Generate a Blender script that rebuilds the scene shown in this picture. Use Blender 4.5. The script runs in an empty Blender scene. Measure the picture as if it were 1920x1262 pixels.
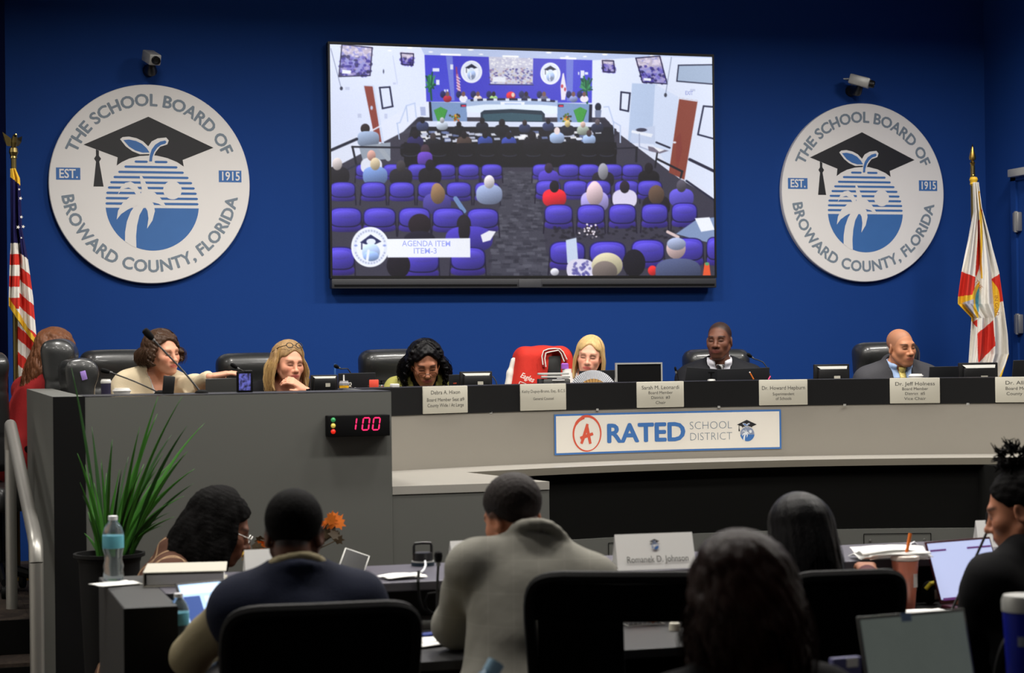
import bpy, bmesh, math, random
import numpy as np
from mathutils import Vector, Matrix, Euler

S = bpy.context.scene
COL = S.collection
random.seed(7)
NP = np.random.RandomState(11)
PI = math.pi

# ------------------------------------------------------------------ camera, world, lights, exposure
FPX, IW, IH = 3700.0, 1920.0, 1262.0
YAW, PITCH, ROLL = math.radians(16.7), 0.0065, 0.0122
CAM = Vector((-3.506, -11.36, 1.60))
_f = Vector((math.sin(YAW)*math.cos(PITCH), math.cos(YAW)*math.cos(PITCH), math.sin(PITCH)))
_r0 = Vector((math.cos(YAW), -math.sin(YAW), 0))
_u0 = _r0.cross(_f)
_r = _r0*math.cos(ROLL) - _u0*math.sin(ROLL)
_u = _u0*math.cos(ROLL) + _r0*math.sin(ROLL)
cd = bpy.data.cameras.new('camera')
cd.lens = FPX/IW*36.0; cd.sensor_width = 36.0; cd.sensor_fit = 'HORIZONTAL'
cd.clip_start = 0.1; cd.clip_end = 60
cd.dof.use_dof = True; cd.dof.focus_distance = 10.2; cd.dof.aperture_fstop = 4.5
cam = bpy.data.objects.new('camera', cd); COL.objects.link(cam)
cam.matrix_world = Matrix.Translation(CAM) @ Matrix((_r, _u, -_f)).transposed().to_4x4()
S.camera = cam

def ray(px, py): return _f + _r*((px-IW/2)/FPX) - _u*((py-IH/2)/FPX)
def at(px, py, Y):
    """the point of the vertical plane y = Y seen at pixel (px, py) of the photograph"""
    d = ray(px, py); return CAM + d*((Y-CAM.y)/d.y)
def atz(px, py, Z):
    d = ray(px, py); return CAM + d*((Z-CAM.z)/d.z)
def mpp(px, Y):
    """metres per pixel at that place"""
    p = at(px, 640, Y); return (p-CAM).dot(_f)/FPX

S.view_settings.view_transform = 'Standard'
S.view_settings.look = 'None'
S.view_settings.exposure = 0.0
S.view_settings.gamma = 1.0
S.view_settings.use_curve_mapping = False

def srgb(c):
    out = []
    for v in c[:3]:
        v = v/255.0
        out.append(v/12.92 if v <= 0.04045 else ((v+0.055)/1.055)**2.4)
    return out

w = bpy.data.worlds.new('room_ambient'); S.world = w; w.use_nodes = True
w.node_tree.nodes['Background'].inputs[0].default_value = (0.35, 0.42, 0.6, 1)
w.node_tree.nodes['Background'].inputs[1].default_value = 0.035

CEIL = 3.95
def area(name, loc, sx, sy, power, col=(1, 0.955, 0.89), rot=(0, 0, 0), spread=162):
    l = bpy.data.lights.new(name, 'AREA'); l.shape = 'RECTANGLE'; l.size = sx; l.size_y = sy
    l.energy = power; l.color = col; l.spread = math.radians(spread)
    o = bpy.data.objects.new(name, l); COL.objects.link(o)
    o.location = loc; o.rotation_euler = rot
    return o
LAMPS = []      # recessed ceiling lamps: x, y, watts
for x in (-2.4, -0.8, 0.8, 2.4):
    LAMPS.append((x, -4.3, 24)); LAMPS.append((x, -2.3, 52))
for x in (-3.4, -1.7, 0.0, 1.7): LAMPS.append((x, -5.5, 34))
LAMPS += [(-4.7, -1.6, 26), (-4.7, -4.2, 26), (-1.6, -9.4, 8)]
for i, (x, y, p) in enumerate(LAMPS):
    area('ceiling_lamp', (x, y, CEIL-0.02), 0.5, 0.3, p)

# ------------------------------------------------------------------ materials
def nt_new(name):
    m = bpy.data.materials.new(name); m.use_nodes = True
    return m, m.node_tree, m.node_tree.nodes['Principled BSDF']
def mat(name, rgb, rough=0.5, metal=0.0, var=0.06, scale=12.0, bump=0.0, bscale=150.0, spec=0.5,
        emit=0.0, coat=0.0, trans=0.0, alpha=1.0, sheen=0.0, sss=0.0, stretch=None, ior=1.45, attr=None):
    m, t, b = nt_new(name)
    N, L = t.nodes, t.links
    lin = srgb(rgb)
    tc = N.new('ShaderNodeTexCoord'); mp = N.new('ShaderNodeMapping')
    L.new(tc.outputs['Object'], mp.inputs[0])
    if stretch: mp.inputs['Scale'].default_value = stretch
    no = N.new('ShaderNodeTexNoise'); no.inputs['Scale'].default_value = scale; no.inputs['Detail'].default_value = 4
    L.new(mp.outputs[0], no.inputs['Vector'])
    mr = N.new('ShaderNodeMapRange'); mr.inputs[3].default_value = 1-var; mr.inputs[4].default_value = 1+var
    L.new(no.outputs[0], mr.inputs[0])
    vm = N.new('ShaderNodeVectorMath'); vm.operation = 'SCALE'
    if attr:
        a = N.new('ShaderNodeAttribute'); a.attribute_name = attr; L.new(a.outputs['Color'], vm.inputs[0])
    else:
        vm.inputs[0].default_value = lin
    L.new(mr.outputs[0], vm.inputs['Scale'])
    L.new(vm.outputs[0], b.inputs['Base Color'])
    b.inputs['Roughness'].default_value = rough; b.inputs['Metallic'].default_value = metal
    b.inputs['Specular IOR Level'].default_value = spec; b.inputs['IOR'].default_value = ior
    b.inputs['Coat Weight'].default_value = coat; b.inputs['Transmission Weight'].default_value = trans
    b.inputs['Alpha'].default_value = alpha; b.inputs['Sheen Weight'].default_value = sheen
    if sss: b.inputs['Subsurface Weight'].default_value = sss; b.inputs['Subsurface Radius'].default_value = (0.01, 0.004, 0.002)
    if emit:
        b.inputs['Emission Color'].default_value = (*lin, 1); b.inputs['Emission Strength'].default_value = emit
    if bump:
        n2 = N.new('ShaderNodeTexNoise'); n2.inputs['Scale'].default_value = bscale; n2.inputs['Detail'].default_value = 3
        L.new(mp.outputs[0], n2.inputs['Vector'])
        bp = N.new('ShaderNodeBump'); bp.inputs['Strength'].default_value = bump; bp.inputs['Distance'].default_value = 0.004
        L.new(n2.outputs[0], bp.inputs['Height']); L.new(bp.outputs[0], b.inputs['Normal'])
    return m
def plaid(name, base, line, sx=0.1, sz=0.1, width=0.06, diag=False, soft=0.5, rough=0.85, bump=0.3):
    """cloth with thin crossing lines every sx by sz metres"""
    m, t, b = nt_new(name); N, L = t.nodes, t.links
    tc = N.new('ShaderNodeTexCoord'); mp = N.new('ShaderNodeMapping'); L.new(tc.outputs['Object'], mp.inputs[0])
    if diag: mp.inputs['Rotation'].default_value = (0, math.radians(42), 0)
    sep = N.new('ShaderNodeSeparateXYZ'); L.new(mp.outputs[0], sep.inputs[0])
    outs = []
    for k, s in ((0, sx), (2, sz)):
        mu = N.new('ShaderNodeMath'); mu.operation = 'DIVIDE'; L.new(sep.outputs[k], mu.inputs[0]); mu.inputs[1].default_value = s
        fr = N.new('ShaderNodeMath'); fr.operation = 'FRACT'; L.new(mu.outputs[0], fr.inputs[0])
        lt = N.new('ShaderNodeMath'); lt.operation = 'LESS_THAN'; L.new(fr.outputs[0], lt.inputs[0]); lt.inputs[1].default_value = width
        outs.append(lt.outputs[0])
    mx = N.new('ShaderNodeMath'); mx.operation = 'MAXIMUM'; L.new(outs[0], mx.inputs[0]); L.new(outs[1], mx.inputs[1])
    ml = N.new('ShaderNodeMath'); ml.operation = 'MULTIPLY'; L.new(mx.outputs[0], ml.inputs[0]); ml.inputs[1].default_value = soft
    mi = N.new('ShaderNodeMix'); mi.data_type = 'RGBA'; L.new(ml.outputs[0], mi.inputs[0])
    mi.inputs[6].default_value = (*srgb(base), 1); mi.inputs[7].default_value = (*srgb(line), 1)
    L.new(mi.outputs[2], b.inputs['Base Color']); b.inputs['Roughness'].default_value = rough; b.inputs['Specular IOR Level'].default_value = 0.2
    n2 = N.new('ShaderNodeTexNoise'); n2.inputs['Scale'].default_value = 14; L.new(tc.outputs['Object'], n2.inputs['Vector'])
    bp = N.new('ShaderNodeBump'); bp.inputs['Strength'].default_value = bump; bp.inputs['Distance'].default_value = 0.02
    L.new(n2.outputs[0], bp.inputs['Height']); L.new(bp.outputs[0], b.inputs['Normal'])
    return m
def carpet_mat():
    m, t, b = nt_new('patterned_carpet'); N, L = t.nodes, t.links
    tc = N.new('ShaderNodeTexCoord')
    v = N.new('ShaderNodeTexVoronoi'); v.inputs['Scale'].default_value = 9; L.new(tc.outputs['Object'], v.inputs['Vector'])
    n = N.new('ShaderNodeTexNoise'); n.inputs['Scale'].default_value = 60; L.new(tc.outputs['Object'], n.inputs['Vector'])
    r = N.new('ShaderNodeValToRGB'); r.color_ramp.elements[0].color = (*srgb((38, 34, 34)), 1); r.color_ramp.elements[1].color = (*srgb((96, 84, 74)), 1)
    a = N.new('ShaderNodeMath'); a.operation = 'MULTIPLY'; L.new(v.outputs['Color'], a.inputs[0]); L.new(n.outputs[0], a.inputs[1])
    L.new(a.outputs[0], r.inputs[0]); L.new(r.outputs[0], b.inputs['Base Color'])
    b.inputs['Roughness'].default_value = 0.95; b.inputs['Specular IOR Level'].default_value = 0.1
    return m

M = {}
def MM(key, *a, **k):
    if key not in M: M[key] = mat(key, *a, **k)
    return M[key]
MM('wall_blue_shaded', (3, 7, 30), 0.9, spec=0.03)  # blue wall with the shade at the left put into its colour
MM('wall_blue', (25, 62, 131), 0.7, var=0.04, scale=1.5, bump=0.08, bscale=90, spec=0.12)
MM('ceiling_white', (200, 200, 200), 0.9)
MM('wing_grey', (98, 99, 95), 0.55, var=0.05, scale=300, spec=0.35)
MM('riser_grey', (145, 140, 131), 0.5, var=0.03, scale=300, spec=0.35)
MM('shelf_grey', (158, 155, 148), 0.22, var=0.02, scale=200, spec=0.5)
MM('band_black', (19, 19, 20), 0.5, spec=0.3)
MM('black_laminate', (12, 12, 13), 0.55, spec=0.25)
MM('dark_laminate', (44, 44, 46), 0.45, spec=0.4)
MM('knee_black', (17, 17, 16), 0.9, spec=0.1)
MM('black_plastic', (18, 18, 19), 0.4)
MM('matte_black', (11, 11, 12), 0.8, spec=0.15)
MM('leather', (36, 37, 37), 0.36, var=0.1, scale=30, bump=0.12, bscale=60, spec=0.7, coat=0.25)
MM('chair_plastic', (10, 10, 11), 0.6, spec=0.2)
MM('mesh_fabric', (8, 8, 9), 0.95, spec=0.05)
MM('steel', (176, 174, 168), 0.38, metal=0.7, var=0.03)
MM('brass', (176, 142, 70), 0.28, metal=1.0)
MM('dull_brass', (120, 106, 66), 0.35, metal=1.0)
MM('gold_cloth', (222, 178, 44), 0.6, var=0.15, scale=120)
MM('white_paint', (222, 220, 214), 0.5)
MM('white_paper', (248, 248, 245), 0.75, var=0.02)
MM('plate_cream', (190, 186, 172), 0.5, var=0.02)
MM('plate_ink', (74, 72, 68), 0.7)
MM('sign_white', (236, 233, 231), 0.42, var=0.015, scale=3)
MM('sign_text', (124, 138, 152), 0.5)
MM('sign_blue', (62, 112, 178), 0.5)
MM('sign_black', (34, 34, 38), 0.5)
MM('sign_paper', (226, 221, 212), 0.6, var=0.01)
MM('sign_red', (208, 84, 60), 0.6)
MM('sign_slate', (104, 122, 140), 0.6)
MM('red_cloth', (200, 52, 42), 0.75, var=0.08, bump=0.3, bscale=40, spec=0.2)
MM('white_cloth', (222, 218, 210), 0.8, var=0.05, bump=0.3, bscale=40, spec=0.2)
MM('navy_cloth', (26, 24, 74), 0.8, spec=0.2)
MM('screen_off', (10, 11, 13), 0.25)
MM('laptop_dark', (28, 29, 32), 0.45)
MM('laptop_grey', (92, 92, 90), 0.4, metal=0.6)
MM('silver', (186, 186, 182), 0.4, metal=0.35)
MM('shelf_edge_grey', (120, 115, 103), 0.5)
MM('grey_rubber', (60, 60, 62), 0.7)
MM('carton_white', (228, 226, 222), 0.55)
MM('red_led', (255, 40, 100), emit=1.5)
MM('orange_plastic', (232, 120, 40), 0.45)
MM('pink_plastic', (236, 70, 130), 0.45)
MM('water_clear', (225, 236, 240), 0.06, trans=0.92, ior=1.2, var=0.0)
MM('label_teal', (96, 172, 190), 0.5)
MM('cap_white', (226, 228, 232), 0.45)
MM('leaf_green', (54, 110, 34), 0.5, var=0.35, scale=9, spec=0.3)
MM('leaf_dark', (30, 66, 22), 0.5, var=0.35, scale=9, spec=0.3)
M['carpet'] = carpet_mat()

# ------------------------------------------------------------------ mesh building
def rotm(rx=0, ry=0, rz=0): return Euler((rx, ry, rz)).to_matrix().to_4x4()
def T(x, y=0, z=0):
    return Matrix.Translation((x, y, z) if not isinstance(x, (Vector, tuple, list)) else x)
def frame(o, x, z):
    """matrix with origin o, x axis along x and z axis near z"""
    x = Vector(x).normalized(); z = Vector(z); y = z.cross(x).normalized(); z = x.cross(y)
    return Matrix.Translation(Vector(o)) @ Matrix((x, y, z)).transposed().to_4x4()

class MB:
    def __init__(s): s.bm = bmesh.new()
    def _fin(s, geom, m):
        bmesh.ops.transform(s.bm, matrix=m, verts=geom)
    def box(s, c, d, m=None, bev=0.0, seg=2):
        t = bmesh.new(); bmesh.ops.create_cube(t, size=1.0)
        for v in t.verts: v.co = Vector((v.co.x*d[0], v.co.y*d[1], v.co.z*d[2]))
        if bev:
            bmesh.ops.bevel(t, geom=list(t.edges), offset=min(bev, min(d)*0.49), segments=seg, profile=0.5, affect='EDGES')
        bmesh.ops.transform(t, matrix=(m or Matrix()) @ T(c), verts=t.verts)
        s._merge(t); return s
    def bx(s, x0, x1, y0, y1, z0, z1, bev=0.0):
        return s.box(((x0+x1)/2, (y0+y1)/2, (z0+z1)/2), (abs(x1-x0), abs(y1-y0), abs(z1-z0)), None, bev)
    def _merge(s, t):
        me = bpy.data.meshes.new('tmp'); t.to_mesh(me); t.free(); s.bm.from_mesh(me); bpy.data.meshes.remove(me)
    def raw(s, V, F, m=None):
        vs = [s.bm.verts.new((m @ Vector(v)) if m else v) for v in V]
        for f in F:
            try: s.bm.faces.new([vs[i] for i in f])
            except ValueError: pass
        return s
    def tube(s, pts, r, seg=8, cap=True, flat=1.0):
        P = [Vector(p) for p in pts]; n = len(P)
        R = [r]*n if isinstance(r, (int, float)) else list(r)
        rings = []; up = None
        for i, p in enumerate(P):
            t = (P[min(i+1, n-1)] - P[max(i-1, 0)]).normalized()
            if up is None:
                up = Vector((0, 0, 1)) if abs(t.z) < 0.9 else Vector((1, 0, 0))
            a = t.cross(up)
            if a.length < 1e-6: a = t.orthogonal()
            a.normalize(); b = a.cross(t).normalized(); up = b
            rings.append([s.bm.verts.new(p + a*math.cos(2*PI*k/seg)*R[i] + b*math.sin(2*PI*k/seg)*R[i]*flat) for k in range(seg)])
        for i in range(n-1):
            for k in range(seg):
                s.bm.faces.new((rings[i][k], rings[i][(k+1) % seg], rings[i+1][(k+1) % seg], rings[i+1][k]))
        if cap:
            s.bm.faces.new(rings[0][::-1]); s.bm.faces.new(rings[-1])
        return s
    def lathe(s, prof, m=None, seg=24):
        m = m or Matrix(); rings = []
        for r, z in prof:
            if r < 1e-6: rings.append([s.bm.verts.new(m @ Vector((0, 0, z)))])
            else: rings.append([s.bm.verts.new(m @ Vector((r*math.cos(2*PI*k/seg), r*math.sin(2*PI*k/seg), z))) for k in range(seg)])
        for a, b in zip(rings, rings[1:]):
            for k in range(seg):
                q = [a[k % len(a)], a[(k+1) % len(a)], b[(k+1) % len(b)], b[k % len(b)]]
                u = []
                for v in q:
                    if v not in u: u.append(v)
                if len(u) > 2:
                    try: s.bm.faces.new(u)
                    except ValueError: pass
        for e in (rings[0], rings[-1]):
            if len(e) > 2:
                try: s.bm.faces.new(e)
                except ValueError: pass
        return s
    def poly(s, pts, m=None, h=0.0):
        """flat polygon in the xy plane of m; h > 0 gives it that thickness"""
        m = m or Matrix()
        top = [s.bm.verts.new(m @ Vector((p[0], p[1], h))) for p in pts]
        s.bm.faces.new(top)
        if h:
            bot = [s.bm.verts.new(m @ Vector((p[0], p[1], 0))) for p in pts]
            s.bm.faces.new(bot[::-1]); n = len(pts)
            for i in range(n): s.bm.faces.new((bot[i], bot[(i+1) % n], top[(i+1) % n], top[i]))
        return s
    def grid(s, G, closed=False):
        """G: rows of points"""
        V = [[s.bm.verts.new(p) for p in row] for row in G]
        for a, b in zip(V, V[1:]):
            n = len(a)
            for k in range(n if closed else n-1): s.bm.faces.new((a[k], a[(k+1) % n], b[(k+1) % n], b[k]))
        return V
    def text(s, body, size, m, align='CENTER', bold=0.0, sx=1.0, ext=0.0, warp=None, spacing=1.0, shear=0.0, width=None):
        cu = bpy.data.curves.new('txt', 'FONT'); cu.body = body; cu.size = size; cu.align_x = align; cu.align_y = 'CENTER'
        cu.offset = bold; cu.extrude = ext; cu.resolution_u = 3; cu.space_character = spacing; cu.shear = shear
        ob = bpy.data.objects.new('txt', cu); COL.objects.link(ob)
        dg = bpy.context.evaluated_depsgraph_get(); dg.update()
        me = bpy.data.meshes.new_from_object(ob.evaluated_get(dg))
        bpy.data.objects.remove(ob); bpy.data.curves.remove(cu)
        if width and len(me.vertices):
            xs = [v.co.x for v in me.vertices]; w0 = max(xs)-min(xs)
            if w0 > 0: sx = width/w0
        par = list(range(len(me.vertices)))
        def root(i):
            while par[i] != i: par[i] = par[par[i]]; i = par[i]
            return i
        for p_ in me.polygons:
            q = list(p_.vertices)
            for i in q[1:]: par[root(i)] = root(q[0])
        seen = {}
        for i, v in enumerate(me.vertices):
            v.co.z += 0.00004*(seen.setdefault(root(i), len(seen)) % 3)      # strokes that overlap inside a glyph must not share a plane
        for v in me.vertices:
            v.co.x *= sx
            if warp: v.co = warp(v.co)
        me.transform(m); s.bm.from_mesh(me); bpy.data.meshes.remove(me)
        return s
    def build(s, name, ma, parent=None, off=None, smooth=True, ang=35, doubles=0.0):
        if doubles: bmesh.ops.remove_doubles(s.bm, verts=s.bm.verts, dist=doubles)
        bmesh.ops.recalc_face_normals(s.bm, faces=[f for f in s.bm.faces])
        if off is not None: bmesh.ops.translate(s.bm, vec=-Vector(off), verts=s.bm.verts)
        me = bpy.data.meshes.new(name); s.bm.to_mesh(me); s.bm.free()
        return link(name, me, ma, parent, smooth, ang)

def link(name, me, ma, parent=None, smooth=True, ang=35):
    for m in (ma if isinstance(ma, (list, tuple)) else [ma]): me.materials.append(M[m] if isinstance(m, str) else m)
    if smooth and len(me.polygons):
        me.polygons.foreach_set('use_smooth', [True]*len(me.polygons))
        if ang: me.set_sharp_from_angle(angle=math.radians(ang))
    elif len(me.polygons):
        me.polygons.foreach_set('use_smooth', [False]*len(me.polygons))
    me.name = name
    o = bpy.data.objects.new(name, me); COL.objects.link(o)
    if parent is not None: o.parent = parent
    return o
def tag(o, label=None, cat=None, group=None, kind=None):
    if label: o['label'] = label
    if cat: o['category'] = cat
    if group: o['group'] = group
    if kind: o['kind'] = kind
    return o
def thing(name, label, cat, loc=(0, 0, 0), rz=0.0, group=None):
    o = bpy.data.objects.new(name, None); COL.objects.link(o)
    o.empty_display_size = 0.1
    o.location = loc; o.rotation_euler = (0, 0, rz)
    return tag(o, label, cat, group)
def copy_tree(o, parent=None):
    c = o.copy(); COL.objects.link(c)
    if parent is not None: c.parent = parent
    for ch in list(o.children): copy_tree(ch, c)
    return c
# ------------------------------------------------------------------ the room
def struct(name, mb, ma, label, cat):
    return tag(mb.build(name, ma, smooth=False), label, cat, kind='structure')
struct('floor', MB().bx(-6, 5, -13, 0.2, -0.1, 0), 'carpet', 'dark patterned carpet floor of the meeting room', 'floor')
struct('ceiling', MB().bx(-6, 5, -13, 0.2, CEIL, CEIL+0.1), 'ceiling_white', 'white ceiling above the board room', 'ceiling')
struct('wall_back', MB().bx(-3.06, 3.12, 0, 0.15, 0, CEIL), 'wall_blue', 'deep blue back wall carrying the screen and the two round emblems', 'wall')
struct('wall_left', MB().bx(-6, -3.06, -0.6, 0.15, 0, CEIL), 'wall_blue_shaded', 'blue wall section, its colour darkened to stand for shade, standing forward at the left beside the striped flag', 'wall')
struct('wall_right', MB().bx(3.12, 4.99, -1.6, 0.15, 0, CEIL), 'wall_blue', 'blue side wall returning forward at the right end behind the white flag', 'wall')
struct('wall_west', MB().bx(-6.1, -6, -13, 0.2, 0, CEIL), 'white_paint', 'white side wall of the hall on the left', 'wall')
struct('wall_east', MB().bx(5, 5.1, -13, 0.2, 0, CEIL), 'white_paint', 'white side wall of the hall on the right', 'wall')
# the door in the right return
dm = MB()
dm.bx(3.10, 3.12, -1.45, -0.39, 0.45, 2.62); dm.bx(3.085, 3.12, -0.42, -0.36, 0.45, 2.66); dm.bx(3.085, 3.12, -1.5, -0.36, 2.62, 2.68)
door = struct('door_1', dm, 'wall_blue', 'blue painted door in the side wall behind the white flag', 'door')
for z in (2.36, 1.72):
    MB().bx(3.065, 3.10, -0.47, -0.41, z-0.06, z+0.06, 0.006).tube([(3.075, -0.44, z-0.065), (3.075, -0.44, z+0.065)], 0.014).build('hinge', 'steel', door)
MB().bx(3.04, 3.085, -0.62, -0.4, 2.64, 2.69, 0.006).build('door_closer', 'silver', door)
# raised platform and stair
pl = MB(); pl.bx(-5.99, -3.06, -2.50, -0.602, 0, 0.45); pl.bx(-3.059, 3.119, -2.50, -0.001, 0, 0.45); pl.bx(-2.89, -1.75, -3.18, -2.5, 0, 0.4499)
tag(pl.build('dais_platform', 'carpet', smooth=False), 'raised carpeted platform carrying the board desks', 'platform')
st = thing('platform_stair', 'carpeted steps at the left end of the dais beside the handrail', 'stair', (-4.4, -3.04, 0))
for i, (y, z) in enumerate(((-2.77, 0.30), (-3.04, 0.15))):
    MB().bx(-6, -3.03, y, y+0.27 if i else -2.502, 0, z).build('step', 'carpet', st, (-4.4, -3.04, 0), smooth=False)
MB().bx(-6, -3.03, -2.514, -2.501, 0.30, 0.449).bx(-6, -3.03, -2.784, -2.771, 0.15, 0.285).bx(-6, -3.03, -3.054, -3.041, 0.0, 0.135).build('riser', 'knee_black', st, (-4.4, -3.04, 0), smooth=False)
# hand rail
hl = Vector((-3.105, -3.8, 0))
hr = thing('handrail', 'brushed steel tube handrail beside the dais steps', 'handrail', hl)
a = Vector((-3.118, -2.18, 1.285)); b = Vector((-3.098, -3.74, 0.905))
pts = [Vector((a.x, a.y+0.07, 0.45)), Vector((a.x, a.y+0.07, a.z-0.11)), a + Vector((0, 0.055, -0.035)), a + Vector((0, 0.02, 0)), a+Vector((0, -0.05, -0.012))]
MB().tube(pts[:2], 0.026, 14).build('far_post', 'steel', hr, hl)
bend = [pts[1], pts[2], pts[3], pts[4]] + [a.lerp(b, t) for t in (0.2, 0.4, 0.6, 0.8, 0.95)] + [b+Vector((0, -0.01, -0.01)), b+Vector((0, -0.035, -0.035)), b+Vector((0, -0.045, -0.08))]
MB().tube(bend, 0.027, 14).build('rail', 'steel', hr, hl)
MB().tube([b+Vector((0, -0.045, -0.08)), Vector((b.x, b.y-0.045, 0))], 0.027, 14).build('near_post', 'steel', hr, hl)

# ------------------------------------------------------------------ dais: the straight wing desk
WY, WT = -3.56, 1.438
L = Vector((-2.35, -3.2, 0))
wing = thing('wing_desk', 'grey laminate side desk of the dais with the digit timer mounted at its corner', 'desk', L)
MB().bx(-2.896, -1.68, WY, WY+0.03, 0, WT-0.004).build('front_panel', 'wing_grey', wing, L, smooth=False)
MB().bx(-3.017, -2.9, WY+0.012, -1.6, 0, WT).build('end_panel', 'wing_grey', wing, L, smooth=False)
tag(MB().bx(-3.017, -2.896, WY-0.002, WY+0.011, 0, WT).build('edge_panel', 'black_laminate', wing, L, smooth=False), 'black upright edge of the side desk')
MB().bx(-1.71, -1.68, WY+0.031, -2.75, 0, WT-0.004).build('corner_panel', 'wing_grey', wing, L, smooth=False)
MB().bx(-2.895, -1.68, WY+0.004, WY+0.34, WT-0.003, WT).build('ledge', 'dark_laminate', wing, L, smooth=False)
MB().bx(-2.895, -1.711, WY+0.35, -2.3, 1.16, 1.19).build('worktop', 'dark_laminate', wing, L, smooth=False)

# ------------------------------------------------------------------ dais: the curved centre desk
RC, RY = 3.8, -6.07
def arc(r, x): return RY + math.sqrt(max(r*r - x*x, 0))
def arcpts(r, x0, x1, n=48):
    a0, a1 = math.asin(x0/r), math.asin(x1/r)
    return [(r*math.sin(a0+(a1-a0)*i/n), RY + r*math.cos(a0+(a1-a0)*i/n)) for i in range(n+1)]
def arcwall(r0, r1, x0, x1, z0, z1, n=48):
    mb = MB(); A = arcpts(r0, x0, x1, n); B = arcpts(r1, x0*r1/r0, x1*r1/r0, n)
    G = [[(*p, z0) for p in A], [(*p, z1) for p in A], [(*p, z1) for p in B], [(*p, z0) for p in B], [(*p, z0) for p in A]]
    mb.grid(G)
    return mb
L = Vector((0, -2.3, 0))
cd_ = thing('curved_desk', 'long curved centre desk of the dais with black band and pale lower shelf', 'desk', L)
x0, x1 = -1.72, 2.3
arcwall(RC-0.004, RC+0.03, x0, x1, 1.302, 1.43).build('top_band', 'band_black', cd_, L, doubles=1e-5)
arcwall(RC, RC+0.03, x0, x1, 1.03, 1.302).build('riser_panel', 'riser_grey', cd_, L, doubles=1e-5)
arcwall(RC+0.031, RC+0.25, x0, x1, 1.41, 1.43).build('ledge', 'band_black', cd_, L, doubles=1e-5)
arcwall(RC+0.26, RC+0.85, -1.70, x1, 1.16, 1.185).build('worktop', 'dark_laminate', cd_, L, doubles=1e-5)
SF = 3.47
XA, XB = -1.16, 1.52
back = arcpts(RC+0.02, x0, 2.2, 40)
front = arcpts(SF, XA, XB, 40)
poly = [(x0+0.042, WY)] + [(-1.012, WY)] + front + [(1.40, WY), (2.05, WY)] + back[::-1]
poly[0] = (-1.679, WY); poly = [p for p in poly if p[0] > -1.6795]
MB().poly(poly, T(0, 0, 1.017), 0.033).build('shelf', 'shelf_grey', cd_, L, smooth=False)
se = MB(); ed = [(x, y-0.0012) for x, y in front]
se.grid([[(x, y, z) for x, y in ed] for z in (1.0175, 1.0493)]); se.build('shelf_edge', 'shelf_edge_grey', cd_, L)
for xa_, xb_ in ((-1.679, -1.012), (1.40, 2.05)): MB().bx(xa_, xb_, WY+0.004, WY+0.034, 0, 1.016).build('lower_panel', 'wing_grey', cd_, L, smooth=False)
for xa_, xb_ in ((-1.042, -1.012), (1.40, 1.43)): MB().bx(xa_, xb_, WY+0.035, -2.78, 0, 1.016).build('recess_side', 'knee_black', cd_, L, smooth=False)
arcwall(3.52, 3.55, -1.14, 1.5, 0.71, 1.016).build('knee_panel', 'knee_black', cd_, L, doubles=1e-5)
arcwall(3.49, 3.55, -1.14, 1.5, 0.0, 0.708).build('base_panel', 'wing_grey', cd_, L, doubles=1e-5)
for k, (xa, xb) in enumerate(((-0.42, -0.02), (0.86, 1.17))):
    ap = MB()
    for z in (0.685, 0.30): ap.grid([[(*p, z-0.0018) for p in arcpts(3.486, xa, xb, 8)], [(*p, z+0.0018) for p in arcpts(3.486, xa, xb, 8)]])
    for x in (xa, xb): ap.tube([(x, arc(3.486, x), 0.3), (x, arc(3.486, x), 0.685)], 0.0018, 6)
    pn = ap.build('access_panel', 'black_laminate', cd_, L)
    for x in (xa+0.03, xb-0.03): MB().lathe([(0, 0.004), (0.006, 0.003), (0.006, 0)], frame((x, arc(3.486, x), 0.655), (1, 0, 0), (0, -1, 0)), 8).build('screw', 'steel', pn, L)
cl = MB()
for px in (753, 920, 1120, 1348, 1584, 1815):
    p = at(px, 770, -2.3); p = at(px, 770, arc(RC-0.006, min(max(p.x, -1.6), 2.2)))
    cl.box((p.x, p.y, 1.302), (0.012, 0.006, 0.01))
cl.build('panel_clip', 'silver', cd_, L, smooth=False)

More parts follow.
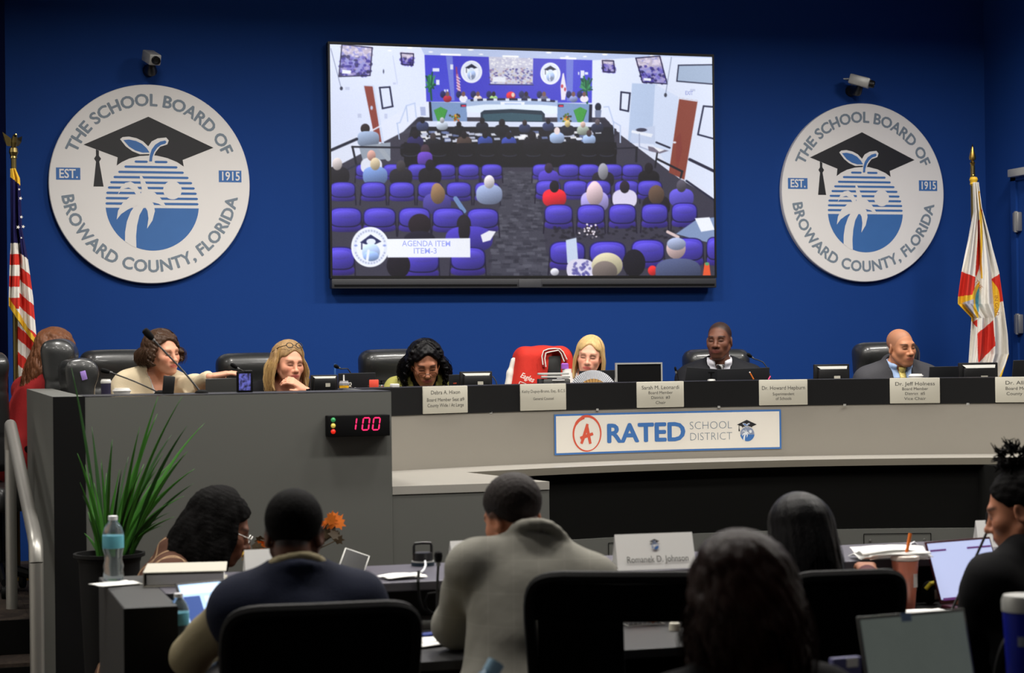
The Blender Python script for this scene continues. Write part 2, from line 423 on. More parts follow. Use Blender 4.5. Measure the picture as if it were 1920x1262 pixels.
# ------------------------------------------------------------------ emblem drawing, used on the discs, the banner and the cards
EMB = {}
def emblem_shapes():
    """2-D outlines in emblem units (the disc has radius 1)"""
    def q(*pts): return [((x-709)/474.0, (672-y)/472.0) for x, y in pts]
    def circ(cx, cy, r, a0=0, a1=360, n=40): return [(cx+r*math.cos(math.radians(a0+(a1-a0)*i/n)), cy-r*math.sin(math.radians(a0+(a1-a0)*i/n))) for i in range(n+1)]
    sh = []
    cap = q((398, 491), (702, 353), (1010, 495), (862, 556), (867, 587), (835, 566), (790, 548), (740, 537), (715, 536), (660, 540), (610, 553), (575, 570), (551, 587), (556, 548))
    sh.append(('cap', 'K', cap, 0))
    sh.append(('tassel', 'K', q((455, 512), (469, 518), (469, 542), (479, 556), (470, 570), (489, 687), (442, 687), (455, 570), (446, 556), (455, 542)), 0))
    leaf = q((568, 462), (580, 452), (610, 449), (645, 456), (675, 470), (700, 494), (716, 470), (745, 455), (785, 450), (797, 464), (790, 483), (755, 495), (735, 520), (722, 548), (700, 545), (706, 530), (660, 532), (625, 518), (595, 496))
    sh.append(('leaf_outline', 'W', leaf, 1))
    sh.append(('leaf', 'B', q((583, 466), (610, 463), (642, 469), (670, 482), (692, 502), (706, 523), (672, 524), (640, 515), (610, 497)), 2))
    st = [(704, 565), (707, 535), (716, 508), (733, 485), (756, 470), (780, 464), (786, 472), (780, 480), (760, 486), (742, 500), (728, 520), (719, 545), (717, 565)]
    sh.append(('leaf', 'B', q(*st), 2))
    for y, a, b in ((567, 634, 698), (567, 728, 791), (591.5, 586, 838), (616.5, 557, 868), (641, 535, 890), (666, 519, 907), (691, 508, 919), (716, 500, 928), (741, 497, 934), (766, 496, 936)):
        sh.append(('stripe', 'B', q((a+5, y-5.5), (b-5, y-5.5), (b, y), (b-5, y+5.5), (a+5, y+5.5), (a, y)), 0))
    half = [(497, 786)] + [p for p in circ(717, 768, 220, 185, 355, 40)] + [(937, 786)]
    sh.append(('sea', 'B', q(*half), 0))
    sh.append(('sun', 'W', q(*circ(812, 700, 44)[:-1]), 1))
    sh.append(('palm', 'W', q((655, 770), (690, 765), (672, 790), (655, 820), (643, 870), (638, 920), (639, 975), (620, 968), (586, 944), (587, 900), (596, 850), (614, 805), (630, 782)), 1))
    for f in (((648, 735), (625, 700), (605, 690), (580, 697), (555, 722), (568, 690), (590, 668), (615, 662), (640, 675), (658, 705), (668, 735)),
              ((655, 745), (668, 700), (660, 655), (658, 620), (675, 645), (692, 680), (700, 710), (690, 750)),
              ((685, 735), (700, 705), (728, 712), (758, 742), (788, 788), (745, 765), (715, 758), (690, 765)),
              ((660, 735), (610, 735), (575, 765), (555, 800), (548, 842), (570, 815), (600, 795), (640, 775), (675, 765)),
              ((676, 755), (695, 745), (722, 765), (728, 800), (716, 845), (690, 884), (697, 835), (693, 800), (678, 775)),
              ((640, 725), (700, 720), (705, 765), (660, 785), (630, 770))):
        sh.append(('palm', 'W', q(*f), 1))
    return sh
EMB = emblem_shapes()
def emblem(parent, off, m, sc, mats, lift=0.0006, detail=True):
    """draw the emblem on the plane of m; one mesh per part"""
    bins = {}
    for nm, c, p, lv in EMB:
        bins.setdefault((nm, c), []).append((p, lv))
    for (nm, c), ps in bins.items():
        mb = MB()
        for j, (p, lv) in enumerate(ps): mb.poly([(x*sc, y*sc) for x, y in p], m @ T(0, 0, lift*(lv+1)+j*lift*0.08))
        mb.build(nm, mats[c], parent, off, smooth=False)
def arc_text(mb, body, m, radius, span, size, mid, under=False, bold=0.0):
    probe = MB().text(body, size, Matrix(), bold=bold); xs = [v.co.x for v in probe.bm.verts]; wd = max(xs)-min(xs); cx = (max(xs)+min(xs))/2; probe.bm.free()
    k = math.radians(span)/wd
    def warp(v):
        th = (v.x-cx)*k
        if not under:
            a = math.radians(mid) - th; r = radius + v.y
        else:
            a = math.radians(mid) + th; r = radius - v.y
        return Vector((r*math.cos(a), r*math.sin(a), v.z))
    for j, (ox, oy) in enumerate(((0, 0), (0.0021, 0), (-0.0021, 0), (0, 0.0018), (0, -0.0018))):
        mb.text(body, size, m @ T(0, 0, 0.00012*j), bold=bold, warp=lambda v: warp(Vector((v.x+ox, v.y+oy, v.z))))

def emblem_disc(cpx, cpy, label):
    c = at(cpx, cpy, 0.0); R = 0.566
    L = Vector((c.x, -0.02, c.z))
    d = thing('emblem_sign', label, 'wall sign', L, group='round emblem signs on the blue wall')
    m = Matrix.Translation((c.x, -0.036, c.z)) @ rotm(PI/2)      # x right, y up, z to the room
    MB().lathe([(0, -0.0), (R-0.004, 0), (R, -0.004), (R, -0.034), (0, -0.034)], m, 128).build('panel', 'sign_white', d, L, ang=30)
    mats = {'K': 'sign_black', 'B': 'sign_blue', 'W': 'sign_white'}
    emblem(d, L, m, R, mats)
    t = MB(); s = 0.168*R
    arc_text(t, 'THE SCHOOL BOARD OF', m @ T(0, 0, 0.0008), 0.838*R, 135, s, 90, bold=0.0008)
    t.build('lettering', 'sign_text', d, L, smooth=False); t = MB()
    arc_text(t, 'BROWARD COUNTY, FLORIDA', m @ T(0, 0, 0.0008), 0.832*R, 163, s, 270, True, bold=0.0008)
    t.build('lettering', 'sign_text', d, L, smooth=False)
    for xa, xb, ya, yb in ((270, 382, 600, 657), (1034, 1143, 603, 659)):
        MB().poly([((x-709)/474*R, (672-y)/472*R) for x, y in ((xa, yb), (xb, yb), (xb, ya), (xa, ya))], m @ T(0, 0, 0.0008)).build('date_plate', 'sign_blue', d, L, smooth=False)
    for body, x, y in (('EST.', 327, 630), ('1915', 1089, 632)):
        MB().text(body, 0.125*R, m @ T((x-709)/474*R, (672-y)/472*R, 0.0016), bold=0.0012, width=0.18*R).build('date_lettering', 'sign_white', d, L, smooth=False)
emblem_disc(281, 346, 'round white emblem sign left of the screen above the two women at the side desk')
emblem_disc(1615, 362, 'round white emblem sign right of the screen between it and the white flag')

# dark cabinet at the far left behind the rail
L = Vector((-3.5, -0.85, 0.45)); t = thing('low_cabinet', 'low black cabinet against the dark wall at the far left', 'cabinet', L)
MB().bx(-3.95, -3.08, -1.0, -0.62, 0.452, 1.22).build('body', 'matte_black', t, L, smooth=False)
for xa_, xb_ in ((-3.93, -3.53), (-3.5, -3.1)):
    dd = MB().bx(xa_, xb_, -1.012, -1.001, 0.5, 1.18).build('door', 'black_laminate', t, L, smooth=False)
    MB().tube([(xb_-.04, -1.02, .8), (xb_-.04, -1.02, .95)], .006, 8).build('handle', 'steel', dd, L)
# ------------------------------------------------------------------ the wall screen and what it shows
def screen_picture(nu=720, nv=420):
    quad = [(40, 50), (1862, 108), (1875, 1160), (58, 1160)]          # in zoomed-photo units
    src = [(0, 0), (1, 0), (1, 1), (0, 1)]
    A = []; B = []
    for (x, y), (u, v) in zip(quad, src):
        A.append([u, v, 1, 0, 0, 0, -x*u, -x*v]); B.append(x)
        A.append([0, 0, 0, u, v, 1, -y*u, -y*v]); B.append(y)
    h = np.linalg.solve(np.array(A, float), np.array(B, float))
    U, V = np.meshgrid(np.linspace(0, 1, nu+1), np.linspace(0, 1, nv+1))
    den = h[6]*U + h[7]*V + 1
    X = (h[0]*U + h[1]*V + h[2])/den; Y = (h[3]*U + h[4]*V + h[5])/den
    img = np.zeros((nv+1, nu+1, 3)); img[:] = (226, 232, 252)
    soft = 2.6
    def win(x0, x1, y0, y1):
        c0 = int(max(0, (x0-40-40)/1835*nu)); c1 = int(min(nu+1, (x1-40+30)/1815*nu+2))
        r0 = int(max(0, (y0-120)/1110*nv)); r1 = int(min(nv+1, (y1-40)/1050*nv+3))
        return (slice(r0, max(r0, r1)), slice(c0, max(c0, c1)))
    def put(s, a, c, sh=None):
        c = np.array(c, float)
        if sh is not None: c = np.clip(c*sh[..., None], 0, 255)
        img[s] = img[s]*(1-a[..., None]) + c*a[..., None]
    def poly(pts, c, al=1.0):
        xs = [p[0] for p in pts]; ys = [p[1] for p in pts]; s = win(min(xs), max(xs), min(ys), max(ys))
        x, y = X[s], Y[s]
        if x.size == 0: return
        ins = np.zeros(x.shape, bool); d = np.full(x.shape, 1e9)
        for (ax, ay), (bx, by) in zip(pts, pts[1:]+pts[:1]):
            cr = ((ay > y) != (by > y)) & (x < (bx-ax)*(y-ay)/((by-ay) or 1e-9) + ax); ins ^= cr
            t = np.clip(((x-ax)*(bx-ax)+(y-ay)*(by-ay))/(((bx-ax)**2+(by-ay)**2) or 1e-9), 0, 1)
            d = np.minimum(d, np.hypot(x-ax-t*(bx-ax), y-ay-t*(by-ay)))
        put(s, np.clip(0.5 + np.where(ins, d, -d)/soft, 0, 1)*al, c)
    def ell(cx, cy, rx, ry, c, al=1.0, p=2.0):
        s = win(cx-rx-3, cx+rx+3, cy-ry-3, cy+ry+3); x, y = X[s], Y[s]
        if x.size == 0: return
        k = (np.abs((x-cx)/rx)**p + np.abs((y-cy)/ry)**p)**(1/p)
        put(s, np.clip(0.5 + (1-k)*min(rx, ry)/soft, 0, 1)*al, c, 1+0.30*np.clip((cy-y)/ry, -1, 1)-0.12*np.clip((x-cx)/rx, -1, 1) if min(rx, ry) > 9 and sum(c[:3]) < 660 else None)
    def line(pts, wd, c, al=1.0):
        for (ax, ay), (bx, by) in zip(pts, pts[1:]):
            s = win(min(ax, bx)-wd, max(ax, bx)+wd, min(ay, by)-wd, max(ay, by)+wd); x, y = X[s], Y[s]
            if x.size == 0: continue
            t = np.clip(((x-ax)*(bx-ax)+(y-ay)*(by-ay))/(((bx-ax)**2+(by-ay)**2) or 1e-9), 0, 1)
            d = np.hypot(x-ax-t*(bx-ax), y-ay-t*(by-ay)); put(s, np.clip(0.5+(wd/2-d)/soft, 0, 1)*al, c)
    R = np.random.RandomState(3)
    def mini(pts, seed):                                # the little monitors showing the hall again
        poly(pts, (150, 150, 215)); r = np.random.RandomState(seed)
        (ax, ay), (bx, by), (cx, cy), (dx, dy) = pts
        for i in range(170):
            u, v = r.rand(), r.rand()
            x = (ax*(1-u)+bx*u)*(1-v)+(dx*(1-u)+cx*u)*v; y = (ay*(1-u)+by*u)*(1-v)+(dy*(1-u)+cy*u)*v
            c = ((225, 215, 235), (190, 180, 200))[i % 2] if v < 0.35 else ((60, 50, 150), (40, 36, 90), (120, 110, 200), (170, 160, 210))[r.randint(4)]
            ell(x, y, 6+5*r.rand(), 5+4*r.rand(), c, 0.8)
    # ceiling, walls
    poly([(30, 40), (1880, 90), (1880, 125), (1290, 128), (480, 100), (320, 92), (30, 60)], (186, 200, 236))
    poly([(30, 40), (470, 60), (490, 100), (490, 345), (440, 340), (30, 560)], (222, 230, 255))
    poly([(1290, 125), (1600, 105), (1880, 112), (1880, 780), (1290, 330)], (226, 234, 255))
    poly([(1480, 235), (1600, 240), (1585, 520), (1460, 525)], (186, 204, 236))
    poly([(1590, 240), (1700, 300), (1700, 700), (1575, 520)], (214, 226, 252))
    for x, y, a, b in ((420, 66, 12, 4), (710, 75, 13, 4), (1082, 88, 13, 4), (1350, 97, 13, 4), (1575, 103, 10, 4), (325, 80, 9, 3), (520, 86, 10, 3), (760, 97, 10, 3), (1170, 107, 9, 3), (1255, 107, 9, 3)): ell(x, y, a, b, (255, 255, 255))
    for x0, x1, y in ((570, 660, 98), (865, 935, 106), (1140, 1210, 115)): line([(x0, y), (x1, y+2)], 9, (255, 255, 255))
    # floor
    poly([(30, 660), (390, 470), (460, 400), (1350, 400), (1420, 480), (1700, 690), (1880, 800), (1880, 1180), (30, 1180)], (58, 56, 72))
    poly([(870, 660), (1020, 660), (1090, 1180), (800, 1180)], (66, 66, 80))
    for i in range(320):
        v = R.rand(); y = 660+v*510; hw = 75+v*75; x = 945 + (R.rand()*2-1)*hw
        s = 9+14*v; c = R.choice([44, 56, 78, 92]); poly([(x-s, y-s*.35), (x+s, y-s*.35), (x+s, y+s*.35), (x-s, y+s*.35)], (c, c, c+14), 0.7)
    # blue end wall
    poly([(490, 100), (1290, 124), (1288, 330), (500, 325)], (70, 72, 208))
    poly([(622, 106), (1165, 120), (1160, 322), (640, 320)], (64, 62, 200))
    poly([(592, 104), (624, 106), (634, 320), (618, 320)], (112, 124, 216)); poly([(1165, 120), (1200, 122), (1196, 322), (1168, 322)], (110, 122, 214))
    poly([(796, 108), (1008, 116), (1006, 242), (804, 240)], (205, 205, 225))
    for i in range(260):
        u, v = R.rand(), R.rand(); x = 800+204*u; y = 114+124*v
        c = [(240, 240, 245), (190, 190, 215)][i % 2] if v < 0.4 else [(70, 64, 140), (150, 120, 160), (200, 190, 180), (120, 130, 190)][R.randint(4)]
        ell(x, y, 5, 3.6, c, 0.85)
    poly([(815, 205), (876, 206), (876, 230), (815, 229)], (235, 238, 250)); line([(800, 242), (1008, 244)], 5, (40, 40, 110))
    for cx, cy, rx, ry in ((714, 181, 51, 54), (1090, 189, 48, 53)):
        ell(cx, cy, rx, ry, (238, 242, 255)); ell(cx, cy, rx*.86, ry*.86, (214, 222, 244), .6); ell(cx, cy, rx*.66, ry*.66, (240, 244, 255))
        poly([(cx-30, cy-20), (cx, cy-38), (cx+28, cy-20), (cx, cy-10)], (30, 34, 60)); line([(cx-24, cy-20), (cx-24, cy+4)], 3, (30, 34, 60))
        ell(cx, cy+14, 20, 24, (170, 190, 232)); ell(cx, cy-12, 12, 8, (220, 230, 250)); line([(cx-4, cy+6), (cx-2, cy+34)], 5, (240, 244, 255)); ell(cx+6, cy+24, 8, 9, (130, 140, 170))
    line([(642, 160), (652, 280)], 7, (150, 60, 110)); poly([(640, 195), (650, 190), (664, 275), (650, 280)], (190, 120, 160))
    for k in range(5): line([(644, 205+14*k), (660, 215+14*k)], 4, (240, 225, 235))
    poly([(1148, 190), (1154, 185), (1168, 270), (1160, 316), (1142, 316), (1138, 250)], (232, 226, 240)); ell(1146, 250, 6, 9, (190, 70, 90)); ell(1160, 265, 5, 9, (190, 70, 90))
    for x, y, a, b in ((545, 172, 16, 8), (620, 158, 7, 12), (554, 232, 8, 12), (1243, 192, 9, 18), (1262, 188, 8, 6), (588, 272, 4, 6), (600, 272, 4, 6), (1225, 188, 3, 7)): poly([(x-a, y-b), (x+a, y-b), (x+a, y+b), (x-a, y+b)], (224, 230, 250))
    for cx, cy, n in ((520, 240, 46), (1262, 255, 46)):
        for k in range(n):
            a = R.rand()*2*PI; l = 18+40*R.rand(); line([(cx+4*math.cos(a), cy+10), (cx+l*.55*math.cos(a), cy-10+l*.9*math.sin(a))], 7, [(30, 110, 70), (20, 78, 60), (66, 150, 96)][k % 3])
        line([(cx, cy+20), (cx+4, cy+76)], 9, (20, 84, 60))
    # dais
    for x, c in ((600, (170, 40, 60)), (676, (236, 236, 250)), (745, (220, 200, 190)), (820, (150, 190, 120)), (975, (50, 50, 80)), (1060, (90, 90, 120)), (1200, (130, 140, 190)), (1252, (236, 230, 240))):
        ell(x-22, 290, 13, 17, (36, 40, 90)); ell(x, 311, 20, 17, c); ell(x, 288, 9, 12, (120, 84, 80) if x not in (820, 975) else (40, 28, 40))
    ell(902, 296, 22, 20, (214, 44, 60)); ell(912, 292, 8, 11, (232, 210, 190))
    poly([(512, 326), (692, 330), (694, 420), (520, 424)], (122, 150, 196)); poly([(1122, 330), (1290, 336), (1286, 430), (1124, 424)], (122, 150, 196))
    poly([(512, 326), (522, 326), (530, 420), (516, 420)], (20, 20, 40)); poly([(1276, 338), (1290, 338), (1288, 432), (1272, 430)], (20, 22, 46))
    poly([(690, 314), (1126, 318), (1122, 346), (1050, 340), (900, 337), (780, 340), (694, 350)], (166, 186, 222))
    line([(714, 318), (800, 314), (900, 313), (1000, 315), (1108, 322)], 10, (24, 26, 60))
    for x in (733, 778, 828, 885, 943, 990, 1038, 1080): poly([(x-9, 309), (x+9, 309), (x+9, 322), (x-9, 322)], (216, 226, 246))
    poly([(852, 325), (968, 326), (966, 345), (854, 344)], (238, 243, 255)); line([(875, 335), (948, 336)], 7, (176, 196, 236))
    poly([(690, 348), (780, 338), (1040, 340), (1124, 348), (1124, 382), (1065, 382), (1050, 368), (905, 360), (770, 366), (757, 378), (692, 374)], (226, 238, 255))
    poly([(758, 378), (775, 366), (905, 360), (1048, 368), (1064, 384), (1064, 424), (758, 424)], (30, 48, 66)); poly([(770, 385), (905, 378), (1050, 388), (1052, 418), (768, 416)], (52, 84, 100))
    for x in (676, 1140): poly([(x-13, 338), (x+13, 338), (x+13, 350), (x-13, 350)], (30, 12, 40)); line([(x-6, 345), (x+9, 345)], 6, (255, 50, 90))
    for cx in (568, 1233):
        for k in range(26):
            a = (k/25-.5); line([(cx+a*20, 425), (cx+a*60, 352+abs(a)*30)], 4, [(60, 150, 60), (36, 112, 50), (96, 190, 84)][k % 3])
    for cx in (642, 1165):
        for k in range(24): ell(cx+R.randn()*12, 402+R.randn()*9, 5, 5, [(220, 160, 40), (60, 50, 30), (190, 90, 40), (80, 110, 40)][k % 4])
    # stairs, rails, doors, boards
    for k in range(4): poly([(470-24*k, 398+22*k), (515, 402+6*k), (505, 424+10*k), (446-24*k, 420+22*k)], (36+10*k, 36+10*k, 52+10*k)); poly([(1330+14*k, 402+18*k), (1370+18*k, 420+18*k), (1396, 492), (1310, 470)], (44, 42, 58))
    line([(360, 430), (375, 425), (405, 345), (445, 332), (452, 400)], 6, (190, 204, 236)); line([(362, 430), (372, 505)], 5, (180, 196, 230)); line([(405, 348), (412, 420)], 5, (180, 196, 230))
    line([(1346, 350), (1368, 348), (1390, 420), (1424, 440), (1424, 520)], 6, (190, 204, 236)); line([(1392, 420), (1392, 480)], 5, (180, 196, 230))
    poly([(470, 350), (495, 350), (498, 392), (474, 392)], (170, 180, 220)); ell(1318, 350, 15, 20, (28, 34, 50)); poly([(1303, 365), (1334, 365), (1330, 400), (1304, 400)], (120, 130, 160))
    poly([(198, 246), (252, 246), (300, 525), (262, 520)], (206, 218, 245)); poly([(204, 250), (244, 252), (288, 520), (258, 515)], (140, 62, 52)); line([(246, 462), (286, 440)], 7, (226, 232, 250)); ell(240, 355, 6, 10, (190, 200, 230))
    poly([(1706, 305), (1794, 318), (1730, 700), (1656, 665)], (140, 66, 52)); poly([(1690, 500), (1712, 470), (1720, 560), (1690, 680)], (130, 50, 48), 0.5); ell(1683, 520, 8, 5, (230, 232, 245))
    poly([(1706, 305), (1794, 318), (1792, 324), (1704, 311)], (222, 230, 250))
    for pts in ([(278, 258), (326, 255), (340, 348), (292, 358)], [(1428, 278), (1470, 283), (1462, 370), (1424, 362)], [(1822, 345), (1880, 350), (1880, 505), (1795, 482)]):
        line(pts+pts[:1], 8, (30, 34, 66))
    poly([(1702, 148), (1880, 145), (1880, 240), (1694, 225)], (168, 186, 214)); line([(1880, 145), (1702, 148), (1694, 225), (1880, 240)], 6, (34, 38, 66))
    for pts, sd in (([(98, 50), (242, 66), (232, 200), (84, 205)], 5), ([(378, 92), (438, 95), (436, 150), (384, 146)], 6), ([(1338, 126), (1392, 128), (1396, 182), (1344, 180)], 8), ([(1498, 114), (1612, 104), (1648, 238), (1530, 230)], 9)):
        mini(pts, sd); line(pts+pts[:1], 5, (22, 20, 60))
    poly([(100, 172), (142, 176), (140, 192), (98, 190)], (240, 244, 255)); poly([(1535, 210), (1570, 212), (1570, 224), (1538, 222)], (240, 244, 255))
    line([(45, 70), (95, 260)], 3, (120, 130, 160)); line([(1668, 110), (1640, 290)], 3, (120, 130, 160)); ell(96, 262, 7, 9, (40, 44, 70)); ell(1640, 292, 7, 10, (60, 64, 80))
    line([(340, 105), (362, 240)], 3, (190, 200, 226)); ell(296, 180, 3, 10, (60, 66, 90))
    for x, y, a, b in ((125, 262, 10, 7), (183, 393, 9, 10), (348, 238, 7, 5), (1770, 268, 12, 5), (308, 395, 7, 12)): poly([(x-a, y-b), (x+a, y-b), (x+a, y+b), (x-a, y+b)], (196, 204, 232))
    # desk rows with people from behind
    poly([(480, 418), (1330, 424), (1340, 448), (470, 445)], (214, 222, 246)); poly([(420, 500), (1350, 500), (1400, 530), (410, 545)], (70, 72, 110))
    poly([(430, 446), (1390, 446), (1400, 560), (400, 560)], (24, 24, 34)); poly([(395, 520), (1405, 520), (1405, 640), (395, 640)], (16, 15, 22))
    poly([(1590, 440), (1590, 530), (1470, 520), (1480, 460)], (200, 212, 240)); poly([(1480, 462), (1580, 480), (1572, 496), (1476, 472)], (240, 244, 255)); ell(1525, 460, 26, 9, (60, 60, 84)); line([(1515, 480), (1515, 540), (1580, 565)], 6, (170, 180, 210))
    poly([(1556, 538), (1656, 560), (1612, 574), (1560, 560)], (120, 112, 130)); poly([(1578, 540), (1636, 556), (1610, 566)], (244, 246, 255)); line([(1600, 572), (1590, 640)], 8, (26, 26, 36))
    for i in range(70):
        x = 470+R.rand()*870; y = 470+R.rand()*45; poly([(x-14, y-5), (x+14, y-6), (x+16, y+5), (x-12, y+6)], [(232, 236, 250), (200, 206, 230), (110, 124, 170), (250, 250, 255)][i % 4], .85)
    def back(x, y, s, hair, cloth, hh=1.0):
        ell(x, y+s*2.05, s*1.95, s*1.5, cloth, p=2.6); ell(x, y+s*.15*hh, s*.78, s*hh, hair)
    K = (26, 22, 30)
    for x, y, s, h_, c in ((482, 412, 15, K, (52, 60, 96)), (575, 412, 14, (170, 170, 180), (180, 190, 206)), (655, 432, 15, K, (26, 26, 34)), (766, 414, 15, K, (30, 32, 46)), (860, 424, 19, K, (24, 24, 34)), (968, 424, 14, (50, 40, 46), (44, 52, 84)), (1080, 416, 14, K, (48, 56, 92)), (1172, 428, 17, (196, 176, 120), (34, 34, 46)), (1246, 432, 15, (200, 170, 160), (150, 160, 150)), (1315, 420, 15, (90, 80, 88), (40, 44, 66))): back(x, y, s, h_, c)
    for x, y, s, h_, c in ((448, 480, 20, K, (40, 36, 84)), (532, 490, 18, (60, 52, 56), (26, 26, 36)), (680, 482, 18, K, (70, 56, 52)), (780, 480, 18, K, (50, 66, 140)), (893, 484, 18, K, (52, 66, 150)), (1005, 486, 22, K, (22, 20, 28)), (1122, 462, 18, (230, 214, 216), (150, 170, 206)), (1275, 474, 16, (70, 56, 60), (150, 172, 210))): back(x, y, s, h_, c)
    for x in (425, 560, 686, 790, 897, 1010, 1128, 1275, 1360):
        ell(x, 558, 48, 34, (16, 15, 22), p=4); ell(x, 580, 34, 9, (70, 72, 96), .7); ell(x, 577, 31, 8, (18, 17, 24))
    ell(495, 560, 22, 30, (60, 44, 56)); ell(494, 600, 36, 34, (92, 60, 168), p=3)
    ell(210, 455, 22, 24, (40, 30, 34)); ell(225, 505, 52, 38, (136, 152, 180), p=3); poly([(180, 540), (330, 520), (330, 600), (200, 610)], (150, 160, 176)); line([(275, 540), (320, 600)], 22, (160, 168, 180))
    line([(148, 542), (390, 546)], 9, (26, 26, 40)); line([(150, 542), (168, 625)], 10, (26, 26, 40)); line([(1400, 550), (1506, 545)], 7, (30, 30, 44)); line([(1502, 545), (1500, 612)], 10, (24, 24, 36)); line([(1600, 600), (1720, 660), (1712, 690)], 10, (24, 24, 36))
    line([(45, 560), (170, 505)], 14, (24, 28, 50)); line([(45, 690), (190, 620)], 7, (36, 40, 62)); line([(1596, 520), (1660, 546)], 9, (36, 38, 60)); line([(1755, 602), (1875, 660)], 14, (36, 36, 60)); line([(1740, 705), (1875, 800)], 10, (36, 36, 60))
    # purple chairs
    def chair(x, y, a, b):
        line([(x-a*.95, y-b*.2), (x-a*1.05, y+b*1.9)], 6, (24, 20, 40)); line([(x+a*.95, y-b*.2), (x+a*1.05, y+b*1.9)], 6, (24, 20, 40))
        ell(x, y+b*1.05, a*.98, b*.42, (58, 44, 140), p=3)
        ell(x, y, a, b, (28, 22, 78), p=3.2); ell(x, y, a*.93, b*.9, (72, 60, 178), p=3.2); ell(x, y-b*.3, a*.75, b*.4, (92, 80, 202), .6)
    for x in (215, 345, 462, 590, 702, 812, 1055, 1178, 1275, 1385, 1482): chair(x, 655, 50, 31)
    for x, y, s, h_, c in ((78, 620, 30, (200, 190, 190), (30, 28, 36)), (240, 580, 26, (196, 150, 140), (226, 230, 245)), (258, 620, 30, (196, 180, 150), (110, 136, 190)), (380, 630, 28, (60, 56, 60), (34, 32, 40)), (518, 626, 28, K, (24, 22, 28)), (1083, 640, 25, (50, 40, 56), (74, 58, 170)), (1342, 645, 27, (150, 150, 160), (34, 30, 40)), (1560, 640, 26, K, (22, 20, 26))): back(x, y, s, h_, c)
    ell(1342, 660, 24, 40, (140, 140, 150))
    for x in (105, 250, 385, 520, 655, 790, 1080, 1212, 1320, 1455, 1565): chair(x, 748 if x < 900 else 740, 60, 38)
    for x, y, s, h_, c in ((552, 745, 34, (140, 110, 80), (70, 62, 140)), (800, 705, 32, (206, 200, 206), (140, 154, 190)), (1110, 728, 29, K, (216, 34, 50)), (1302, 735, 34, (196, 170, 180), (160, 150, 214)), (1445, 730, 30, (40, 32, 44), (220, 214, 240)), (1596, 755, 34, (96, 76, 64), (30, 26, 32)), (1716, 725, 30, (80, 76, 90), (90, 80, 190))): back(x, y, s, h_, c)
    ell(556, 770, 34, 46, (132, 104, 76)); ell(1302, 768, 40, 56, (200, 176, 184)); ell(1596, 772, 38, 46, (92, 72, 60)); line([(640, 790), (680, 850)], 22, (110, 140, 190))
    for x, y, a in ((118, 880, 78), (280, 880, 78), (445, 880, 76), (606, 882, 76), (770, 884, 76), (1130, 866, 68), (1284, 866, 66), (1434, 864, 66), (1588, 862, 64), (1730, 858, 62)): chair(x, y, a, 48)
    for i in range(40): ell(1285+R.randn()*18, 940+R.randn()*14, 5, 5, [(240, 230, 240), (40, 30, 40)][i % 2])
    for i in range(90): ell(1100+R.rand()*780, 925+R.rand()*60, 9, 6, (30, 28, 40), .7)
    poly([(1690, 960), (1790, 890), (1880, 880), (1880, 1010), (1760, 980)], (130, 150, 190)); poly([(1780, 885), (1850, 880), (1875, 940), (1810, 950)], (240, 244, 255)); line([(1650, 950), (1700, 975)], 14, (220, 196, 196))
    ell(470, 915, 54, 52, (34, 26, 34)); ell(470, 985, 74, 40, (26, 24, 40)); ell(680, 915, 34, 48, (30, 26, 34)); ell(705, 985, 112, 62, (66, 54, 164), p=2.6); ell(682, 940, 28, 60, (30, 26, 34)); poly([(760, 965), (800, 944), (832, 948), (806, 990), (770, 1000)], (240, 240, 250))
    for x, y, a in ((92, 1076, 72), (480, 1090, 84), (700, 1078, 84), (1172, 1050, 86), (1364, 1050, 88), (1556, 1042, 80), (1748, 1034, 74), (1880, 1030, 44)): chair(x, y, a, 56)
    poly([(1165, 990), (1215, 978), (1225, 1105), (1172, 1100)], (200, 214, 238)); ell(1112, 1142, 20, 18, (214, 214, 226))
    ell(1235, 1130, 66, 50, (222, 218, 240), p=2.6)
    for i in range(36): ell(1190+R.rand()*95, 1092+R.rand()*66, 7, 7, (88, 84, 160), .7)
    ell(1362, 1110, 74, 60, (186, 178, 150)); ell(1350, 1140, 60, 50, (110, 100, 96)); ell(1490, 1100, 54, 66, (24, 22, 32)); ell(370, 1110, 56, 62, (26, 22, 32)); ell(1578, 1136, 22, 24, (216, 44, 44))
    ell(1690, 1030, 46, 50, (196, 170, 170)); ell(1692, 1008, 45, 30, (150, 160, 190)); ell(1700, 1140, 108, 62, (70, 78, 110), p=2.6); poly([(1826, 1100), (1848, 1098), (1856, 1160), (1818, 1160)], (230, 90, 50)); ell(1838, 1104, 10, 8, (90, 160, 110))
    # caption strip and its round emblem
    ell(236, 1022, 90, 96, (240, 244, 255)); ell(236, 1022, 80, 86, (226, 232, 250)); ell(236, 1022, 66, 70, (240, 244, 255))
    poly([(188, 1000), (238, 962), (290, 996), (240, 1018)], (40, 44, 92)); ell(240, 1046, 42, 42, (176, 196, 240)); ell(240, 1066, 38, 24, (150, 178, 232)); ell(240, 996, 22, 14, (230, 238, 255)); line([(228, 1040), (222, 1086)], 12, (240, 244, 255)); line([(196, 1000), (196, 1032)], 6, (40, 44, 92))
    for k in range(34):
        a = 2*PI*k/34
        if abs(math.cos(a)) < .96: ell(236+73*math.cos(a), 1022+78*math.sin(a), 4.5, 5, (170, 176, 206), .8)
    poly([(318, 984), (710, 980), (711, 1072), (318, 1072)], (242, 245, 255))
    for sx in (168, 304): ell(sx, 1015, 8, 5, (110, 130, 210), .7)
    for _ in range(1):
        b_ = img.copy(); b_[1:-1, 1:-1] = (img[1:-1, 1:-1]*4+img[:-2, 1:-1]+img[2:, 1:-1]+img[1:-1, :-2]+img[1:-1, 2:])/8; img[:] = b_
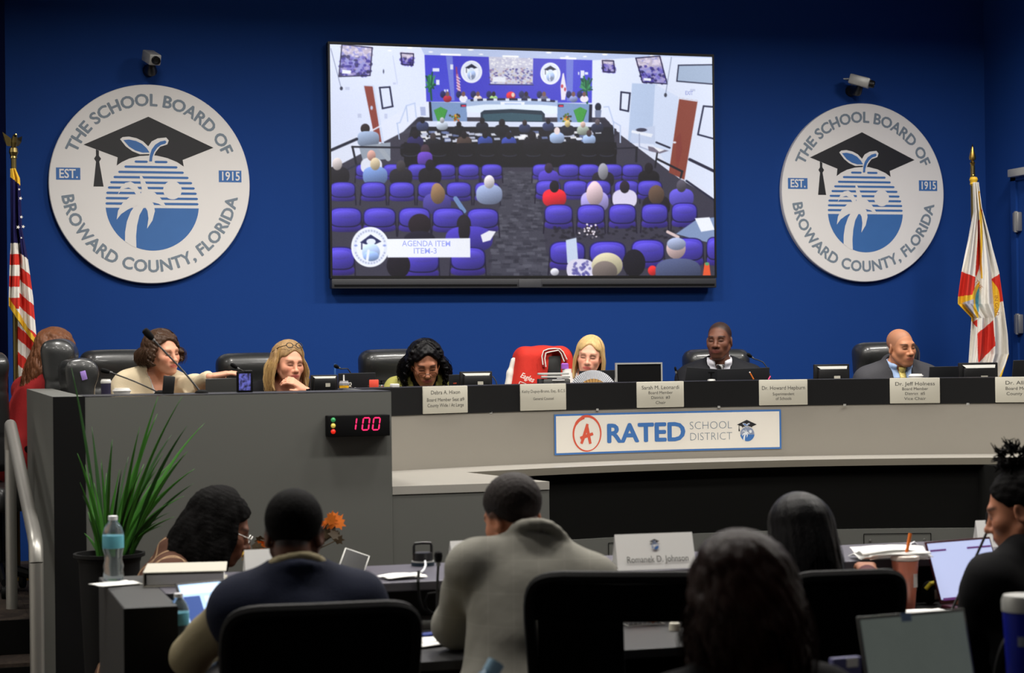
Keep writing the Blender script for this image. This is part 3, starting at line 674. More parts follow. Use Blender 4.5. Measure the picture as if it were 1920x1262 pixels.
    lf = sum(np.sin(X*fx+ph)*np.sin(Y*fy+ph*2) for fx, fy, ph in ((.0041, .0053, 1), (.0073, .0019, 2)))[..., None]
    img[:] = img*(1+0.02*lf)
    img[:] = np.clip(img + R.randn(*img.shape[:2], 1)*2.0, 0, 255)
    c = img/255.0
    lin = np.where(c <= 0.04045, c/12.92, ((c+0.055)/1.055)**2.4)
    return lin, nu, nv, h

tvY = -0.085
xl, xr = at(617, 300, tvY).x, at(1341, 320, tvY).x
zt = (at(616, 78, tvY).z + at(1338, 102, tvY).z)/2; zb = (at(621, 541, tvY).z + at(1344, 540, tvY).z)/2
L = Vector(((xl+xr)/2, 0, zb))
tv = thing('wall_screen', 'large wall-mounted screen showing the audience hall from behind', 'screen', L)
MB().bx(xl, xr, tvY+0.006, -0.03, zb+0.06, zt, 0.004).build('housing', 'black_plastic', tv, L)
MB().bx((xl+xr)/2-0.6, (xl+xr)/2+0.6, -0.03, -0.001, (zb+zt)/2-0.3, (zb+zt)/2+0.3).build('wall_mount', 'matte_black', tv, L)
sx0, sx1, sz0, sz1 = xl+0.012, xr-0.012, zb+0.075, zt-0.016
fr = MB()
fr.bx(xl, xr, tvY-0.004, tvY+0.005, zt-0.016, zt); fr.bx(xl, sx0, tvY-0.004, tvY+0.005, zb+0.06, zt-0.017); fr.bx(sx1, xr, tvY-0.004, tvY+0.005, zb+0.06, zt-0.017); fr.bx(sx0+0.001, sx1-0.001, tvY-0.004, tvY+0.005, zb+0.06, sz0)
fr.build('bezel', 'black_plastic', tv, L, smooth=False)
sb = MB().bx(xl+0.005, xr-0.005, tvY-0.012, -0.03, zb, zb+0.058, 0.006)
bar = sb.build('speaker_bar', MM('bar_grey', (48, 49, 54), 0.5), tv, L)
MB().bx((xl+xr)/2-0.07, (xl+xr)/2+0.07, tvY-0.016, tvY-0.0125, zb+0.004, zb+0.054, 0.002).build('badge_panel', MM('bar_light', (66, 67, 72), 0.5), bar)
bar.children[0].location = -L
g = MB(); g.bx(xl+0.02, (xl+xr)/2-0.08, tvY-0.0145, tvY-0.0122, zb+0.012, zb+0.024); g.bx((xl+xr)/2+0.08, xr-0.02, tvY-0.0145, tvY-0.0122, zb+0.012, zb+0.024)
gr = g.build('grille', 'matte_black', bar, smooth=False); gr.location = -L
lin, nu, nv, hom = screen_picture()
V = np.zeros(((nv+1)*(nu+1), 3), np.float32)
uu, vv = np.meshgrid(np.linspace(0, 1, nu+1), np.linspace(0, 1, nv+1))
V[:, 0] = (sx0+(sx1-sx0)*uu).ravel()-L.x; V[:, 1] = tvY-L.y; V[:, 2] = (sz1-(sz1-sz0)*vv).ravel()-L.z
ii = (np.arange(nv)[:, None]*(nu+1)+np.arange(nu)[None, :]).ravel()
Fq = np.stack([ii, ii+nu+1, ii+nu+2, ii+1], 1)
def np_mesh(name, V, Fq):
    me = bpy.data.meshes.new(name)
    me.vertices.add(len(V)); me.vertices.foreach_set('co', np.ascontiguousarray(V, np.float32).ravel())
    n, k = Fq.shape
    me.loops.add(n*k); me.loops.foreach_set('vertex_index', np.ascontiguousarray(Fq, np.int32).ravel())
    me.polygons.add(n); me.polygons.foreach_set('loop_start', np.arange(0, n*k, k, dtype=np.int32))
    me.update(calc_edges=True); me.validate()
    return me
def set_col(me, C, name='tint'):
    a = me.color_attributes.new(name, 'FLOAT_COLOR', 'POINT')
    c = np.ones((len(me.vertices), 4), np.float32); c[:, :3] = C
    a.data.foreach_set('color', c.ravel())
me = np_mesh('display', V, Fq); set_col(me, lin.reshape(-1, 3), 'picture')
m, t, b = nt_new('lit_display')
a = t.nodes.new('ShaderNodeAttribute'); a.attribute_name = 'picture'
t.links.new(a.outputs['Color'], b.inputs['Emission Color']); b.inputs['Emission Strength'].default_value = 1.0
b.inputs['Base Color'].default_value = (0.01, 0.01, 0.012, 1); b.inputs['Roughness'].default_value = 0.3
M['lit_display'] = m
disp = link('display', me, 'lit_display', tv, smooth=False)
def hinv(X, Y):
    A = np.array([[hom[0]-X*hom[6], hom[1]-X*hom[7]], [hom[3]-Y*hom[6], hom[4]-Y*hom[7]]]); return np.linalg.solve(A, [X-hom[2], Y-hom[5]])
mc = mat('caption_ink', (128, 136, 186), 0.5, emit=1.0); M['caption_ink'] = mc
cp = MB()
for body, X, Y, wd, hs in (('AGENDA ITEM', 503, 1007, 224, .047), ('ITEM-3', 497, 1042, 106, .047), ('EXIT', 1752, 283, 38, .034)):
    u, v = hinv(X, Y); wm = wd/1822*(sx1-sx0)
    cp.text(body, hs, bold=0.0006, m=Matrix.Translation((sx0+(sx1-sx0)*u, tvY-0.0008, sz1-(sz1-sz0)*v)) @ rotm(PI/2), width=wm)
cp.build('caption_lettering', 'caption_ink', disp, L, smooth=False)

# ------------------------------------------------------------------ security cameras above the emblems
def seccam(px, py, mx, my, yaw, pitch, label):
    base = at(mx, my, -0.02); head = at(px, py, -0.16)
    L = Vector((base.x, 0, base.z)); d = thing('security_camera', label, 'camera', L, group='security cameras above the emblems')
    MB().lathe([(0, 0.03), (0.03, 0.028), (0.036, 0.015), (0.036, 0)], Matrix.Translation((base.x, -0.001, base.z)) @ rotm(PI/2), 20).build('wall_plate', 'black_plastic', d, L)
    pts = [(base.x, -0.03, base.z), (base.x+0.005, -0.09, base.z-0.012), (base.x+(head.x-base.x)*.5, -0.15, base.z+0.012), (head.x-0.005, head.y, head.z-0.02)]
    MB().tube(pts, (0.03, 0.032, 0.02, 0.014), 12).build('bracket', 'black_plastic', d, L)
    m = Matrix.Translation(head) @ rotm(0, 0, yaw) @ rotm(pitch, 0, 0)
    bd = MB().box((0, 0.0, 0), (0.07, 0.13, 0.062), m, 0.008).build('housing', 'silver', d, L)
    ln = MB().lathe([(0.024, 0), (0.024, 0.02), (0.02, 0.03), (0.016, 0.03), (0.014, 0.02), (0, 0.016)], m @ T(0, -0.0645, 0) @ rotm(PI/2), 20).build('lens', 'black_plastic', d, L)
    MB().tube([m @ Vector((0.0, 0.064, 0)), m @ Vector((0.0, 0.1, -0.01)), (base.x, -0.05, base.z+0.05), (base.x, -0.012, base.z+0.03)], 0.004, 6).build('cable', 'silver', d, L)
seccam(284, 108, 280, 132, 0.25, 0.35, 'small security camera above the left emblem disc, facing the room')
seccam(1612, 152, 1597, 170, 0.95, 0.3, 'small security camera above the right emblem disc, turned sideways')

# ------------------------------------------------------------------ flags
def interp(tab, y):
    ys = [t[0] for t in tab]; xs = [t[1] for t in tab]
    return float(np.interp(y, ys, xs))
def cloth(name, parent, off, Y, left, right, ytop, ybot, nu, nv, amp, folds, colour, mats, thick=0.004):
    """hanging cloth between two silhouettes; colour(px, py) picks the material"""
    V = []; ctr = []
    for j in range(nv+1):
        for i in range(nu+1):
            u = i/nu; yb = ybot(u); py = ytop + (yb-ytop)*j/nv
            px = interp(left, py)*(1-u) + interp(right, py)*u
            p = at(px, py, Y); k = min(1, (py-ytop)/120+0.25)
            ph = 2*PI*folds*u
            d = amp*k*(0.75*math.sin(ph+0.7) + 0.35*math.sin(2.3*ph+j*0.02))
            q = (CAM-p); q.z = 0; p = p-q.normalized()*d; V.append((p.x-off.x, p.y-off.y, p.z-off.z)); ctr.append((px, py))
    F = [(j*(nu+1)+i, (j+1)*(nu+1)+i, (j+1)*(nu+1)+i+1, j*(nu+1)+i+1) for j in range(nv) for i in range(nu)]
    me = bpy.data.meshes.new(name); me.from_pydata(V, [], F)
    idx = []
    for f in F:
        cx = sum(ctr[k][0] for k in f)/4; cy = sum(ctr[k][1] for k in f)/4; idx.append(colour(cx, cy))
    for m in mats: me.materials.append(M[m])
    me.polygons.foreach_set('material_index', idx); me.polygons.foreach_set('use_smooth', [True]*len(F))
    o = bpy.data.objects.new(name, me); COL.objects.link(o); o.parent = parent
    md = o.modifiers.new('thickness', 'SOLIDIFY'); md.thickness = thick; md.offset = 0
    return o
def inpoly(x, y, pts):
    c = False
    for (ax, ay), (bx, by) in zip(pts, pts[1:]+pts[:1]):
        if (ay > y) != (by > y) and x < (bx-ax)*(y-ay)/(by-ay)+ax: c = not c
    return c
def pole(parent, L, x, y, z0, z1, mt):
    MB().tube([(x, y, z0), (x, y, z1)], 0.014, 14).build('pole', mt, parent, L)
    MB().lathe([(0, 0.05), (0.03, 0.05), (0.05, 0.03), (0.16, 0.015), (0.17, 0), (0, 0)], T(x, y, 0.451), 32).build('stand', 'brass', parent, L)
MM('pole_wood', (96, 62, 40), 0.4)
# striped flag
fY = -0.85
pt = at(26, 312, fY); L = Vector((pt.x, fY, 0.45))
fl = thing('striped_flag', 'striped flag with white stars on navy hanging from a pole topped by an eagle', 'flag', L)
pole(fl, L, pt.x, fY+0.02, 0.46, pt.z+0.05, 'dull_brass')
e = MB(); ez = at(26, 285, fY).z; ex = pt.x
e.lathe([(0, 0.03), (0.02, 0.022), (0.024, 0.0), (0.016, -0.02), (0.02, -0.03), (0, -0.03)], T(ex, fY+0.02, ez+0.0), 16)
e.tube([(ex, fY+0.02, ez+0.02), (ex+0.004, fY+0.015, ez+0.055), (ex+0.008, fY+0.0, ez+0.085), (ex+0.012, fY-0.02, ez+0.09)], (0.012, 0.02, 0.011, 0.004), 10)
for s, wx, wz in ((-1, -0.055, 0.105), (1, 0.045, 0.085)):
    e.raw([(ex+s*0.008, fY+0.01, ez+0.03), (ex+s*0.012, fY+0.0, ez+0.07), (ex+wx, fY+0.02, ez+wz), (ex+wx*0.9, fY+0.04, ez+wz-0.03), (ex+wx*0.6, fY+0.03, ez+0.035)], [(0, 1, 2, 3, 4)])
    e.raw([(ex+s*0.008, fY+0.018, ez+0.03), (ex+s*0.012, fY+0.008, ez+0.07), (ex+wx, fY+0.028, ez+wz), (ex+wx*0.9, fY+0.048, ez+wz-0.03), (ex+wx*0.6, fY+0.038, ez+0.035)], [(4, 3, 2, 1, 0)])
e.build('eagle_finial', 'dull_brass', fl, L, smooth=False)
def us(x, y):
    yb = 572 + (x-18)*1.6
    if y > yb-13 and x > 17: return 3
    if y < 338 + (x-20)*0.9 - 6: return 3
    cre = 38 + (y-450)*-0.02
    if x < cre:
        if y < 456: return 0
        return 1 if int((y-456)//20.5) % 2 == 0 else 2
    ys = y - (x-cre)*0.85
    if ys < 474: return 0
    return 1 if int((ys-474)//25) % 2 == 0 else 2
cloth('cloth', fl, L, fY-0.06, [(316, 20), (455, 20), (560, 17), (660, 19)], [(316, 29), (334, 37), (430, 41), (480, 51), (560, 62), (640, 69), (660, 66)], 316, lambda u: 574+78*u, 80, 330, 0.03, 2.0, us, ['navy_cloth', 'white_cloth', 'red_cloth', 'gold_cloth'])
def us2(x, y):
    ys = y - (x-30)*0.9
    return 2 if int((ys-560)//24) % 2 == 0 else 1
cloth('under_fold', fl, L, fY+0.01, [(560, 30), (740, 26)], [(560, 55), (640, 62), (700, 62), (740, 58)], 560, lambda u: 740-10*u, 60, 120, 0.02, 1.5, us2, ['navy_cloth', 'white_cloth', 'red_cloth', 'gold_cloth'])
stx = MB()
for px, py, r in ((36, 355, 2.6), (38.5, 372, 3.8), (40, 407, 3.4), (34, 426, 3.8), (43.5, 425, 3.6), (40, 446, 2.2)):
    p = at(px, py, fY-0.105); k = mpp(px, fY)*r
    stx.poly([((k if i % 2 == 0 else k*.42)*math.sin(PI*i/5+0.3), (k if i % 2 == 0 else k*.42)*math.cos(PI*i/5+0.3)) for i in range(10)], Matrix.Translation(p) @ rotm(PI/2), 0.002)
stx.build('stars', 'white_cloth', fl, L, smooth=False)
# white flag with red bars
gY = -0.75
pt = at(1827, 320, gY); L = Vector((pt.x, gY, 0.45))
fl = thing('state_flag', 'white flag with red bars and a round gold seal on a spear-topped pole', 'flag', L)
pole(fl, L, pt.x, gY+0.02, 0.46, pt.z+0.03, 'dull_brass')
sz = at(1826, 310, gY).z
MB().lathe([(0, 0.135), (0.006, 0.11), (0.021, 0.05), (0.018, 0.035), (0.008, 0.03), (0.012, 0.022), (0.016, 0.016), (0.012, 0.004), (0.012, -0.05), (0.016, -0.06), (0, -0.06)], T(pt.x, gY+0.02, sz), 16).build('spear_finial', 'brass', fl, L)
k = at(1828, 338, gY)
MB().lathe([(0, 0.024), (0.02, 0.02), (0.026, 0.005), (0.02, -0.012), (0.024, -0.022), (0.014, -0.035), (0, -0.036)], T(k.x, gY+0.015, k.z), 16).build('cord_knot', 'gold_cloth', fl, L)
def zc(pts): return [(1780+x/2.743, 260+y/2.743) for x, y in pts]
P_red1, P_fr1 = zc([(55, 680), (133, 712), (126, 803), (40, 814)]), zc([(40, 812), (122, 803), (124, 826), (66, 845), (124, 905), (122, 948), (40, 852)])
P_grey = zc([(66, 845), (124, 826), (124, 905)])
P_red2, P_red3, P_red4 = zc([(214, 722), (262, 694), (282, 836), (245, 842), (235, 780)]), zc([(143, 1004), (226, 910), (236, 1066), (150, 1152)]), zc([(118, 945), (145, 930), (143, 970)])
P_strip, P_gline, P_fr2 = zc([(150, 420), (158, 420), (160, 640), (136, 712), (132, 700)]), zc([(146, 270), (156, 270), (171, 460), (168, 640), (172, 720), (164, 720), (158, 640), (161, 460)]), zc([(303, 1108), (310, 1112), (275, 1230), (255, 1230), (288, 1160)])
P_fold = zc([(160, 700), (214, 700), (232, 930), (146, 1000), (150, 860)])
P_red5 = zc([(160, 345), (170, 370), (172, 400), (160, 380)])
def fla(x, y):
    if inpoly(x, y, P_gline) or inpoly(x, y, P_fr1) or inpoly(x, y, P_fr2): return 3
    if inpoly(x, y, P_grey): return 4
    if inpoly(x, y, P_fold): return 1
    qx, qy = (x-1780)*2.743, (y-260)*2.743
    e = ((qx-188)/72)**2 + ((qy-832)/112)**2
    if e < 1 and 118 < qx: return (5 if e < 0.62 and qx < 160 else 3)
    for p in (P_red1, P_red2, P_red3, P_red4, P_strip, P_red5):
        if inpoly(x, y, p): return 2
    return 1
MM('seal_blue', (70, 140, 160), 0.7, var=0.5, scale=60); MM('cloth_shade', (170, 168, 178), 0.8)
cloth('cloth', fl, L, gY-0.04, [(342, 1824.5), (398, 1825.5), (511, 1802.5), (559, 1796.5), (570, 1796.5), (596, 1822), (606, 1821.5), (679, 1816.5), (715, 1815)], [(342, 1834.5), (391, 1841), (453, 1858), (511, 1873), (562, 1880), (628, 1889), (664, 1891.5), (705, 1878), (716, 1876)], 342, lambda u: 714, 170, 400, 0.04, 2.5, fla, ['navy_cloth', 'white_cloth', 'red_cloth', 'gold_cloth', 'cloth_shade', 'seal_blue'])
tx = MB()
for body, px, py, rot in (('IN GOD', 1868.5, 573, -1.5), ('THE', 1835, 534, -0.9)):
    p = at(px, py, gY-0.092); tx.text(body, 0.034, Matrix.Translation(p) @ rotm(PI/2) @ rotm(0, 0, rot))
tx.build('seal_lettering', MM('seal_ink', (150, 84, 30), 0.8), fl, L, smooth=False)
# ------------------------------------------------------------------ people: smooth bodies grown from a distance field
def axis(lo, hi, h, fine=()):
    out = [lo]; p = lo
    while p < hi:
        st = h
        for a, b, hf in fine:
            if p < a: st = min(st, max(hf, (a-p)*0.5+hf))
            elif p <= b: st = min(st, hf)
            else: st = min(st, hf+(p-b)*0.35)
        p += st; out.append(p)
    return np.array(out, np.float32)
class Field:
    def __init__(s, lo, hi, h, fine=None):
        fine = fine or ((), (), ())
        s.ax = [axis(lo[i], hi[i], h, fine[i]) for i in range(3)]
        s.F = np.full([len(a) for a in s.ax], 9.0, np.float32); s.h = h
    def sub(s, lo, hi, pad):
        sl = []
        for i in range(3):
            a = int(np.searchsorted(s.ax[i], lo[i]-pad)); b = int(np.searchsorted(s.ax[i], hi[i]+pad))
            sl.append(slice(max(0, a-1), min(len(s.ax[i]), b+1)))
        g = [s.ax[0][sl[0]][:, None, None], s.ax[1][sl[1]][None, :, None], s.ax[2][sl[2]][None, None, :]]
        return tuple(sl), g
    def op(s, fn, lo, hi, k=0.01, mode='u', pad=None):
        sl, g = s.sub(lo, hi, (k+2.2*s.h) if pad is None else pad)
        V = s.F[sl]
        if V.size == 0: return
        d = fn(*g).astype(np.float32) if mode != 'f' else None
        if mode == 'u':
            hh = np.maximum(k-np.abs(V-d), 0)/k; s.F[sl] = np.minimum(V, d)-hh*hh*k*0.25
        elif mode == 's':
            hh = np.maximum(k-np.abs(V+d), 0)/k; s.F[sl] = np.maximum(V, -d)+hh*hh*k*0.25
        elif mode == 'i': s.F[sl] = np.maximum(V, d)
        elif mode == 'f': s.F[sl] = V + fn(*g)
    def cap(s, a, b, ra, rb=None, k=0.02, mode='u'):
        rb = ra if rb is None else rb
        a = np.array(a, float); b = np.array(b, float); ab = b-a; L2 = max(float(ab@ab), 1e-9); r = max(ra, rb)
        def fn(x, y, z):
            px, py, pz = x-a[0], y-a[1], z-a[2]
            t = np.clip((px*ab[0]+py*ab[1]+pz*ab[2])/L2, 0, 1)
            return np.sqrt((px-ab[0]*t)**2+(py-ab[1]*t)**2+(pz-ab[2]*t)**2)-(ra+(rb-ra)*t)
        s.op(fn, np.minimum(a, b)-r, np.maximum(a, b)+r, k, mode)
    def ell(s, c, r, m=None, k=0.02, mode='u'):
        """ellipsoid with centre c and radii r in the frame m (a 4x4 with uniform scale)"""
        if m is None: R = np.eye(3); o = np.array(c, float); sc = 1.0
        else:
            A = np.array(m)[:3, :3]; sc = float(np.cbrt(abs(np.linalg.det(A)))); R = A/sc; o = np.array(m @ Vector(c))
        r = np.array(r, float)*sc; big = r.max()
        def fn(x, y, z):
            p = (x-o[0], y-o[1], z-o[2])
            q = [(R[0, i]*p[0]+R[1, i]*p[1]+R[2, i]*p[2]) for i in range(3)]
            k0 = np.sqrt((q[0]/r[0])**2+(q[1]/r[1])**2+(q[2]/r[2])**2)
            k1 = np.sqrt((q[0]/r[0]**2)**2+(q[1]/r[1]**2)**2+(q[2]/r[2]**2)**2)
            return k0*(k0-1)/np.maximum(k1, 1e-6)
        s.op(fn, o-big, o+big, k, mode)
    def hcap(s, a, b, ra, rb, m, k=0.01, mode='u'):
        sc = m.to_scale().x; s.cap(m @ Vector(a), m @ Vector(b), ra*sc, rb*sc, k, mode)
    def mesh(s):
        F = s.F; ins = F < 0
        n = [k-1 for k in F.shape]
        cnt = np.zeros(n, np.int8)
        for i in (0, 1):
            for j in (0, 1):
                for k in (0, 1): cnt += ins[i:n[0]+i, j:n[1]+j, k:n[2]+k]
        I = np.argwhere((cnt > 0) & (cnt < 8))
        ids = np.full(n, -1, np.int32); ids[I[:, 0], I[:, 1], I[:, 2]] = np.arange(len(I))
        P = np.zeros((len(I), 3)); W = np.zeros(len(I))
        cor = [(i, j, k) for i in (0, 1) for j in (0, 1) for k in (0, 1)]
        val = {c: F[I[:, 0]+c[0], I[:, 1]+c[1], I[:, 2]+c[2]].astype(float) for c in cor}
        for c in cor:
            for d in range(3):
                if c[d]: continue
                e = list(c); e[d] = 1; e = tuple(e); va, vb = val[c], val[e]
                m = (va < 0) != (vb < 0); t = np.where(m, va/np.where(m, va-vb, 1), 0)
                for q in range(3):
                    a0 = s.ax[q][I[:, q]+c[q]]; a1 = s.ax[q][I[:, q]+e[q]]
                    P[:, q] += np.where(m, a0+(a1-a0)*t, 0)
                W += m
        P /= W[:, None]
        quads = []
        for d in range(3):
            a, b = (d+1) % 3, (d+2) % 3
            sl0 = [slice(None)]*3; sl1 = [slice(None)]*3
            sl0[d] = slice(0, n[d]); sl1[d] = slice(1, n[d]+1)
            x = ins[tuple(sl0)] != ins[tuple(sl1)]
            E = np.argwhere(x); ok = (E[:, a] > 0) & (E[:, b] > 0) & (E[:, a] < n[a]) & (E[:, b] < n[b]); E = E[ok]
            if len(E) == 0: continue
            def cid(da, db):
                q = E.copy(); q[:, a] -= da; q[:, b] -= db; return ids[q[:, 0], q[:, 1], q[:, 2]]
            Q = np.stack([cid(1, 1), cid(0, 1), cid(0, 0), cid(1, 0)], 1)
            flip = ~ins[E[:, 0], E[:, 1], E[:, 2]]
            Q[flip] = Q[flip][:, ::-1]; quads.append(Q)
        Q = np.concatenate(quads); Q = Q[(Q >= 0).all(1)]
        return P, Q
def sdf_obj(name, fld, ma, parent, colfn=None, keep=None):
    P, Q = fld.mesh()
    me = np_mesh(name, P, Q)
    if colfn is not None: set_col(me, colfn(P))
    return link(name, me, ma, parent, True, None), P

# ---- head, in head space: eyes at z = 0, face towards -y, ears on +-x; true adult size, scaled by the matrix
def head_field(f, m, p):
    jw, fw = p.get('jaw', 1.0), p.get('wide', 1.0)
    f.ell((0, 0.016, 0.036), (0.073*fw, 0.094, 0.079), m, 0.02)
    f.ell((0, -0.028, -0.022), (0.061*fw, 0.062, 0.082), m, 0.03)
    f.ell((0, -0.045, -0.070), (0.046*jw, 0.046, 0.042), m, 0.03)
    f.ell((0, -0.074, -0.102), (0.021*jw, 0.019, 0.017), m, 0.02)
    for s in (-1, 1):
        f.hcap((s*0.053*jw, 0.002, -0.05), (s*0.020*jw, -0.064, -0.103), 0.015, 0.012, m, 0.022)
        f.ell((s*0.040*fw, -0.062, -0.026), (0.024, 0.022, 0.022), m, 0.025)
    f.hcap((-0.034, -0.078, 0.020), (0.034, -0.078, 0.020), 0.013, 0.013, m, 0.02)
    for s in (-1, 1):
        f.ell((s*0.031, -0.102, 0.001), (0.021, 0.019, 0.0135), m, 0.010, 's')
        f.ell((s*0.031, -0.0755, 0.0), (0.0145, 0.0145, 0.0135), m, 0.004)
        f.hcap((s*0.047, -0.068, 0.001), (s*0.017, -0.083, -0.002), 0.004, 0.004, m, 0.006)
    nl = p.get('nose', 1.0)
    f.hcap((0, -0.086, 0.008), (0, -0.105-0.006*nl, -0.034), 0.0075, 0.0095*nl, m, 0.014)
    f.ell((0, -0.105-0.006*nl, -0.036), (0.0125*nl, 0.012, 0.0105), m, 0.008)
    for s in (-1, 1):
        f.ell((s*0.0125*nl, -0.096, -0.040), (0.0085*nl, 0.011, 0.0085), m, 0.007)
        f.ell((s*0.007*nl, -0.104, -0.0485), (0.0035, 0.006, 0.004), m, 0.003, 's')
    lp = p.get('lips', 1.0)
    f.ell((0, -0.080, -0.066), (0.030, 0.018, 0.020), m, 0.02)
    f.ell((0, -0.0955, -0.0625), (0.021, 0.0075, 0.0055*lp), m, 0.006)
    f.ell((0, -0.0935, -0.0725), (0.018, 0.008, 0.0065*lp), m, 0.006)
    [f.hcap((0, -0.0985, -0.0668), (q*0.0225, -0.0895, -0.0685), 0.0022, 0.0018, m, 0.003, 's') for q in (-1, 1)]
    for s in (-1, 1):
        me_ = m @ T(s*0.074*fw, 0.012, -0.012) @ rotm(0.15, 0, s*0.45)
        f.ell((0, 0, 0), (0.009, 0.020, 0.033), me_, 0.008)
        f.ell((s*0.007, -0.003, 0.004), (0.006, 0.011, 0.019), me_, 0.006, 's')
def head_colour(P, m, p):
    """skin, lips, brows, lids and beard by place on the head"""
    inv = np.array(m.inverted()); H = P@inv[:3, :3].T+inv[:3, 3]
    x, y, z = H[:, 0], H[:, 1], H[:, 2]; ax = np.abs(x)
    sk = np.array(srgb(p['skin'])); C = np.tile(sk, (len(P), 1))
    front = (y < -0.055)
    def mix(w, col):
        w = np.clip(w, 0, 1)[:, None]; C[:] = C*(1-w)+np.array(srgb(col))*w
    w = np.exp(-(((ax-0.04)/0.02)**2+((z+0.03)/0.022)**2))*front
    mix(w*p.get('blush', 0.18), tuple(min(255, v*f_) for v, f_ in zip(p['skin'], (1.02, 0.74, 0.70))))
    w = np.clip(1.4-np.sqrt((x/0.0235)**2+((z+0.0672)/(0.0088*p.get('lips', 1)))**2), 0, .4)*2.5*(y < -0.078); mix(w*0.85, p.get('lip', (178, 92, 84)))
    w = np.clip(1-np.abs(z+0.0668+0.14*ax)/0.0022, 0, 1)*(ax < 0.0235)*(y < -0.078); mix(w*0.7, (84, 36, 34))
    # closed or lowered lids: a soft lid tone and a dark lash line
    w = np.clip(1.5-np.sqrt(((ax-0.031)/0.017)**2+((z-0.004)/0.010)**2), 0, .5)*2*front; mix(w*0.55, tuple(v*0.66 for v in p['skin']))
    lz = -0.0045-0.30*(ax-0.031)**2/0.017*1.0
    w = np.clip(1-np.abs(z-lz-0.003*((ax-0.031)/0.017)**2)/p.get('lash', 0.0048), 0, 1)*(np.abs(ax-0.0315) < 0.0165)*front; mix(w*0.92, p.get('lashcol', (38, 26, 24)))
    bz = 0.0235+0.005*np.cos((ax-0.036)/0.022*1.4)-0.004
    w = np.clip(1.5-np.abs(z-bz)/(0.0046*p.get('browt', 1)), 0, 1)*np.clip((0.056-ax)/0.006, 0, 1)*np.clip((ax-0.012)/0.006, 0, 1)*front; mix(w*p.get('browa', 0.85), p.get('brow', (60, 42, 32)))
    w = np.clip(1.3-np.sqrt(((ax-0.0075)/0.0042)**2+((z+0.0478)/0.0034)**2), 0, .5)*2*(y < -0.095); mix(w*0.35, tuple(v*0.4 for v in p['skin']))
    if 'beard' in p:
        w = np.clip(1.25-np.sqrt((x/0.034)**2+((z+0.082)/0.036)**2), 0, .35)/.35*(y < -0.04)
        w *= 1-np.clip(1.6-np.sqrt((x/0.02)**2+((z+0.067)/0.010)**2), 0, 1); mix(w*p['beard'], (22, 17, 16))
    if 'buzz' in p:
        zl = np.interp(y, [-.1, -.075, -.05, -.03, 0.02, .06, .1], [.085, .076, .05, .01, -.01, -.05, -.06])
        w = np.clip((z-zl)/p.get('fade', 0.012), 0, 1); mix(w*p['buzz'], p.get('hair', (20, 16, 16)))
    return C
def hand_field(f, wrist, d, nrm, side, s=1.0, curl=0.35, spread=1.0, curls=None):
    m = frame(wrist, d, nrm) @ Matrix.Scale(s, 4)
    for t in (-0.024, -0.008, 0.008, 0.024):
        f.hcap((0.012, t*0.75, 0), (0.085, t*1.15, 0.002), 0.015, 0.0125, m, 0.012)
    Ls = (0.058, 0.074, 0.080, 0.070)
    for i, t in enumerate((-0.031, -0.0105, 0.0105, 0.031)):
        j = i if side > 0 else 3-i
        ln = Ls[j]; y0 = t*1.02; a = 0; p = Vector((0.088, y0, 0.003)); cu = curls[j] if curls else curl*(1+0.15*(3-j))
        for q, (fr, r0, r1) in enumerate(((0.44, 0.0098, 0.009), (0.32, 0.009, 0.0082), (0.24, 0.0082, 0.007))):
            a += cu*(0.7 if q == 0 else 1.0)
            n = p+Vector((math.cos(a)*ln*fr, t*0.14*spread*fr, -math.sin(a)*ln*fr)); f.hcap(p, n, r0, r1, m, 0.004); p = n
    ts = 1 if side > 0 else -1
    f.hcap((0.018, ts*0.024, -0.006), (0.050, ts*0.046, -0.016), 0.015, 0.0115, m, 0.012)
    f.hcap((0.050, ts*0.046, -0.016), (0.078, ts*0.052, -0.026), 0.0105, 0.0085, m, 0.005)

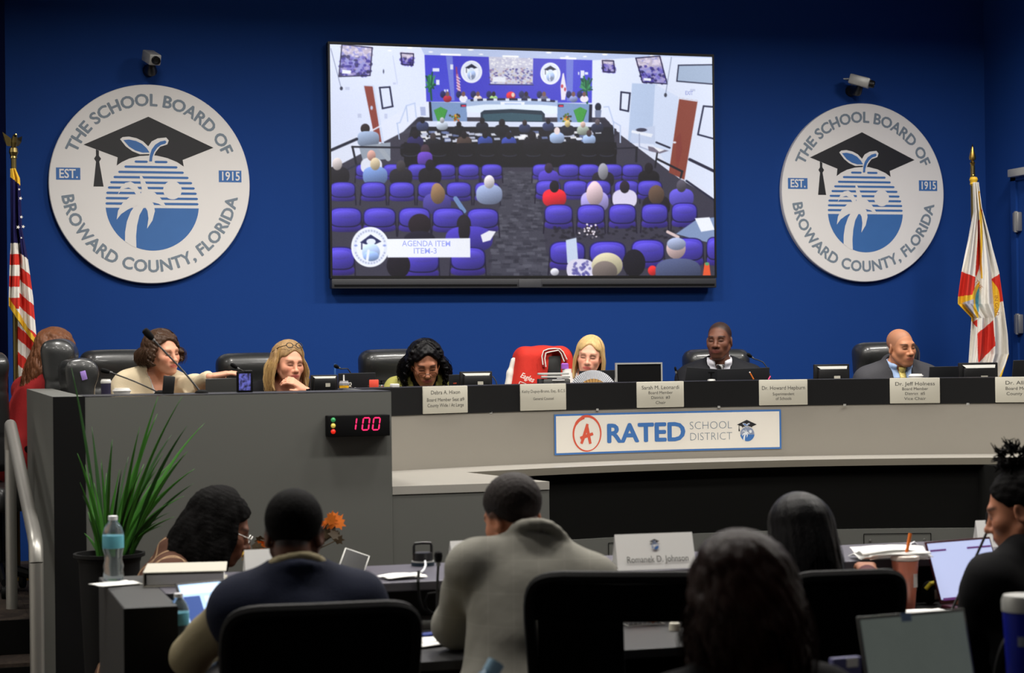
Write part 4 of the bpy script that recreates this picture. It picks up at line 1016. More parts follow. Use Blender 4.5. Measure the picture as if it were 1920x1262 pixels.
PEOPLE = {}
def person(key, label, head, hs=0.95, bs=0.95, yaw=0.0, lean=8, side=0, hyaw=0, hpitch=8, hroll=0, floor=0.45, arms=None,
           face=None, clothes=None, res=(0.009, 0.0026), fem=False, hands=True, neckfwd=0.02, nk=0.15, off=(0, 0, 0)):
    """head: world place of the point between the eyes' axis and the head's middle; yaw 0 looks to the audience"""
    face = face or {}
    U = Vector((math.sin(math.radians(side)), -math.sin(math.radians(lean)), math.cos(math.radians(lean)))).normalized()
    Fd = Vector((0, -1, 0)); Fd = (Fd-U*Fd.dot(U)).normalized(); X = Vector((1, 0, 0)); X = (X-U*X.dot(U)-Fd*X.dot(Fd)).normalized()
    sw = (0.158 if fem else 0.182)*bs
    NB = U*0.50*bs                                             # base of the neck, from the pelvis
    N = (U*0.6+Vector((0, 0, 1))*0.4).normalized()
    HC = NB + N*(nk*hs)-Vector((0, neckfwd, 0))+Vector(off)
    rz = rotm(0, 0, math.radians(yaw))
    root = Vector(head)-(rz @ HC); pz = root.z-floor                 # pelvis height above the floor
    rt = thing('person', label, 'person', (root.x, root.y, floor), math.radians(yaw))
    up = Vector((0, 0, pz))
    J = dict(P=up.copy(), U=U, F=Fd, X=X, NB=NB+up, HC=HC+up, sw=sw, bs=bs, hs=hs, fem=fem)
    Mh = Matrix.Translation(J['HC']) @ rotm(0, 0, math.radians(hyaw)) @ rotm(math.radians(hpitch), 0, 0) @ rotm(0, math.radians(hroll), 0) @ Matrix.Scale(hs, 4)
    J['Mh'] = Mh
    ctr = J['NB']-U*0.078*bs
    J['S'] = {s: ctr+X*s*sw for s in (-1, 1)}
    arms = arms or {}
    J['E'], J['W'], J['H'] = {}, {}, {}
    for s in (-1, 1):
        a = arms.get(s, {})
        if 'wp' in a:                                            # wrist given in the room, elbow found by arm length
            J['W'][s] = (rz.inverted() @ (Vector(a['wp'])-Vector((root.x, root.y, floor))))
        else: J['W'][s] = J['NB']+Vector(a.get('w', (s*0.14, -0.36, -0.40)))*bs
        S_, W_ = J['S'][s], J['W'][s]; D = W_-S_; l1, l2 = 0.285*bs, 0.255*bs; dl = min(D.length, (l1+l2)*0.995)
        W_ = S_+D.normalized()*dl; J['W'][s] = W_
        ca = (l1*l1+dl*dl-l2*l2)/(2*l1*dl); ca = max(-1, min(1, ca))
        pole = Vector(a.get('pole', (s*0.8, 0.35, -0.7))); dn = D.normalized(); pp = (pole-dn*pole.dot(dn)).normalized()
        J['E'][s] = S_+dn*l1*ca+pp*l1*math.sqrt(1-ca*ca)
        J['H'][s] = (Vector(a['hd']) if 'hd' in a else (W_-J['E'][s]).normalized(), Vector(a.get('hn', (0, 0, 1))), a.get('curl', 0.35), a.get('curls'))
    pts = [J['S'][-1], J['S'][1], J['E'][-1], J['E'][1], J['W'][-1], J['W'][1], J['P'], J['HC']]
    lo = Vector([min(p[i] for p in pts)-0.2 for i in range(3)]); hi = Vector([max(p[i] for p in pts)+0.2 for i in range(3)])
    J['lo'], J['hi'] = lo, hi
    # body
    kn = {s: up+Vector((s*0.12*bs, -0.43*bs, 0.0)) for s in (-1, 1)}; an = {s: Vector((s*0.13*bs, -0.40*bs, 0.09)) for s in (-1, 1)}
    J['kn'], J['an'] = kn, an
    c = J['HC']; r = 0.135*hs
    fine = [[(c[i]-r, c[i]+r, res[1])] for i in range(3)]
    if hands and arms:
        for s in (-1, 1):
            if arms.get(s, {}).get('fine'):
                q = J['W'][s]+J['H'][s][0]*0.08
                for i in range(3): fine[i].append((q[i]-0.085, q[i]+0.085, 0.0042))
    f = Field((lo.x, min(lo.y, kn[1].y-0.3), -0.0), (hi.x, hi.y, hi.z), res[0], fine)
    torso(f, J, 0.0)
    head_field(f, Mh, face)
    nk_ = Mh @ Vector((0, 0.034, -0.050)); f.cap(J['NB']-U*0.05, nk_, 0.055*bs*(0.86 if fem else 1.03), 0.049*hs*(0.86 if fem else 1.03), 0.014)
    for s in (-1, 1):
        arm(f, J, s, 0.0)
        f.cap(up+Vector((s*0.085*bs, 0, -0.01)), kn[s], 0.082*bs, 0.058*bs, 0.05); f.cap(kn[s], an[s], 0.056*bs, 0.038*bs, 0.03)
        f.cap(an[s]+Vector((0, 0.03, -0.045)), an[s]+Vector((s*0.02, -0.16, -0.055)), 0.036, 0.030, 0.02)
        if hands: hand_field(f, J['W'][s]+J['H'][s][0]*0.015, J['H'][s][0], J['H'][s][1], s, bs*(0.92 if fem else 1.0), J['H'][s][2], curls=J['H'][s][3])
    skinm = 'skin'
    if 'skin' not in M: M['skin'] = mat('skin', (200, 150, 120), 0.52, var=0.04, scale=40, bump=0.06, bscale=500, spec=0.35, attr='tint')
    b, P = sdf_obj('body', f, 'skin', rt, lambda P: head_colour(P, Mh, face))
    PEOPLE[key] = (rt, J, Mh)
    if clothes: clothes(rt, J)
    return rt, J, Mh
def torso(f, J, g, lower=True):
    bs, U, X, F_, P, NB, sw = J['bs'], J['U'], J['X'], J['F'], J['P'], J['NB'], J['sw']; fem = J['fem']
    m = Matrix((X, -F_, U)).transposed().to_4x4(); m.translation = P
    def E(c, r, k=0.06): f.ell(Vector(c)*bs, [q*bs+g for q in r], m, k)
    if lower: E((0, 0.0, 0.02), (0.175, 0.130, 0.115))
    E((0, -0.008, 0.17), (0.135 if fem else 0.150, 0.105 if fem else 0.115, 0.15))
    E((0, -0.012, 0.325), (0.150 if fem else 0.170, 0.108 if fem else 0.118, 0.150))
    if fem:
        for s in (-1, 1): E((s*0.068, -0.085, 0.315), (0.062, 0.058, 0.062), 0.04)
    f.cap(J['S'][-1]*0.85+J['S'][1]*0.15, J['S'][1]*0.85+J['S'][-1]*0.15, 0.056*bs+g, None, 0.06)
    for s in (-1, 1):
        f.cap(NB+U*0.012*bs, J['S'][s]+U*0.016*bs, 0.042*bs+g, 0.034*bs+g, 0.05)
        f.ell(J['S'][s]-U*0.008, [0.052*bs+g]*3, None, 0.035)
def arm(f, J, s, g, end=1.0, k=0.03, wide=1.0):
    bs = J['bs']; q = (0.86 if J['fem'] else 1.0)*bs
    f.cap(J['S'][s], J['E'][s], 0.053*q*wide+g, 0.041*q*wide+g, k)
    w = J['E'][s].lerp(J['W'][s], end)
    f.cap(J['E'][s], w, 0.041*q*wide+g, (0.028*q+0.013*q*(1-end))*(1+(wide-1)*.35)+g*.55, k)
def folds(f, lo, hi, amp, seed=0):
    r = random.Random(seed); ph = [r.random()*6 for _ in range(6)]
    def fn(x, y, z):
        return (amp*(np.sin(38*x+22*z+ph[0]+2*np.sin(9*y+ph[1]))*np.sin(26*z-14*x+ph[2])+0.7*np.sin(30*y+40*z+ph[3]+1.5*np.sin(12*x+ph[4])))).astype(np.float32)
    f.op(fn, lo, hi, 0.0, 'f', pad=0)
def vcut(f, J, w, length, top=0.05, wmin=0.0, depth=0.0):
    """open front: a wedge from the neck down"""
    A = np.array((J['X'], J['F'], J['U'])); o = np.array(J['NB'])
    def fn(x, y, z):
        p = (x-o[0], y-o[1], z-o[2])
        a, b, c = [A[i, 0]*p[0]+A[i, 1]*p[1]+A[i, 2]*p[2] for i in range(3)]
        t = np.clip(-c/length, 0, 1.2)
        return np.maximum(np.abs(a)-(w*(1-t)+wmin)*np.where(c > 0, 1.15, 1), np.maximum(depth-b, (-length*1.02)-c))
    e = J['NB']
    f.op(fn, e-Vector((0.25, 0.3, length+0.05)), e+Vector((0.25, 0.3, 0.2)), 0.006, 's', pad=0)
def necktrim(f, J, r=0.062, h=0.012):
    """cut the collar hole along the neck"""
    a = J['NB']-J['U']*0.02; b = J['Mh'] @ Vector((0, 0.02, -0.02)); f.cap(a+(b-a)*0.0, b, r*J['bs'], r*J['bs'], 0.008, 's')
def ring(f, J, r, rad, h, tilt=0.02, front=True, gap=0.0):
    c = J['NB']+J['U']*h; n = 18; pts = []
    for i in range(n+1):
        a = PI*(gap+(2-2*gap)*i/n)-PI/2
        pts.append(c+J['X']*math.cos(a)*r+J['F']*(-math.sin(a))*r*1.05*(1)+J['U']*(math.sin(a)*tilt))
    for p, q in zip(pts, pts[1:]): f.cap(p, q, rad, rad, 0.01)
def garment(rt, J, name, ma, g=0.012, sleeve=0.97, V=None, neck=0.064, collar=None, fold=0.0022, h=0.0085, long=True, wide=1.12, seed=1, extra=None, lowcut=None):
    f = Field((J['lo'].x, J['lo'].y, max(0.02, J['P'].z-0.16)), (J['hi'].x, J['hi'].y, J['hi'].z), h)
    torso(f, J, g)
    if sleeve:
        for s in (-1, 1): arm(f, J, s, g*0.9, sleeve, wide=wide)
    if collar: ring(f, J, *collar)
    if extra: extra(f)
    if fold: folds(f, J['lo'], J['hi'], fold, seed)
    if V: vcut(f, J, *V)
    if neck: necktrim(f, J, neck)
    if lowcut is not None:
        z0 = J['P'].z+lowcut; f.op(lambda x, y, z: (z0-z)+0*x+0*y, J['lo'], J['hi'], 0.01, 'i', pad=0)
    if sleeve and sleeve < 1.0:
        pass
    o, P = sdf_obj(name, f, ma, rt)
    return o, P
def tie(rt, J, P, ma, length=0.34, w=0.028):
    """knot and blade lying on the shirt front"""
    o = np.array(J['NB']); A = np.array((J['X'], J['F'], J['U'])); Q = (P-o)@A.T
    near = Q[np.abs(Q[:, 0]) < 0.02]
    rows = []
    ts = np.linspace(0.0, 1, 14)
    for t in ts:
        c = -0.012-length*t; sel = near[np.abs(near[:, 2]-c) < 0.012]; b = (sel[:, 1].max() if len(sel) else 0.1)+0.006
        ww = w*(0.62 if t < .1 else 0.48+0.6*t); rows.append((c, b, ww))
    mb = MB(); G = []
    for c, b, ww in rows:
        G.append([J['NB']+J['X']*x+J['F']*(b+d)+J['U']*c for x, d in ((-ww, -0.004), (-ww*0.6, 0.003), (0, 0.006), (ww*0.6, 0.003), (ww, -0.004))])
    mb.grid(G)
    c, b, ww = rows[0]; kn = J['NB']+J['F']*(b+0.004)+J['U']*(c+0.006)
    mb.tube([kn+J['U']*0.014, kn+J['U']*0.004, kn-J['U']*0.014], (0.020, 0.021, 0.012), 12)
    o = mb.build('necktie', ma, rt)
    md = o.modifiers.new('thickness', 'SOLIDIFY'); md.thickness = 0.004
    return o
def glasses(rt, Mh, ma='black_plastic', y=-0.108, z=-0.004, w=0.021, h=0.014, top=False):
    mb = MB()
    for s in (-1, 1):
        pts = [Mh @ Vector((s*0.031+w*math.cos(a), y+0.006*abs(math.cos(a)), z+h*math.sin(a))) for a in np.linspace(0, 2*PI, 22)]
        mb.tube(pts, 0.0023, 6, cap=False)
        mb.tube([Mh @ Vector((s*(0.031+w), y+0.006, z+0.004)), Mh @ Vector((s*0.076, -0.05, 0.004)), Mh @ Vector((s*0.079, 0.01, 0.004))], 0.0016, 6)
    mb.tube([Mh @ Vector((-0.01, y, z+0.004)), Mh @ Vector((0, y-0.003, z+0.006)), Mh @ Vector((0.01, y, z+0.004))], 0.0014, 6)
    return mb.build('glasses', ma, rt)

# ---- hair
def hair_field(J, Mh, h=0.0045, down=0.1, out=0.16):
    c = J['HC']; s = J['hs']
    return Field((c.x-out*s, c.y-out*s, c.z-down*s), (c.x+out*s, c.y+out*s, c.z+0.15*s), h)
HLY = [-.12, -.082, -.07, -.045, -.02, .02, .06, .1]
def cap_hair(f, Mh, t=0.012, line=(.075, .074, .068, .045, -.012, -.03, -.07, -.085), noise=0.0, nf=90.0, k=0.01, back=1.0, vee=0.25, part=0.0, soft=0.014):
    A = np.array(Mh)[:3, :3]; sc = Mh.to_scale().x; R = A/sc; o = np.array(Mh.translation)
    c = (0, 0.018, 0.036); r = (0.074+t, 0.094+t*back, 0.079+t)
    def fn(x, y, z):
        p = (x-o[0], y-o[1], z-o[2]); q = [(R[0, i]*p[0]+R[1, i]*p[1]+R[2, i]*p[2])/sc for i in range(3)]
        e = [(q[i]-c[i]) for i in range(3)]
        k0 = np.sqrt(sum((e[i]/r[i])**2 for i in range(3))); k1 = np.sqrt(sum((e[i]/r[i]**2)**2 for i in range(3)))
        d = k0*(k0-1)/np.maximum(k1, 1e-6)
        if noise: d = d+noise*(np.sin(nf*q[0]+1.3)*np.sin(nf*q[1]*1.1)*np.sin(nf*q[2]*.9+.6)+0.5*np.sin(nf*2.1*q[0])*np.sin(nf*1.9*q[2]+q[1]*nf))
        zl = np.interp(q[1], HLY, line)
        zl = zl-vee*np.maximum(np.abs(q[0]-part)-0.006, 0)*np.clip((-0.035-q[1])/0.03, 0, 1)
        g = (zl-q[2])*0.6; hh = np.maximum(soft-np.abs(d-g), 0)/soft
        return (np.maximum(d, g)+hh*hh*soft*0.25)*sc
    f.op(fn, np.array(J_lo(f)), np.array(J_hi(f)), k, 'u', pad=0)
def J_lo(f): return [a[0] for a in f.ax]
def J_hi(f): return [a[-1] for a in f.ax]
def locks(f, Mh, n, length, r, seed=0, az=(55, 180), part=0.012, wave=0.0, wl=0.05, flare=0.0, tip=0.4, tuck=0.0, jitter=0.35, k=0.004, bead=0.0, inward=0.0, base=(0.083, 0.104, 0.092), sides=(-1, 1), lenf=None, steps=9, drop=None, fwd=0.0):
    rnd = random.Random(seed); c = Vector((0, 0.016, 0.034))
    for i in range(n):
        s = sides[i % len(sides)]
        a = math.radians(az[0]+(az[1]-az[0])*((i//len(sides)+rnd.random()*jitter)/(max(1, n//len(sides)))))
        pts = []
        for q in np.linspace(0.08, 1, 7):
            th = q*PI/2
            x = math.sin(th)*math.sin(a)*s*base[0]; y = -math.sin(th)*math.cos(a)*base[1]; z = math.cos(th)*base[2]
            pts.append(c+Vector((x+part*(1-q), y, z)))
        e = pts[-1]; ln = length*(lenf(a) if lenf else 1)*(0.88+0.24*rnd.random()); ph = rnd.random()*6
        rad = Vector((math.sin(a)*s, -math.cos(a), 0))
        for q in np.linspace(0, 1, steps)[1:]:
            fl = flare*math.sin(q*PI*0.8)-inward*q*q
            pts.append(e+rad*fl+Vector((0, -fwd*q*q, -ln*q)))
        P = []; m = 1 if not (wave or bead) else 4
        for j in range(len(pts)-1):
            for t in range(m): P.append(pts[j].lerp(pts[j+1], t/m))
        P.append(pts[-1]); L_ = 0; Q = []
        for j, p in enumerate(P):
            if j: L_ += (P[j]-P[j-1]).length
            w = wave*min(1, j/(len(P)*0.3))
            Q.append((p+Vector((math.cos(ph+L_/wl*2*PI), math.sin(ph+L_/wl*2*PI), 0.4*math.sin(1.7*ph+L_/wl*2*PI)))*w, L_))
        nq = len(Q)
        for j in range(nq-1):
            t0, t1 = j/(nq-1), (j+1)/(nq-1)
            f0 = 1-(1-tip)*max(0, (t0-.4)/.6); f1 = 1-(1-tip)*max(0, (t1-.4)/.6)
            b0 = 1+bead*math.sin(Q[j][1]/0.016*2*PI); b1 = 1+bead*math.sin(Q[j+1][1]/0.016*2*PI)
            f.hcap(Q[j][0], Q[j+1][0], r*f0*b0, r*f1*b1, Mh, k)
def hair_mat(name, rgb, rough=0.4, var=0.35, stretch=(60, 60, 4), bump=0.5, spec=0.22):
    if name not in M: M[name] = mat(name, rgb, rough, var=var, scale=2.2, stretch=stretch, bump=bump, bscale=4.0, spec=spec)
    return name
def wisps(rt, Mh, ma, n, length, seed, az=(60, 180), base=(0.086, 0.107, 0.096), wave=0.004, flare=0.01, r=0.0009, part=0.01):
    """fine single strands over the hair"""
    rnd = random.Random(seed); mb = MB(); c = Vector((0, 0.016, 0.034)); sc = Mh.to_scale().x
    for i in range(n):
        s = rnd.choice((-1, 1)); a = math.radians(az[0]+(az[1]-az[0])*rnd.random()); ph = rnd.random()*6; o = 1+rnd.random()*0.08; pts = []
        for q in np.linspace(0.15, 1, 6):
            th = q*PI/2; pts.append(Mh @ (c+Vector((math.sin(th)*math.sin(a)*s*base[0]*o+part*(1-q), -math.sin(th)*math.cos(a)*base[1]*o, math.cos(th)*base[2]*o))))
        rad = Vector((math.sin(a)*s, -math.cos(a), 0)); e = c+Vector((math.sin(a)*s*base[0]*o, -math.cos(a)*base[1]*o, 0)); ln = length*(0.6+0.5*rnd.random())
        for q in np.linspace(0, 1, 8)[1:]:
            pts.append(Mh @ (e+rad*(flare*math.sin(q*2.4)+wave*math.sin(ph+q*ln/0.03))+Vector((wave*math.cos(ph+q*ln/0.03), 0, -ln*q))))
        mb.tube(pts, [r*sc]*(len(pts)-2)+[r*sc*.7, r*sc*.3], 3, cap=False)
    return mb
# ------------------------------------------------------------------ cloth and hair colours
MM('cream_wool', (206, 190, 160), 0.85, var=0.05, bump=0.25, bscale=220, spec=0.2)
MM('black_knit', (20, 20, 23), 0.85, bump=0.3, bscale=120, spec=0.2)
MM('olive_cloth', (160, 156, 84), 0.8, var=0.05, bump=0.2, bscale=150, spec=0.2)
MM('black_suit', (22, 23, 28), 0.75, bump=0.15, bscale=300, spec=0.25)
MM('charcoal_suit', (62, 62, 66), 0.8, var=0.06, bump=0.2, bscale=300, spec=0.2)
MM('shirt_white', (214, 214, 222), 0.75, spec=0.2)
MM('shirt_blue', (160, 184, 222), 0.75, spec=0.2)
MM('plum_knit', (110, 40, 80), 0.85)
MM('white_blouse', (216, 214, 214), 0.8)
MM('dark_red_knit', (150, 22, 24), 0.85, var=0.1, bump=0.3, bscale=60)
MM('navy_vest', (20, 26, 46), 0.85, bump=0.3, bscale=200, spec=0.2)
MM('beige_cloth', (150, 140, 112), 0.85, var=0.06, bump=0.25, bscale=100, spec=0.15)
MM('black_cloth', (13, 13, 15), 0.85, spec=0.15)
MM('maroon_cloth', (70, 16, 24), 0.85)
M['brown_plaid'] = plaid('brown_plaid', (78, 50, 37), (176, 146, 112), 0.07, 0.07, 0.09, True, .75)
M['grey_check'] = plaid('grey_check', (138, 136, 127), (164, 161, 151), 0.07, 0.085, 0.05, False, 0.22, bump=0.15)
def stripe_tie(name, a, b, sc):
    m, t, p = nt_new(name); N, L = t.nodes, t.links
    tc = N.new('ShaderNodeTexCoord'); wv = N.new('ShaderNodeTexWave'); wv.bands_direction = 'DIAGONAL'; wv.inputs['Scale'].default_value = sc
    L.new(tc.outputs['Object'], wv.inputs['Vector']); r = N.new('ShaderNodeValToRGB'); r.color_ramp.interpolation = 'CONSTANT'
    r.color_ramp.elements[0].color = (*srgb(a), 1); r.color_ramp.elements[1].position = 0.5; r.color_ramp.elements[1].color = (*srgb(b), 1)
    L.new(wv.outputs[1], r.inputs[0]); L.new(r.outputs[0], p.inputs['Base Color']); p.inputs['Roughness'].default_value = 0.5
    M[name] = m
stripe_tie('striped_silk', (24, 24, 28), (205, 205, 205), 16); stripe_tie('yellow_silk', (214, 196, 116), (196, 176, 98), 30)
HB = hair_mat('hair_brown', (62, 44, 32)); HD = hair_mat('hair_blonde', (196, 164, 112), var=0.4); HDB = hair_mat('hair_dark_blonde', (150, 120, 82), var=0.5)
HK = hair_mat('hair_black', (7, 6, 8), 0.38, var=0.3, spec=0.14); HL = hair_mat('hair_long_brown', (104, 66, 44), var=0.45); HR = hair_mat('hair_red_brown', (34, 15, 9), 0.45, var=0.4, spec=0.10)
HBK = hair_mat('hair_braid', (9, 8, 8), 0.7, var=0.4, stretch=(40, 40, 40), spec=0.06)
LIGHT = dict(skin=(208, 150, 122), blush=.3, brow=(104, 76, 56), browa=.6)

# ------------------------------------------------------------------ on the dais, left to right
# long-haired woman in red, seen from behind at the far left
def c_red(rt, J):
    garment(rt, J, 'sweater', 'dark_red_knit', 0.014, 1.0, None, 0.056, (0.066, 0.012, 0.01), seed=2)
rt, J, Mh = person('red', 'person with long brown hair in a red sweater at the far left end, turned away', at(108, 662, -1.12), 0.92, 0.92, yaw=112, lean=20, hyaw=6, hpitch=14, floor=0.45, face=dict(LIGHT), clothes=c_red, fem=True, nk=0.13, neckfwd=0.06, res=(0.011, 0.006), hands=True)
f = hair_field(J, Mh, 0.005, 0.66, 0.24)
cap_hair(f, Mh, 0.016); locks(f, Mh, 60, 0.47, 0.014, 4, (60, 180), wave=0.012, wl=0.13, flare=0.03, tip=0.35)
sdf_obj('hair', f, HL, rt); wisps(rt, Mh, HL, 500, 0.47, 5, wave=0.010, flare=0.035, r=0.0013).build('stray_hair', HL, rt)

# curly brown-haired woman in cream reaching to the right
def c_cream(rt, J):
    garment(rt, J, 'blouse', 'white_blouse', 0.004, None, (0.05, 0.10), 0.056, None, 0.001)
    garment(rt, J, 'blazer', 'cream_wool', 0.017, 0.93, (0.055, 0.20, 0.02), 0.060, (0.070, 0.013, 0.012, 0.02, True, 0.16), 0.004, wide=1.22, seed=5)
p = at(404, 703, -1.92)
rt, J, Mh = person('cream', 'person with curly brown hair in a cream blazer reaching out to the laptop', at(305, 662, -1.5), 0.86, 0.90, yaw=20, lean=22, side=4, hyaw=13, hpitch=4, hroll=-4, floor=0.45,
    arms={1: dict(wp=p, hd=(0.90, -0.36, 0.16), hn=(-0.1, -0.1, 1), curl=0.16, fine=True, pole=(0.2, 0.1, -1)), -1: dict(w=(-0.16, -0.30, -0.36))},
    face=dict(LIGHT, nose=1.15, lips=1.1, lip=(196, 104, 92)), clothes=c_cream, fem=True, nk=0.12, neckfwd=0.05)
f = hair_field(J, Mh, 0.004, 0.16, 0.15)
cap_hair(f, Mh, 0.018, (.092, .090, .082, .06, .005, -.03, -.09, -.1), 0.004, 80, vee=.5, part=-.012)
locks(f, Mh, 90, 0.095, 0.0085, 8, (66, 180), wave=0.011, wl=0.05, flare=0.034, tip=0.5, part=0.0, base=(0.086, 0.110, 0.098))
sdf_obj('hair', f, HB, rt); wisps(rt, Mh, HB, 700, 0.10, 6, (62, 180), wave=0.009, flare=0.038, r=0.0011, base=(0.09, 0.114, 0.101)).build('stray_hair', HB, rt)

# blonde woman in black, hand at her chin
def c_black(rt, J):
    garment(rt, J, 'top', 'black_knit', 0.012, 0.93, (0.075, 0.12, 0.02), 0.066, None, 0.003, seed=7)
hd = at(541, 681, -1.5)
p = at(574, 733, -1.72)
rt, J, Mh = person('blonde', 'person with long blonde hair in black resting chin on one hand at the side desk', hd, 0.85, 0.88, yaw=-2, lean=20, hyaw=18, hpitch=6, hroll=2, floor=0.45,
    arms={1: dict(wp=p, hd=(-0.80, -0.15, 0.52), hn=(0.35, -0.55, 0.75), curl=0.5, fine=True, pole=(0.9, -0.3, -0.9)), -1: dict(w=(-0.14, -0.30, -0.34))},
    face=dict(LIGHT, skin=(214, 152, 124), lip=(190, 92, 88), wide=1.03), clothes=c_black, fem=True, nk=0.115, neckfwd=0.06)
f = hair_field(J, Mh, 0.004, 0.30, 0.17)
cap_hair(f, Mh, 0.012, (.096, .094, .084, .054, .0, -.03, -.09, -.1), vee=.75, part=0.006)
locks(f, Mh, 52, 0.20, 0.0105, 10, (74, 180), wave=0.006, wl=0.16, flare=0.030, tip=0.4, part=0.006, base=(0.084, 0.107, 0.094), fwd=0.03)
sdf_obj('hair', f, HDB, rt); wisps(rt, Mh, HD, 800, 0.21, 16, (66, 180), wave=0.005, flare=0.035, r=0.0012).build('stray_hair', HD, rt)
mb = MB()
for s in (-1, 1): mb.tube([Mh @ Vector((s*0.031+0.021*math.cos(a), -0.062+0.006*math.sin(a), 0.112+0.014*math.sin(a))) for a in np.linspace(0, 2*PI, 20)], 0.0022, 6, cap=False)
for s in (-1, 1): mb.tube([Mh @ Vector((s*0.052, -0.062, 0.112)), Mh @ Vector((s*0.080, -0.01, 0.092)), Mh @ Vector((s*0.088, 0.05, 0.06))], 0.002, 6)
mb.tube([Mh @ Vector((-0.01, -0.063, 0.113)), Mh @ Vector((0.01, -0.063, 0.113))], 0.002, 6)
mb.build('glasses', 'black_plastic', rt)

# woman with black curls in olive, head bowed
def c_olive(rt, J):
    garment(rt, J, 'top', 'black_knit', 0.005, None, None, 0.056, (0.060, 0.010, 0.012), 0.001)
    garment(rt, J, 'blazer', 'olive_cloth', 0.017, 0.96, (0.060, 0.26, 0.03), 0.064, None, 0.0035, wide=1.18, seed=9)
rt, J, Mh = person('olive', 'person with black curls and glasses in an olive blazer, head bowed', at(797, 683, -1.62), 0.88, 0.90, yaw=-10, lean=18, hyaw=4, hpitch=21, hroll=-2, floor=0.45,
    face=dict(skin=(150, 98, 72), blush=.1, brow=(30, 20, 18), lip=(150, 74, 70), browt=1.0, nose=1.1), clothes=c_olive, fem=True, nk=0.085, neckfwd=0.10)
f = hair_field(J, Mh, 0.004, 0.24, 0.18)
cap_hair(f, Mh, 0.022, (.095, .093, .084, .056, .0, -.03, -.09, -.1), 0.004, 75, vee=.7, part=.01)
locks(f, Mh, 96, 0.155, 0.009, 12, (70, 180), wave=0.011, wl=0.045, flare=0.040, tip=0.5, part=0.004, base=(0.092, 0.116, 0.102))
sdf_obj('hair', f, HK, rt); wisps(rt, Mh, HK, 700, 0.16, 26, (66, 180), wave=0.010, flare=0.045, r=0.0011, base=(0.097, 0.120, 0.106)).build('stray_hair', HK, rt)
glasses(rt, Mh, MM('horn_brown', (90, 52, 30), 0.3), y=-0.113, z=-0.022, w=0.022, h=0.014)

# blonde woman behind the fan
def c_white(rt, J):
    garment(rt, J, 'blouse', 'white_blouse', 0.008, 0.95, (0.055, 0.12, 0.02), 0.058, None, 0.0025, seed=12)
rt, J, Mh = person('fan', 'person with straight pale blonde hair looking down behind the folding fan', at(1105.5, 668, -1.28), 0.83, 0.86, yaw=-12, lean=12, hyaw=-14, hpitch=5, hroll=6, floor=0.45, arms={-1: dict(wp=at(1111, 757, -1.90), hd=(0.1, -0.45, 0.85), hn=(0, 0.8, 0.5), curl=0.9, pole=(-0.8, 0.3, -0.8))},
    face=dict(LIGHT, skin=(222, 162, 136), lip=(206, 98, 92), lash=0.0042, lips=1.05, brow=(126, 94, 70), wide=0.97), clothes=c_white, fem=True, nk=0.13, neckfwd=0.05)
f = hair_field(J, Mh, 0.004, 0.26, 0.15)
cap_hair(f, Mh, 0.011, (.100, .098, .088, .056, .0, -.03, -.09, -.1), vee=.95, part=.004)
locks(f, Mh, 54, 0.17, 0.0105, 14, (76, 180), wave=0.002, wl=0.3, flare=0.014, tip=0.6, part=0.004, base=(0.082, 0.105, 0.093), fwd=0.012)
sdf_obj('hair', f, HD, rt); wisps(rt, Mh, HDB, 700, 0.18, 36, (70, 180), wave=0.001, flare=0.014, part=0.004, r=0.0010).build('stray_hair', HD, rt)

# man in a black suit and striped tie
def c_suit(rt, J):
    o, P = garment(rt, J, 'shirt', 'shirt_white', 0.006, None, (0.022, 0.05), 0.060, (0.068, 0.013, 0.028, 0.016, True, 0.04), 0.0008)
    tie(rt, J, P, 'striped_silk', 0.30, 0.030)
    garment(rt, J, 'suit_jacket', 'black_suit', 0.019, 0.95, (0.058, 0.30, 0.004), 0.064, (0.076, 0.012, 0.016, 0.03, True, 0.26), 0.002, wide=1.12, seed=14)
rt, J, Mh = person('suit', 'person in a black suit, white shirt and black and white striped tie', at(1349, 638, -1.26), 0.88, 0.92, yaw=-20, lean=4, hyaw=-17, hpitch=1, floor=0.45,
    face=dict(skin=(104, 66, 50), blush=.05, brow=(20, 14, 12), lip=(120, 66, 60), beard=0.42, buzz=0.85, fade=.03, nose=1.25, lips=1.2, wide=0.98, jaw=1.05, lashcol=(22, 14, 12)), clothes=c_suit, nk=0.155, neckfwd=0.03)

# bald man in a charcoal suit and yellow tie
def c_char(rt, J):
    o, P = garment(rt, J, 'shirt', 'shirt_blue', 0.006, None, (0.024, 0.05), 0.060, (0.068, 0.013, 0.026, 0.016, True, 0.04), 0.0008)
    tie(rt, J, P, 'yellow_silk', 0.30, 0.030)
    garment(rt, J, 'suit_jacket', 'charcoal_suit', 0.021, 0.95, (0.060, 0.30, 0.006), 0.066, (0.077, 0.013, 0.016, 0.03, True, 0.24), 0.003, wide=1.16, seed=15)
rt, J, Mh = person('char', 'bald person in a charcoal suit, pale blue shirt and yellow tie', at(1689, 651, -1.62), 0.86, 0.93, yaw=-8, lean=8, hyaw=17, hpitch=4, hroll=-3, floor=0.45,
    face=dict(skin=(182, 124, 92), blush=.15, brow=(52, 38, 30), lip=(160, 92, 80), buzz=0.28, hair=(70, 60, 54), nose=1.2, wide=.99, jaw=1.02), clothes=c_char, nk=0.125, neckfwd=0.045)

